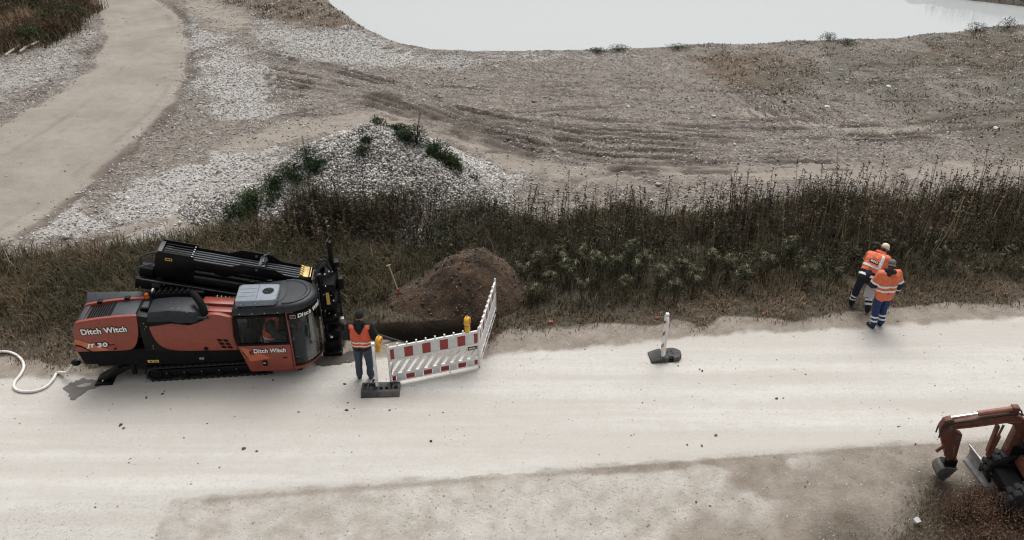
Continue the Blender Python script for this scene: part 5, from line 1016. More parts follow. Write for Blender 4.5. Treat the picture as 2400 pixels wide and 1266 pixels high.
# brown shrub and rough grass in the near right corner
x, y = sample(30000, 4.5, 13, 8.0, 12.2, lambda x, y: look(m_corner, x, y) * np.clip(0.35 + sstep(0.3, 0.6, fbm(x * 1.8, y * 1.8, 151)), 0, 1))
n = len(x); h = RNG.uniform(0.04, 0.13, n)
veg('corner_grass', [blades(P3(x, y, -0.01), h, RNG.uniform(0.006, 0.014, n), RNG.uniform(0.5, 1.0, n), np.clip(RNG.normal(0.52, 0.22, n), 0, 1))], 'grass'); tag(bpy.data.objects['corner_grass'], 'rough grass in the near right corner below the excavator', 'grass', kind='stuff')
cs = [(2265, 1205, 0.55, 0.45, 0.5, 'reddish brown shrub in front of the excavator blade'), (2370, 1215, 0.8, 0.6, 0.60, 'reddish brown shrub at the right frame edge by the near wheel'), (2330, 1175, 0.5, 0.35, 0.35, 'small brown shrub just below the dozer blade'), (2310, 1275, 0.7, 0.45, 0.45, 'nearest brown shrub at the bottom right')]
for i, (px, py, rx, ry, h, lb) in enumerate(cs):
    q = at(px, py + 10); bush('brown_shrub', lb, 'shrub', q[0], q[1], hz(*q), rx * 1.25, ry * 1.2, h * 0.75, 5200, 'shrub', (0.02, 0.055), (0.010, 0.022), 8, 0.42, 'brown shrubs in the near right corner', 80 + i)
# reeds on the far shore, upper right
n = 420; s_ = RNG.uniform(0, 1, n); x = 31.5 + (24.5 - 31.5) * s_ + RNG.normal(0, .3, n); y = 48.6 + (52.4 - 48.6) * s_ + RNG.normal(0.4, .3, n) - 0.7
B0 = P3(x, y); hh = RNG.uniform(0.4, 1.1, n); T0 = B0 + np.stack([RNG.normal(0, .12, n), RNG.normal(0, .12, n), hh], -1)
veg('reeds', [stalks(B0, T0, np.full(n, 0.012), RNG.uniform(0.3, 0.8, n))], 'weed'); tag(bpy.data.objects['reeds'], 'sparse dry reeds on the far lake shore', 'reeds', kind='stuff')
# ================================================================== PEOPLE
def caps(mb, p0, r0, p1, r1, n=14):
    """tapered limb with rounded ends"""
    p0 = Vector(p0); p1 = Vector(p1); mb.sphere(p0, r0, n, 8); mb.sphere(p1, r1, n, 8)
    if (p1 - p0).length > 1e-4: mb.tube([p0, p1], [r0, r1], n)
def remesh(mb, name, vox=0.012, it=6, fac=0.6):
    me = apply_mods(mb, [('REMESH', dict(mode='VOXEL', voxel_size=vox, use_smooth_shade=True)), ('SMOOTH', dict(factor=fac, iterations=it))], name)
    return me
def cloth_noise(me, amp, sc, seed):
    co = np.empty(len(me.vertices) * 3, np.float32); me.vertices.foreach_get('co', co); co = co.reshape(-1, 3)
    no = np.empty(len(me.vertices) * 3, np.float32); me.vertex_normals.foreach_get('vector', no); no = no.reshape(-1, 3)
    d = fbm(co[:, 0] * sc + co[:, 1] * sc * 0.7 + seed, co[:, 2] * sc * 0.6 + co[:, 1] * sc, seed, 3) - 0.5
    co = co + no * (d * amp)[:, None]; me.vertices.foreach_set('co', co.ravel().astype(np.float32)); me.update()
def split_faces(me, pred, off, name):
    """copy the faces whose centre satisfies pred into a mesh lifted off the surface: tape, cuffs, prints"""
    bm = bmesh.new(); bm.from_mesh(me); bm.normal_update()
    for v in bm.verts: v.co += v.normal * off
    kill = [f for f in bm.faces if not pred(f.calc_center_median() )]
    bmesh.ops.delete(bm, geom=kill, context='FACES'); r = bpy.data.meshes.new(name); bm.to_mesh(r); bm.free(); r.materials.clear(); return r
def hand(mb, wrist, d, palm_n, side, curl=0.5, s=1.0):
    """palm with four unequal bent fingers and a thumb leaving the side of the palm"""
    d = Vector(d).normalized(); n_ = Vector(palm_n); n_ = (n_ - d * n_.dot(d)).normalized(); b = d.cross(n_) * side; w = Vector(wrist)
    for k in (-0.024, -0.008, 0.008, 0.024): caps(mb, w + d * 0.015 * s + b * k * 0.8 * s, 0.016 * s, w + d * 0.085 * s + b * k * s, 0.0125 * s, 8)
    for i, (k, L_) in enumerate(((-0.028, 0.068), (-0.0095, 0.078), (0.0095, 0.074), (0.028, 0.058))):
        p = w + d * 0.088 * s + b * k * s; dd = d.copy(); r = 0.0088 * s
        for j, f in enumerate((0.45, 0.32, 0.23)):
            dd = (dd + n_ * curl * (0.5 + 0.3 * j)).normalized(); q = p + dd * L_ * f * s; caps(mb, p, r, q, r * 0.92, 7); p = q; r *= 0.92
    p = w + d * 0.03 * s - b * 0.028 * s; dd = (d * 0.6 - b * 0.8 + n_ * 0.3).normalized(); r = 0.0105 * s
    for f in (0.035, 0.028, 0.022): q = p + dd * f * s; caps(mb, p, r, q, r * 0.92, 7); p = q; dd = (dd + d * 0.35 + n_ * curl * 0.4).normalized(); r *= 0.94
def person(label, loc, rz, J, outfit, group=None):
    """J: joints in local metres (x right, y forward, z up). outfit builds the clothing children."""
    mb = MB(); hd = Vector(J['head']); nk = Vector(J['neck']); ch = Vector(J['chest']); pv = Vector(J['pelvis'])
    R = Matrix.Rotation(J.get('hyaw', 0), 3, 'Z') @ Matrix.Rotation(-J.get('hpitch', 0), 3, 'X'); H_ = lambda *p: hd + R @ Vector(p)
    M4 = Matrix.Translation(hd) @ R.to_4x4()
    mb.sphere((0, -0.008, 0.02), (0.076, 0.096, 0.100), 18, 12, M4); mb.sphere((0, 0.022, -0.052), (0.058, 0.066, 0.066), 14, 10, M4)
    caps(mb, H_(0, 0.088, 0.015), 0.010, H_(0, 0.112, -0.022), 0.014, 8); caps(mb, H_(-0.018, 0.088, -0.062), 0.008, H_(0.018, 0.088, -0.062), 0.008, 8); caps(mb, H_(-0.03, 0.083, 0.028), 0.012, H_(0.03, 0.083, 0.028), 0.012, 8)
    for s in (-1, 1): mb.sphere(H_(s * 0.078, -0.005, -0.005), (0.012, 0.02, 0.032), 8, 6)
    caps(mb, nk, 0.056, H_(0, -0.015, -0.06), 0.052)
    caps(mb, nk, 0.06, ch, 0.10)
    for s in (-1, 1): caps(mb, ch + (Vector(J['sh%+d' % s]) - ch) * 0.45, 0.095, pv + Vector((s * 0.05, 0, 0.02)), 0.10)
    for s in (-1, 1):
        k = '%+d' % s; sh_, el, wr_ = J['sh' + k], J['el' + k], J['wr' + k]; caps(mb, sh_, 0.055, el, 0.040); caps(mb, el, 0.040, wr_, 0.026); caps(mb, ch + Vector((0, 0, 0.06)), 0.07, sh_, 0.055)
        hand(mb, wr_, J.get('hd' + k, Vector(wr_) - Vector(el)), J.get('hn' + k, (-s, 0.3, 0)), s, J.get('curl', 0.5))
        hp, kn, an, toe = J['hp' + k], J['kn' + k], J['an' + k], J['toe' + k]; caps(mb, hp, 0.085, kn, 0.055); caps(mb, kn, 0.055, an, 0.036); caps(mb, an, 0.036, toe, 0.03); caps(mb, pv, 0.09, hp, 0.085)
    me = remesh(mb, 'person', 0.0095, 4, 0.5); body = link('person', me, 'skin'); body.location = loc; body.rotation_euler = (0, 0, rz); tag(body, label, 'person', group)
    for s in (-1, 1): MB().sphere(H_(s * 0.03, 0.086, 0.008), (0.012, 0.009, 0.008), 8, 6).build('eye', 'text', body); MB().sphere(H_(s * 0.03, 0.094, 0.008), (0.006, 0.004, 0.006), 8, 6).build('pupil', 'blackmatt', body)
    MB().sphere(H_(0, 0.096, -0.062), (0.022, 0.006, 0.005), 10, 6).build('mouth', 'barred', body)
    # trousers
    lm, th = outfit['trousers'], outfit.get('loose', 1.0); mb = MB(); caps(mb, pv + Vector((0, 0, 0.06)), 0.135 * th, pv, 0.14 * th)
    for s in (-1, 1):
        k = '%+d' % s; hp, kn, an = Vector(J['hp' + k]), Vector(J['kn' + k]), Vector(J['an' + k]); caps(mb, pv + Vector((s * 0.05, 0, 0.02)), 0.125 * th, hp, 0.112 * th); caps(mb, hp, 0.112 * th, kn, 0.082 * th); caps(mb, kn, 0.082 * th, an + Vector((0, 0, 0.03)), 0.076 * th)
    me = remesh(mb, 'trousers', 0.014, 5); cloth_noise(me, 0.032, 12, 3); tr = link('trousers', me, lm, body)
    if outfit.get('legbands'):
        for s in (-1, 1):
            k = '%+d' % s; kn, an = Vector(J['kn' + k]), Vector(J['an' + k]); ax = kn - an; l2 = ax.length_squared
            for f0, f1 in ((0.26, 0.375), (0.50, 0.615)):
                r = split_faces(me, lambda c, f0=f0, f1=f1, an=an, ax=ax, l2=l2, s=s: f0 < (c - an).dot(ax) / l2 < f1 and ((c - an) - ax * ((c - an).dot(ax) / l2)).length < 0.13, 0.006, 'reflective_band'); link('reflective_band', r, 'reflect', tr)
    # jacket
    mb = MB(); jl = outfit.get('jacket_len', 0.02); bulk = outfit.get('bulk', 1.0); hem = pv + Vector((0, 0, jl))
    for s in (-1, 1):
        k = '%+d' % s; sh_, el, wr_ = Vector(J['sh' + k]), Vector(J['el' + k]), Vector(J['wr' + k]); c_ = ch + (sh_ - ch) * 0.5
        caps(mb, c_, 0.128 * bulk, hem + Vector((s * 0.062, 0, 0)), 0.128 * bulk); caps(mb, ch + Vector((0, 0, 0.02)), 0.11 * bulk, sh_, 0.078 * bulk); caps(mb, sh_, 0.078 * bulk, el, 0.066 * bulk); caps(mb, el, 0.066 * bulk, wr_ + (el - wr_) * 0.12, 0.050 * bulk)
    caps(mb, nk - Vector((0, 0, 0.03)), 0.085, ch, 0.12 * bulk)
    me = remesh(mb, 'jacket', 0.013, 5); cloth_noise(me, 0.028, 11, 7); jk = link('jacket', me, outfit['jacket'], body); J['_jk'] = jk
    ax = ch - hem; l2 = ax.length_squared; tt = lambda c: (c - hem).dot(ax) / l2; rdist = lambda c: ((c - hem) - ax * tt(c)).length
    def armf(c):
        """0 on the torso, else 1..3 along the sleeve"""
        best = None
        for s in (-1, 1):
            k = '%+d' % s; sh_, el, wr_ = Vector(J['sh' + k]), Vector(J['el' + k]), Vector(J['wr' + k])
            for base, a, b_ in ((1, sh_, el), (2, el, wr_)):
                d = b_ - a; f = min(max((c - a).dot(d) / d.length_squared, 0), 1); di = (c - a - d * f).length - (0.078 if base == 1 else 0.062) * bulk
                if best is None or di < best[0]: best = (di, base + f, s)
        ct = ch + Vector((0, 0, 0)); dt = min(((c - (hem + Vector((s * 0.062, 0, 0)))) - ax * min(max(tt(c), 0), 1)).length - 0.128 * bulk for s in (-1, 1))
        return (0, 0) if dt < best[0] + 0.004 else (best[1], best[2])
    for nm, mat, pred, off in outfit.get('prints', []):
        r = split_faces(me, lambda c: pred(c, tt(c), armf(c)), off, nm)
        if len(r.polygons): link(nm, r, mat, jk)
    # boots
    for s in (-1, 1):
        k = '%+d' % s; an, toe = Vector(J['an' + k]), Vector(J['toe' + k]); mb = MB(); caps(mb, an + Vector((0, 0, 0.02)), 0.055, an - Vector((0, 0, an.z - 0.05)), 0.052); caps(mb, Vector((an.x, an.y, 0.05)), 0.050, Vector((toe.x, toe.y, 0.042)), 0.043)
        me2 = remesh(mb, 'boot', 0.012, 3); link('boot', me2, outfit.get('boots', 'boot'), body)
    return body, H_, M4
def stand(H=1.75, foot=0.13, shw=0.19, lean=(0, 0), arms=None, step=0.0):
    k = H / 1.75; J = {}; lx, ly = lean
    J['pelvis'] = (0, 0, 0.95 * k); J['chest'] = (lx * 0.8, ly * 0.8, 1.30 * k); J['neck'] = (lx, ly, 1.475 * k); J['head'] = (lx * 1.15, ly * 1.15 + 0.02, 1.63 * k)
    for s in (-1, 1):
        q = '%+d' % s; J['sh' + q] = (s * shw + lx, ly, 1.41 * k); J['hp' + q] = (s * 0.095, 0, 0.90 * k); J['kn' + q] = (s * (foot * 0.95), 0.02 + s * step * 0.5, 0.49 * k); J['an' + q] = (s * foot, -0.02 + s * step, 0.09 * k); J['toe' + q] = (s * (foot + 0.03), 0.13 + s * step, 0.04)
        J['el' + q] = (s * (shw + 0.09) + lx * 0.7, ly - 0.02, 1.13 * k); J['wr' + q] = (s * (shw + 0.10), ly + 0.10, 0.90 * k)
    if arms: J.update(arms)
    return J
# ---- worker in a vest by the pit, back to the camera
q = at(857, 886); J = stand(1.68, 0.12, 0.20, (0, 0.02), {'el-1': (-0.33, -0.02, 1.08), 'wr-1': (-0.22, 0.17, 0.92), 'el+1': (0.33, -0.02, 1.08), 'wr+1': (0.22, 0.17, 0.92)}); J['hpitch'] = 0.25
vestf = lambda c, f, a: a[0] == 0 and 0.02 < f < 1.28 and not (f > 0.92 and abs(c.x) < 0.075 + 0.10 * (f - 1.0) and True) and not (f > 1.0 and abs(c.x) > 0.21)
b1, H_, M4 = person('worker in a plain orange vest and black beanie standing with his back turned', (q[0], q[1], hz(*q)), rad(-3), J,
    dict(trousers='denim', jacket='blackcloth', bulk=1.14, jacket_len=-0.04, loose=0.98, prints=[('vest', 'vest', lambda c, f, a: (a[0] == 0 or a[0] < 1.10) and 0.06 < f < 1.45 and not (c.y < 0.06 and f > 0.92 and abs(c.x) < 0.02 + 0.20 * (f - 0.92)) and abs(c.x) < (0.215 if f > 0.6 else 0.5), 0.008),
        ('reflective_band', 'reflect', lambda c, f, a: a[0] == 0 and 0.12 < f < 0.22, 0.012), ('reflective_band', 'reflect', lambda c, f, a: a[0] == 0 and 0.33 < f < 0.43, 0.012)]))
mb = MB(); mb.sphere((0, -0.008, 0.035), (0.092, 0.112, 0.115), 20, 12, M4); hat = remesh(mb, 'beanie', 0.012, 2); hat = split_faces(hat, lambda c: (M4.inverted() @ c).z > -0.02, 0.0, 'beanie'); link('beanie', hat, 'blackcloth', b1)
mb = MB(); caps(mb, H_(0, -0.075, -0.11), 0.062, H_(0, -0.10, -0.19), 0.050); caps(mb, H_(-0.075, -0.03, -0.125), 0.045, H_(0.075, -0.03, -0.125), 0.045); link('hood', remesh(mb, 'hood', 0.012, 4), 'blackcloth', b1)
# ---- worker in an orange and navy jacket at the roadside, dark cap
q = at(2052, 766); J = stand(1.76, 0.11, 0.20, (0.02, 0.05), {'el+1': (0.32, -0.03, 1.14), 'wr+1': (0.30, 0.06, 0.90), 'el-1': (-0.28, 0.10, 1.12), 'wr-1': (-0.14, 0.26, 1.02)}, 0.03); J['hyaw'] = rad(-35); J['hpitch'] = 0.45 ; J['head'] = (0.06, 0.11, 1.615)
def two_tone(c, f, a): return a[0] > 1.72
b2, H_, M4 = person('worker in orange and navy jacket and dark cap, nearest the road on the right', (q[0], q[1], hz(*q)), rad(8), J,
    dict(trousers='navy', jacket='jacket', bulk=1.2, jacket_len=-0.07, loose=0.98, boots='navydark', legbands=True, prints=[('sleeve_cuff', 'navydark', lambda c, f, a: a[0] > 1.78 and a[1] > 0, 0.005), ('sleeve_cuff', 'navydark', lambda c, f, a: a[0] > 1.78 and a[1] < 0, 0.005), ('reflective_band', 'reflect', lambda c, f, a: a[0] == 0 and 0.30 < f < 0.41, 0.009), ('reflective_band', 'reflect', lambda c, f, a: a[0] == 0 and 0.56 < f < 0.67, 0.009),
        ('reflective_band', 'reflect', lambda c, f, a: 1.64 < a[0] < 1.80 and a[1] > 0, 0.009), ('reflective_band', 'reflect', lambda c, f, a: 1.64 < a[0] < 1.80 and a[1] < 0, 0.009), ('reflective_band', 'reflect', lambda c, f, a: 2.42 < a[0] < 2.56 and a[1] > 0, 0.011), ('reflective_band', 'reflect', lambda c, f, a: 2.42 < a[0] < 2.56 and a[1] < 0, 0.011)]))
mb = MB(); mb.sphere((0, -0.005, 0.045), (0.088, 0.108, 0.085), 20, 12, M4); mb.prism(curve([(-0.07, 0.06), (-0.06, 0.15), (0, 0.175), (0.06, 0.15), (0.07, 0.06)], 3), 2, 0.025, 0.043, M4 @ Matrix.Rotation(-0.12, 4, 'X')); hat = remesh(mb, 'cap', 0.010, 2); link('cap', split_faces(hat, lambda c: (M4.inverted() @ c).z > 0.008, 0, 'cap'), 'greycloth', b2)
mb = MB(); mb.sphere((0, -0.03, -0.045), (0.070, 0.078, 0.055), 12, 8, M4); link('hair', remesh(mb, 'hair', 0.012, 2), 'hair', b2)
mb = MB(); caps(mb, H_(0, -0.085, -0.13), 0.075, H_(0.0, -0.12, -0.22), 0.055); caps(mb, H_(-0.095, -0.02, -0.15), 0.055, H_(0.095, -0.02, -0.15), 0.055); caps(mb, H_(-0.11, 0.05, -0.16), 0.045, H_(-0.05, -0.08, -0.15), 0.06); caps(mb, H_(0.11, 0.05, -0.16), 0.045, H_(0.05, -0.08, -0.15), 0.06); link('hood', remesh(mb, 'hood', 0.012, 4), 'blackcloth', b2)
# ---- worker bending over a sheet of paper, pale cap
q = at(2012, 722); J = {}
J['pelvis'] = (0, -0.08, 0.93); J['chest'] = (0.16, 0.18, 1.22); J['neck'] = (0.26, 0.33, 1.36); J['head'] = (0.33, 0.42, 1.46); J['hyaw'] = rad(-38); J['hpitch'] = 0.6
for s, dx in ((-1, 0), (1, 0)):
    k = '%+d' % s; J['sh' + k] = (0.20 + s * 0.185, 0.24 - s * 0.06, 1.31); J['hp' + k] = (s * 0.10, -0.07, 0.88); J['kn' + k] = (s * 0.14 + 0.01, 0.03, 0.48); J['an' + k] = (s * 0.17, -0.05 - s * 0.12, 0.09); J['toe' + k] = (s * 0.20 + 0.03, 0.10 - s * 0.12, 0.04)
J['el-1'] = (0.02, 0.46, 1.08); J['wr-1'] = (0.16, 0.55, 0.88); J['el+1'] = (0.42, 0.08, 1.04); J['wr+1'] = (0.25, -0.10, 0.78)
def diag(c):
    """strap over the right shoulder"""
    return 0.02 < (c.x - 0.13) < 0.30 and abs((c - Vector((0.15, 0.05, 1.18))).dot(Vector((0.80, -0.28, -0.30)).normalized()) - 0.035) < 0.030
b3, H_, M4 = person('worker bending over a sheet of paper, orange jacket with lettered back, cream cap', (q[0], q[1], hz(*q)), rad(-14), J,
    dict(trousers='navydark', jacket='jacket', bulk=1.2, jacket_len=-0.02, loose=0.98, boots='navydark', legbands=True, prints=[('jacket_hem', 'blackcloth', lambda c, f, a: a[0] == 0 and f < 0.28, 0.006), ('reflective_band', 'reflect', lambda c, f, a: a[0] == 0 and -0.02 < f < 0.11, 0.010), ('reflective_band', 'reflect', lambda c, f, a: a[0] == 0 and 0.52 < f < 0.64, 0.009),
        ('reflective_strap', 'reflect', lambda c, f, a: a[0] == 0 and 0.6 < f < 1.35 and 0.10 < (c.x - 0.12 * f) < 0.165, 0.009), ('sleeve_cuff', 'navydark', lambda c, f, a: a[0] > 1.9 and a[1] > 0, 0.005), ('sleeve_cuff', 'navydark', lambda c, f, a: a[0] > 1.9 and a[1] < 0, 0.005), ('reflective_band', 'reflect', lambda c, f, a: 1.72 < a[0] < 1.9 and a[1] > 0, 0.010), ('reflective_band', 'reflect', lambda c, f, a: 1.72 < a[0] < 1.9 and a[1] < 0, 0.010)]))
mb = MB(); mb.sphere((0, -0.005, 0.040), (0.090, 0.110, 0.090), 20, 12, M4); mb.prism(curve([(-0.07, 0.06), (-0.06, 0.16), (0, 0.19), (0.06, 0.16), (0.07, 0.06)], 3), 2, 0.025, 0.043, M4 @ Matrix.Rotation(-0.12, 4, 'X')); hat = remesh(mb, 'cap', 0.010, 2); link('cap', split_faces(hat, lambda c: (M4.inverted() @ c).z > 0.006, 0, 'cap'), 'capwhite', b3)
mb = MB(); mb.sphere((0, -0.03, -0.035), (0.072, 0.078, 0.06), 12, 8, M4); link('hair', remesh(mb, 'hair', 0.012, 2), 'hair', b3)
mb = MB(); caps(mb, H_(-0.085, -0.06, -0.14), 0.05, H_(0.085, -0.06, -0.14), 0.05); caps(mb, H_(-0.08, 0.05, -0.15), 0.045, H_(-0.085, -0.05, -0.14), 0.05); caps(mb, H_(0.08, 0.05, -0.15), 0.045, H_(0.085, -0.05, -0.14), 0.05); link('collar', remesh(mb, 'collar', 0.012, 4), 'vest', b3)
# lettered patch laid on the back
back_o = Vector((0.075, 0.03, 1.225)); n_ = (Vector((-0.02, -0.62, 0.78))).normalized(); ux = Vector((1, -0.30, -0.22)); ux = (ux - n_ * ux.dot(n_)).normalized(); uy = n_.cross(ux); M = Matrix(((ux.x, uy.x, n_.x, 0), (ux.y, uy.y, n_.y, 0), (ux.z, uy.z, n_.z, 0), (0, 0, 0, 1))); PATCH_M = Matrix.Translation(back_o + n_ * 0.135) @ M
jk = J['_jk']; pt = MB().box((-0.10, -0.035, -0.03), (0.10, 0.035, 0.006), PATCH_M).build('name_patch', 'blackmatt', jk); lettering('lettering', 'ROLI', 0.062, 'text', pt, PATCH_M @ Matrix.Translation((0, 0, 0.009)), depth=0.002, offset=0.002, xs=1.15)
# the sheet of paper in his hands
Rz = Matrix.Rotation(rad(-14), 4, 'Z'); PM = Matrix.Translation((q[0], q[1], hz(*q))) @ Rz @ Matrix.Translation((0.12, -0.17, 0.60)) @ Euler((rad(55), rad(10), rad(0))).to_matrix().to_4x4()
pv_ = [(-0.12 + 0.24 * i / 6, -0.16 + 0.30 * j / 4, 0.012 * math.sin(i * 1.1) + 0.01 * (j - 2) ** 2 * 0.3) for j in range(5) for i in range(7)]; pf = [(j * 7 + i, j * 7 + i + 1, (j + 1) * 7 + i + 1, (j + 1) * 7 + i) for j in range(4) for i in range(6)]
mb = MB(); mb.add(pv_, pf, PM); po = mb.build('paper_sheet', 'paper', None, smooth=True); tag(po, 'pale grey sheet of paper held by the bending worker', 'paper')
# ---- operator inside the cab
ow = Vector((RIG_O[0], RIG_O[1], 0)) + Matrix.Rotation(RIG_R, 3, 'Z') @ Vector((2.36, 0.28, 0.0)); J = {}
J['pelvis'] = (0, 0, 0.74); J['chest'] = (-0.04, 0.12, 1.06); J['neck'] = (-0.06, 0.18, 1.22); J['head'] = (-0.06, 0.24, 1.38); J['hpitch'] = 0.35; J['hyaw'] = rad(10)
for s in (-1, 1):
    k = '%+d' % s; J['sh' + k] = (s * 0.19 - 0.05, 0.14, 1.17); J['hp' + k] = (s * 0.10, 0.02, 0.72); J['kn' + k] = (s * 0.15, 0.42, 0.74); J['an' + k] = (s * 0.14, 0.50, 0.40); J['toe' + k] = (s * 0.16, 0.63, 0.36); J['el' + k] = (s * 0.27 - 0.03, 0.26, 0.95); J['wr' + k] = (s * 0.24, 0.46, 0.90)
b4, H_, M4 = person('machine operator in an orange vest seated inside the red cab', (ow.x, ow.y, 0), RIG_R - rad(90), J,
    dict(trousers='greycloth', jacket='blackcloth', bulk=1.05, prints=[('vest', 'vest', lambda c, f, a: a[0] == 0 and f > -0.3 and not (f > 0.8 and abs(c.x + 0.04) > 0.2), 0.008), ('reflective_band', 'reflect', lambda c, f, a: a[0] == 0 and -0.02 < f < 0.13, 0.012), ('reflective_band', 'reflect', lambda c, f, a: a[0] == 0 and 0.25 < f < 0.40, 0.012)]))
mb = MB(); mb.sphere((0, -0.012, 0.035), (0.086, 0.108, 0.095), 16, 10, M4); link('hair', split_faces(remesh(mb, 'hair', 0.012, 2), lambda c: (M4.inverted() @ c).z > 0.0 or (M4.inverted() @ c).y < -0.02, 0, 'hair'), 'greycloth', b4)
# ================================================================== ROADWORKS FURNITURE
def barrier(label, loc, rz, plate):
    r = empty('barrier_fence', loc, rz); tag(r, label, 'barrier', 'red and white barrier panels'); Lb = 1.94
    for x in (0.0, Lb): MB().tube([(x, 0, 0.0), (x, 0, 1.0)], 0.024, 12).build('post', 'white', r, smooth=True); MB().sphere((x, 0, 1.0), (0.024, 0.024, 0.02), 12, 6).build('post_cap', 'white', r, smooth=True)
    MB().tube([(Lb, 0, -0.045), (Lb, 0, 0.06)], 0.016, 10).build('post_pin', 'steel', r)
    for nm, z0, z1 in (('top_rail', 0.885, 0.945), ('mid_rail', 0.565, 0.625), ('lower_rail', 0.185, 0.245), ('bottom_rail', 0.03, 0.062)): MB().box((0.024, -0.021, z0), (Lb - 0.024, 0.021, z1)).build(nm, 'white', r, bevel=0.008)
    cuts = [0.0, 0.05, 0.158, 0.262, 0.36, 0.462, 0.56, 0.662, 0.762, 0.862, 0.955, 1.0]; x0, w_ = 0.03, Lb - 0.06
    for i in range(11):
        a, b_ = x0 + w_ * cuts[i] + 0.006, x0 + w_ * cuts[i + 1] - 0.006; mt = 'barred' if i % 2 == 0 else 'barwhite'
        MB().box((a, -0.013, 0.63), (b_, 0.013, 0.88)).build('sheet', mt, r, bevel=0.003); MB().box((a, -0.013, 0.066), (b_, 0.013, 0.182)).build('sheet', mt, r, bevel=0.003)
    for i in range(11): MB().box((x0 + w_ * cuts[i] - 0.006, -0.017, 0.624), (x0 + w_ * cuts[i] + 0.006, 0.017, 0.886)).build('sheet_rib', 'white', r)
    for i in range(12):
        x = -0.13 + i * 0.187; pts = [(x, 0.246), (x + 0.105, 0.246), (x + 0.325, 0.564), (x + 0.22, 0.564)]
        if x < 0.024:
            k = (0.024 - x); zc = 0.246 + max(0, (k)) / 0.22 * 0.318; pts = [(0.024, 0.246), (x + 0.105, 0.246), (x + 0.325, 0.564), (x + 0.22, 0.564), (0.024, zc)] if x + 0.22 > 0.024 else pts
        xe = Lb - 0.024
        if pts[2][0] > xe:
            if x + 0.105 >= xe: continue
            zc = 0.246 + (xe - x - 0.105) / 0.22 * 0.318; zt = 0.246 + min(1, (xe - x) / 0.22) * 0.318; pts = [(x, 0.246), (x + 0.105, 0.246), (xe, zc), (xe, zt)] + ([(x + 0.22, 0.564)] if x + 0.22 < xe else [])
        MB().prism(pts, 1, -0.012, 0.012).build('slat', 'white', r, bevel=0.003)
    for i in range(8):
        x = 0.20 + i * 0.2; MB().tube([(x, 0, 0.94), (x, 0, 1.005)], 0.018, 10).build('peg', 'white', r, smooth=True)
    if plate:
        MB().box((1.69, -0.022, 0.475), (1.90, -0.014, 0.56)).build('owner_plate', 'blackmatt', r); pl = r.children[-1]
        MB().sphere((1.73, -0.0225, 0.52), (0.022, 0.003, 0.017), 10, 6).build('plate_emblem', 'text', pl); lettering('lettering', 'ROLI', 0.058, 'text', pl, Matrix.Translation((1.815, -0.023, 0.518)) @ RX90, depth=0.001, offset=0.0012)
        MB().box((1.70, -0.0235, 0.479), (1.89, -0.0222, 0.490)).build('plate_line', 'ac', pl)
    return r
A0 = np.array(at(917, 903)); A1 = np.array(at(1121, 862)); ang = math.atan2(*(A1 - A0)[::-1]); B1 = np.array(at(1158, 743)); angb = math.atan2(*(B1 - A1)[::-1])
barrier('red and white barrier panel facing the road, dark owner plate at its upper right', (A0[0], A0[1], 0.05), ang, True)
barrier('red and white barrier panel seen almost edge-on beside the soil mound', (A1[0] + 0.035, A1[1] + 0.04, 0.05), angb, False)
def warning_lamp(label, loc, rz, tilt=0.0):
    r = empty('warning_lamp', loc, rz); r.rotation_euler = (tilt, 0, rz); tag(r, label, 'lamp', 'yellow warning lamps')
    MB().box((-0.065, -0.045, -0.02), (0.065, 0.045, 0.15)).build('battery_box', 'lampyellow', r, bevel=0.015, seg=3)
    MB().lathe([(0.07, -0.052), (0.098, -0.045), (0.102, -0.02), (0.102, 0.02), (0.098, 0.045), (0.07, 0.052)], 24, 1, Matrix.Translation((0, 0, 0.245))).build('lamp_ring', 'lampyellow', r, smooth=True)
    for s in (-1, 1): MB().lathe([(0.001, s * 0.068), (0.04, s * 0.064), (0.072, s * 0.05)], 20, 1, Matrix.Translation((0, 0, 0.245))).build('lens', 'amber', r, smooth=True)
    MB().tube(smooth_poly([(-0.03, 0, 0.345), (-0.015, 0, 0.375), (0.015, 0, 0.375), (0.03, 0, 0.345)], 4), 0.008, 6).build('handle', 'lampyellow', r, smooth=True); MB().tube([(0, 0, -0.06), (0, 0, 0.0)], 0.014, 8).build('mount_pin', 'steel', r); return r
c, s_ = math.cos(ang), math.sin(ang); p = A0 + np.array([c, s_]) * 1.70
warning_lamp('yellow warning lamp on the right end of the front barrier panel', (p[0], p[1] + 0.02, 1.02), ang + rad(55))
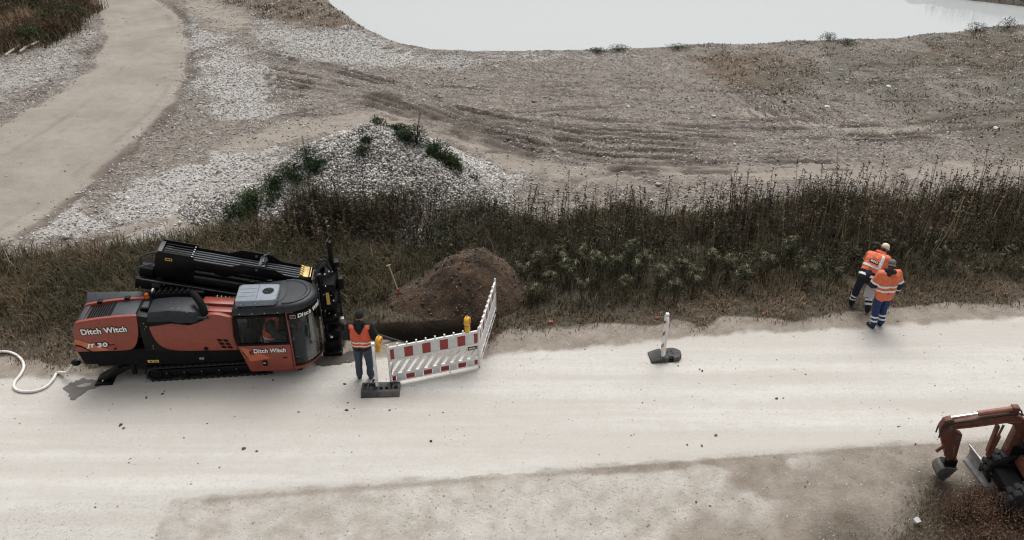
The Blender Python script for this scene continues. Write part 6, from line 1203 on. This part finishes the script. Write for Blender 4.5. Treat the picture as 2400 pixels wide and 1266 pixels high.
def foot_plate(label, loc, rz, wedge):
    r = empty('foot_plate', loc, rz); tag(r, label, 'foot plate', 'black rubber foot plates')
    if not wedge:
        MB().box((-0.40, -0.19, 0.0), (0.40, 0.19, 0.035)).build('slab', 'base', r, bevel=0.008)
        mb = MB(); mb.prism([(-0.20, 0.0), (-0.06, 0.0), (-0.06, 0.105), (-0.135, 0.105)], 0, -0.40, 0.40); mb.box((-0.40, 0.15, 0.0), (0.40, 0.195, 0.10)); mb.build('rim', 'base', r, bevel=0.012)
        for x0, x1 in ((-0.40, -0.35), (-0.29, -0.25), (-0.10, -0.02), (0.04, 0.10), (0.16, 0.20), (0.24, 0.28), (0.35, 0.40)): MB().box((x0, -0.07, 0.03), (x1, 0.16, 0.10)).build('rib', 'base', r, bevel=0.008)
        MB().box((-0.02, 0.03, 0.034), (0.16, 0.16, 0.096)).build('rib', 'base', r, bevel=0.006); MB().box((0.28, 0.06, 0.034), (0.35, 0.16, 0.094)).build('rib', 'base', r, bevel=0.006)
        MB().tube(smooth_poly([(-0.17, 0.2, 0.06), (-0.175, 0.23, 0.12), (-0.13, 0.23, 0.12), (-0.125, 0.2, 0.06)], 4), 0.018, 8).build('grip', 'rubber', r, smooth=True)
    else:
        MB().prism([(-0.34, 0.0), (-0.33, 0.035), (-0.12, 0.11), (-0.06, 0.11), (-0.06, 0.0)], 1, -0.19, 0.19).build('ramp_end', 'base', r, bevel=0.01)
        for y in (-0.155, 0.12): MB().box((-0.27, y, 0.07), (-0.15, y + 0.035, 0.095), Matrix.Rotation(rad(-18), 4, 'Y') @ Matrix.Translation((0.005, 0, -0.07))).build('ramp_rib', 'base', r)
        MB().box((-0.17, -0.08, 0.092), (-0.15, 0.08, 0.10)).build('ramp_rib', 'base', r)
        MB().prism([(-0.06, -0.19), (0.04, -0.19), (0.04, -0.12), (0.16, -0.12), (0.16, -0.19), (0.30, -0.17), (0.30, -0.11), (0.36, -0.08), (0.37, 0.06), (0.30, 0.15), (0.20, 0.19), (0.02, 0.19), (-0.01, 0.15), (-0.06, 0.15)], 2, 0.0, 0.115).build('slab', 'base', r, bevel=0.01)
        for x, y in ((0.04, 0.0), (0.14, 0.04), (0.15, -0.04)): MB().box((x, y, 0.1145), (x + 0.035, y + 0.035, 0.1175)).build('slot', 'blackmatt', r)
        MB().box((0.04, -0.19, 0.0), (0.16, -0.12, 0.03)).build('socket_floor', 'blackmatt', r)
    return r
def beacon_board(label, loc, rz):
    r = empty('beacon_board', loc, rz); tag(r, label, 'beacon', 'striped beacon boards')
    W, Hh, T_ = 0.125, 1.0, 0.028; out = [(-W, 0.16), (-W * 0.8, 0.10), (W * 0.8, 0.10), (W, 0.16), (W, Hh + 0.03), (W * 0.6, Hh + 0.10), (-W * 0.6, Hh + 0.10), (-W, Hh + 0.03)]
    MB().prism(out, 1, -T_, T_).build('board', 'white', r, bevel=0.012); MB().box((-0.035, -0.03, 0.0), (0.035, 0.03, 0.12)).build('foot_peg', 'white', r, bevel=0.006); MB().box((-0.04, -0.035, Hh + 0.09), (0.04, 0.035, Hh + 0.16)).build('lamp_mount', 'white', r, bevel=0.01)
    for side_ in (-1, 1):
        for i in range(3):
            z = 0.16 + i * 0.32; y = side_ * (T_ + 0.002); pts = [(-W * 0.82, z), (-W * 0.82, z + 0.10), (W * 0.82, z + 0.10 + 0.20), (W * 0.82, z + 0.20)]; pts = [(a * -1 if side_ > 0 else a, min(max(b_, 0.15), Hh + 0.03)) for a, b_ in pts]
            MB().prism(pts, 1, y - 0.001, y + 0.001).build('stripe', 'barred', r)
    return r
p = at(892, 914); foot_plate('long black slotted foot plate at the left end of the front barrier', (at(893, 918)[0], at(893, 918)[1], 0.004), rad(3), False)
bp_ = at(884, 906, 0.07); beacon_board('beacon board seen edge-on beside the worker in the vest', (bp_[0], bp_[1], 0.04), math.atan2(bp_[1], bp_[0] + 0.35))
warning_lamp('yellow warning lamp beside the edge-on beacon next to the vested worker', (bp_[0] + 0.075, bp_[1] + 0.16, 0.90), rad(72), rad(6))
q = at(1557, 838); foot_plate('black foot plate with sloping end standing alone on the road', (q[0], q[1], 0.004), rad(6), True)
q = at(1553, 836, 0.1); beacon_board('leaning beacon board with red stripes standing alone on the road', (q[0], q[1], 0.09), math.atan2(0.99, -0.05)); bpy.data.objects[[o.name for o in bpy.data.objects if o.name.startswith('beacon_board')][-1]].rotation_euler[0] = 0.0
# shovel stuck in the soil
def ray_heap(fn, px, py):
    for z_ in np.arange(2.0, -0.1, -0.01):
        q = at(px, py, z_)
        if heap_h(fn, [q[0]], [q[1]])[0] >= z_: return Vector((q[0], q[1], z_))
    return Vector((*at(px, py), 0))
s0 = ray_heap(sheap, 936, 690); zt = [z_ for z_ in np.arange(0.2, 2.2, 0.01) if at(911, 622, z_)[1] <= s0.y + 0.12][0]; s1 = Vector((*at(911, 622, zt), zt)); d = (s1 - s0).normalized()
shv = MB().tube([s0 + d * 0.10, s1], 0.017, 10).build('shovel', 'wood', None, smooth=True); tag(shv, 'shovel with wooden handle and red blade stuck in the soil mound', 'shovel')
sx = Vector((1, 0.1, 0)); sx = (sx - d * sx.dot(d)).normalized(); MB().tube([s1 - sx * 0.055, s1 + sx * 0.055], 0.017, 10).build('grip', 'wood', shv, smooth=True); MB().tube([s0 - d * 0.02, s0 + d * 0.14], [0.03, 0.02], 10).build('socket', 'redtool', shv, smooth=True)
nb = d.cross(sx); bl = []
for i in range(5):
    f = i / 4; w_ = 0.10 * (1 - 0.55 * f * f); bl.append([tuple(s0 + d * (0.05 - 0.22 * f) + sx * (w_ * u) + nb * (0.035 * u * u - 0.02 - 0.03 * f)) for u in (-1, -0.6, -0.2, 0.2, 0.6, 1)])
MB().loft(bl, closed=False).build('blade', 'redtool', shv, smooth=True)
# hose from the rig off to the left
hp = [(-60, 838), (0, 829), (28, 829), (48, 842), (57, 860), (50, 880), (36, 898), (35, 912), (50, 920), (80, 920), (108, 910), (125, 893), (136, 877), (150, 867)]
hw = [(*at(px, py), 0.045) for px, py in hp]; hw = [(x, y, hz(x, y) + 0.034) for x, y, _ in hw]
vv = Vector((RIG_O[0], RIG_O[1], 0)) + Matrix.Rotation(RIG_R, 3, 'Z') @ Vector((-1.75, 0.28, 0.36)); hw[-1] = (vv.x - 0.14, vv.y - 0.03, 0.20); hw.append((vv.x, vv.y, vv.z))
tag(MB().tube(smooth_poly(hw, 7), 0.030, 12).build('supply_hose', 'hose', None, smooth=True), 'white supply hose looping from the rear of the drilling rig', 'hose')
# wet patches
def patch(name, px, mat, dz, jag=0.05, k=6):
    P = smooth_poly(atn(px), k, True); c = P.mean(0); n = len(P); rr = 1 + (RNG.random(n) - 0.5) * 2 * jag; P = c + (P - c) * rr[:, None]; rings = [c + (P - c) * f for f in (1.0, 0.75, 0.5, 0.25)]
    V = [(x, y, hz(x, y) + dz) for R in rings for x, y in R] + [(c[0], c[1], hz(*c) + dz)]; F_ = []
    for r in range(3):
        for i in range(n): j = (i + 1) % n; F_.append((r * n + i, r * n + j, (r + 1) * n + j, (r + 1) * n + i))
    F_ += [(3 * n + i, 3 * n + (i + 1) % n, 4 * n) for i in range(n)]
    return MB().add(V, F_).build(name, mat, None, smooth=True)
def wet(name, col, rough):
    m, t, b, nodes, L = new_mat(name); co = N(t, 'ShaderNodeNewGeometry').outputs['Position']; nz = noise(t, co, 9, 5); L.new(mixc(t, nz, tuple(c * 0.75 for c in col), tuple(c * 1.25 for c in col)), b.inputs['Base Color']); b.inputs['Roughness'].default_value = rough; return m
MT['mud'] = wet('wet_mud', (0.11, 0.095, 0.085), 0.45); MT['milk'] = wet('clay_water', (0.36, 0.31, 0.25), 0.12); MT['darkmud'] = wet('dark_mud', (0.06, 0.045, 0.033), 0.6)
tag(patch('puddle', [(146, 912), (165, 900), (192, 888), (225, 893), (242, 900), (228, 908), (205, 915), (192, 925), (170, 938), (160, 922)], 'mud', 0.012, 0.10), kind='structure', label='dark wet patch behind the rig')
tag(patch('puddle', [(180, 906), (198, 900), (214, 899), (212, 904), (200, 908), (186, 909)], 'milk', 0.017), kind='structure', label='pale water standing in the dark wet patch')
tag(patch('puddle', [(735, 846), (760, 832), (800, 828), (838, 822), (850, 832), (830, 848), (780, 856), (745, 858)], 'darkmud', 0.012, 0.10), kind='structure', label='dark mud beside the wrench assembly')
tag(patch('puddle', [(748, 826), (775, 822), (800, 817), (812, 823), (808, 830), (780, 834), (752, 836)], 'milk', 0.018), kind='structure', label='clay-coloured puddle at the foot of the wrench assembly')
# survey paint, litter, rocks, poles
for px, py, lb in ((1290, 757, 'red survey paint mark nearest the barriers'), (1541, 747, 'red survey paint mark behind the lone beacon'), (1789, 739, 'red survey paint mark nearest the two workers')):
    q = at(px, py); rs = RNG.random(8); V = [(q[0] + 0.05 * (0.6 + rs[i]) * math.cos(i * 0.785), q[1] + 0.035 * (0.6 + rs[i]) * math.sin(i * 0.785), hz(*q) + 0.05) for i in range(8)]
    tag(MB().add(V + [(x, y, z + 0.006) for x, y, z in V], [tuple(range(8))[::-1], tuple(range(8, 16))] + [(i, (i + 1) % 8, 8 + (i + 1) % 8, 8 + i) for i in range(8)]).build('paint_mark', 'barred'), lb, 'paint mark', 'red survey marks')
q = at(2148, 1226); M = Matrix.Translation((q[0], q[1], hz(*q) + 0.10)) @ Euler((0.25, 0.3, 0.5)).to_matrix().to_4x4()
tag(MB().add([(-0.07, -0.045, 0), (0.0, -0.055, 0.03), (0.075, -0.04, 0.0), (0.07, 0.04, 0.01), (0.0, 0.05, 0.035), (-0.065, 0.045, -0.005), (-0.07, -0.045, -0.02), (0.0, -0.055, 0.01), (0.075, -0.04, -0.02), (0.07, 0.04, -0.01), (0.0, 0.05, 0.015), (-0.065, 0.045, -0.025)], [(0, 1, 4, 5), (1, 2, 3, 4), (11, 10, 7, 6), (10, 9, 8, 7), (0, 6, 7, 1), (1, 7, 8, 2), (2, 8, 9, 3), (3, 9, 10, 4), (4, 10, 11, 5), (5, 11, 6, 0)], M).build('litter', 'paper'), 'crumpled scrap of white litter in the near grass', 'litter')
for i, (px, py, r, lb) in enumerate(((2083, 203, 0.10, 'pale boulder in the middle of the stony field'), (2332, 304, 0.09, 'pale boulder beside the wheel track at the right'), (1938, 248, 0.09, 'small pale rock left of the boulder in the field'))):
    q = at(px, py); bm = bmesh.new(); bmesh.ops.create_icosphere(bm, subdivisions=2, radius=r)
    for v in bm.verts: v.co *= 1 + 0.35 * (random.random() - 0.5); v.co.z *= 0.6
    me = bpy.data.meshes.new('rock'); bm.to_mesh(me); bm.free(); o = link('rock', me, MT['barwhite']); o.location = (q[0], q[1], hz(*q) + r * 0.25); tag(o, lb, 'rock', 'larger pale rocks')
for a, b_, lb in (((14, 134), (51, 114), 'left of two bleached poles lying by the upper left rough'), ((47, 126), (91, 104), 'right of two bleached poles lying by the upper left rough')):
    pa = at(*a); pb = at(*b_); V = [(pa[0] + (pb[0] - pa[0]) * f, pa[1] + (pb[1] - pa[1]) * f) for f in (0, 0.35, 0.7, 1)]
    tag(MB().tube([(x, y, max(hz(x, y), 0) + 0.06 + 0.02 * i) for i, (x, y) in enumerate(V)], [0.06, 0.057, 0.052, 0.045], 10).build('pole', 'pole', None, smooth=True), lb, 'pole', 'bleached poles')
# ================================================================== WHEELED MINI EXCAVATOR (mostly outside the frame)
bx0 = at(2215, 1128); EY = bx0[1]
ex_ = empty('mini_excavator', (bx0[0] + 0.95, EY, 0.0), rad(-4)); tag(ex_, 'weathered red-brown wheeled mini excavator at the right edge, boom over the road side', 'excavator')
def P(x, z, y=0.0): return (x - 0.95, y, z)
def plate(name, mat, pts, y0, y1, par=ex_, bevel=0.012): return MB().prism([(a - 0.95, b_) for a, b_ in pts], 1, y0, y1).build(name, mat, par, bevel=bevel)
boom = plate('boom', 'rust', [(0.84, 0.62), (1.06, 0.60), (1.06, 1.30), (0.98, 1.52), (0.84, 1.62), (0.66, 1.62), (0.2, 1.50), (-0.26, 1.36), (-0.32, 1.27), (-0.28, 1.23), (0.2, 1.335), (0.66, 1.455), (0.80, 1.42), (0.88, 1.28)], -0.085, 0.085)
plate('boom_rib', 'rustlight', [(-0.2, 1.285), (0.2, 1.38), (0.66, 1.50), (0.9, 1.51), (0.9, 1.495), (0.66, 1.48), (0.2, 1.36), (-0.2, 1.265)], -0.095, -0.086, boom, 0.002)
for s in (-1, 1): MB().lathe([(0.001, s * 0.115), (0.04, s * 0.112), (0.04, s * 0.09)], 12, 1, Matrix.Translation(P(-0.24, 1.28))).build('pivot_pin', 'muddysteel', boom)
arm = plate('arm', 'rust', [(-0.40, 1.25), (-0.36, 1.42), (-0.25, 1.47), (-0.14, 1.36), (-0.12, 1.20), (0.02, 1.12), (0.06, 0.55), (0.01, 0.46), (-0.08, 0.48), (-0.13, 0.58), (-0.31, 0.98)], -0.06, 0.06)
plate('arm_edge', 'rustlight', [(-0.155, 0.62), (-0.21, 0.80), (-0.225, 0.80), (-0.175, 0.61)], -0.066, -0.061, arm, 0); plate('arm_edge', 'rustlight', [(0.0, 0.60), (-0.06, 0.88), (-0.075, 0.88), (-0.02, 0.60)], -0.066, -0.061, arm, 0)
plate('arm_recess', 'muddysteel', [(-0.10, 1.02), (0.02, 0.98), (-0.02, 1.10), (-0.10, 1.12)], -0.0635, -0.061, arm, 0)
MB().tube([P(0.72, 1.72), P(0.18, 1.58)], 0.048, 12).build('arm_cylinder', 'rustlight', boom, smooth=True); MB().tube([P(0.18, 1.58), P(-0.25, 1.46)], 0.022, 10).build('cylinder_rod', 'chrome', boom, smooth=True); MB().box(P(0.70, 1.62, -0.06), P(0.82, 1.78, 0.06)).build('cylinder_bracket', 'rust', boom, bevel=0.012)
for y in (-0.07, 0.07): MB().tube(smooth_poly([P(0.98, 1.2, y), P(0.96, 1.56, y), P(0.76, 1.68, y), P(0.2, 1.50, y), P(-0.2, 1.40, y), P(-0.36, 1.30, y), P(-0.38, 1.05, y)], 5), 0.014, 7).build('hydraulic_hose', 'rubber', boom, smooth=True)
MB().tube([P(0.62, 0.62), P(0.66, 1.10)], 0.05, 12).build('boom_cylinder', 'rust', boom, smooth=True); MB().tube([P(0.66, 1.10), P(0.68, 1.36)], 0.024, 10).build('cylinder_rod', 'chrome', boom, smooth=True); MB().box(P(0.56, 0.70, -0.05), P(0.61, 1.34, 0.05)).build('cylinder_guard', 'rust', boom, bevel=0.01)
MB().tube([P(-0.05, 0.98, 0.0), P(-0.30, 0.66, 0.0)], 0.03, 10).build('bucket_cylinder', 'rust', arm, smooth=True)
bk = empty('bucket', (0, 0, 0), 0, ex_)
prof = [(0.10, 0.38), (-0.10, 0.41), (-0.18, 0.36), (-0.23, 0.26), (-0.19, 0.14), (-0.09, 0.07)]
sh_o = [(a - 0.95, b_) for a, b_ in prof]; inn = [(a - 0.95 + 0.012, b_ - 0.008) for a, b_ in prof]
MB().prism(sh_o + inn[::-1], 1, -0.14, 0.14).build('bucket_shell', 'muddysteel', bk, bevel=0.004)
for y in (-0.145, 0.13): MB().prism([(a - 0.95, b_) for a, b_ in prof + [(0.0, 0.18)]], 1, y, y + 0.015).build('bucket_side', 'muddysteel', bk, bevel=0.003)
MB().prism([(a - 0.95, b_) for a, b_ in [(-0.13, 0.405), (0.09, 0.37), (0.09, 0.39), (-0.13, 0.43)]], 1, -0.12, 0.12).build('bucket_plate', 'black', bk, bevel=0.004); MB().box(P(-0.06, 0.39, -0.08), P(0.10, 0.52, 0.08)).build('quick_hitch', 'blackmatt', bk, bevel=0.015)
for i in range(4): MB().prism([(a - 0.95, b_) for a, b_ in [(-0.11, 0.09), (-0.06, 0.07), (-0.02, 0.03)]], 1, -0.13 + i * 0.075, -0.095 + i * 0.075).build('bucket_tooth', 'muddysteel', bk)
# dozer blade
def W2L(x, y, z): v = Matrix.Rotation(rad(4), 3, 'Z') @ Vector((x - (bx0[0] + 0.95), y - EY, 0)); return (v.x, v.y, z)
bt0 = W2L(*at(2272, 1046, 0.34), 0.34); bt1 = W2L(*at(2350, 1146, 0.34), 0.34); bl0 = np.array(bt0); bl1 = np.array(bt1); dirb = (bl1 - bl0) / np.linalg.norm(bl1 - bl0); nb_ = np.array([-abs(dirb[1]), dirb[0] * np.sign(-dirb[1]) * -1, 0])
bprof = [(0.0, 0.34), (0.05, 0.25), (0.065, 0.15), (0.03, 0.05), (-0.03, 0.01)]
def bpt(f, o, z): q = bl0 + (bl1 - bl0) * f; return (q[0] + o, q[1], z)
rings = [[bpt(f, o, z) for o, z in bprof] + [bpt(f, o + 0.03, z) for o, z in bprof[::-1]] for f in np.linspace(-0.03, 1.12, 8)]
bd = MB().loft(rings).build('dozer_blade', 'bladesteel', ex_, bevel=0.004)
MB().tube([bpt(-0.03, 0.02, 0.345), bpt(1.12, 0.02, 0.345)], 0.02, 8).build('blade_edge', 'steel', bd)
for f in (0.35, 0.62): MB().box((bpt(f, 0.03, 0)[0], bpt(f, 0, 0)[1] - 0.03, 0.10), (bpt(f, 0.03, 0)[0] + 0.75, bpt(f, 0, 0)[1] + 0.03, 0.19)).build('blade_arm', 'blackmatt', bd, bevel=0.01)
q = bpt(0.5, 0.05, 0); MB().tube([(q[0], q[1], 0.27), (q[0] + 0.5, q[1], 0.42)], 0.035, 10).build('blade_cylinder', 'muddysteel', bd, smooth=True)
lug = MB().box((-0.045, -0.13, 0.34), (0.045, -0.005, 0.385)).mesh('tread_lug', bevel=0.01); lug.materials.append(MT['tyre'])
def wheel(x, y):
    w_ = empty('wheel', (x, y, 0.385), 0, ex_); MB().lathe([(0.20, -0.10), (0.30, -0.125), (0.345, -0.11), (0.355, -0.06), (0.355, 0.06), (0.345, 0.11), (0.30, 0.125), (0.20, 0.10)], 28, 1).build('tyre', 'tyre', w_, smooth=True)
    MB().lathe([(0.001, -0.07), (0.07, -0.075), (0.09, -0.05), (0.19, -0.085), (0.205, -0.1), (0.205, 0.1), (0.19, 0.08), (0.001, 0.06)], 22, 1).build('rim', 'blackmatt', w_, smooth=True)
    for i in range(16):
        for s in (0, 1): o = link('tread_lug', lug, None, w_); o.rotation_euler = (0, i * math.pi / 8 + s * math.pi / 16, 0); o.location = (0, 0.132 * s, 0)
    return w_
wf = W2L(*at(2338, 1095, 0.385), 0); wn = W2L(*at(2412, 1178, 0.385), 0)
for x, y in ((wf[0] + 0.14, wf[1] + 0.02), (wf[0] + 0.14, wn[1]), (wf[0] + 1.85, wf[1] + 0.02), (wf[0] + 1.85, wn[1])): wheel(x, y)
yc = (wf[1] + wn[1]) / 2; MB().box((wf[0] - 0.15, yc - 0.32, 0.28), (wf[0] + 2.1, yc + 0.32, 0.52)).build('chassis', 'blackmatt', ex_, bevel=0.02)
for x in (wf[0] + 0.14, wf[0] + 1.85): MB().tube([(x, wn[1] + 0.1, 0.385), (x, wf[1] - 0.08, 0.385)], 0.07, 10).build('axle', 'blackmatt', ex_, smooth=True)
MB().lathe([(0.36, 0.52), (0.36, 0.62)], 24, 2, Matrix.Translation((wf[0] + 0.95, yc, 0))).build('slew_ring', 'black', ex_)
MB().prism([(0.06, 0.60), (2.1, 0.60), (2.15, 1.15), (1.7, 1.28), (0.9, 1.28), (0.9, 0.85), (0.12, 0.80)], 1, yc - 0.62, yc + 0.62).build('superstructure', 'rust', ex_, bevel=0.03)
MB().box((-0.02, -0.14, 0.55), (0.22, 0.14, 0.95)).build('swing_post', 'blackmatt', ex_, bevel=0.02)
cb = MB().prism([(0.26, 0.82), (1.05, 0.82), (1.05, 2.25), (0.45, 2.25), (0.16, 1.2)], 1, yc - 0.05, yc + 0.60).build('cab', 'black', ex_, bevel=0.02)
bar('grab_rail', 'panel', (0.14, yc - 0.08, 0.95), (0.42, yc - 0.08, 2.2), (0.03, 0.03), ex_)
MB().box((0.30, yc - 0.052, 1.3), (0.98, yc - 0.05, 2.1)).build('cab_window', 'screen', cb); MB().prism([(1.1, 1.28), (2.05, 1.2), (1.95, 1.55), (1.1, 1.6)], 1, yc - 0.6, yc + 0.6).build('engine_cover', 'rust', ex_, bevel=0.04)
# small clods at places the photograph shows them
cl = atn([(284, 996), (290, 1004), (281, 999), (1820, 935), (1836, 934), (1640, 866), (1646, 870), (1677, 1021), (380, 924), (343, 933), (812, 962), (640, 892), (572, 1052), (602, 1058), (913, 902 + 60), (1010, 1035), (1632, 1176), (1888, 1140), (1610, 1043), (1645, 1045), (700, 966), (808, 900), (2146, 1040)])
sz = RNG.uniform(0.018, 0.036, len(cl)); tag(stones('soil_lumps', np.stack([cl[:, 0], cl[:, 1], hgt(cl[:, 0], cl[:, 1]) + 0.01], -1), sz, ICO, RNG.uniform(0, 0.5, len(cl)), 0.45, 0.35, 'clod'), 'larger dark lumps of soil lying on the road', 'soil lumps', kind='stuff')
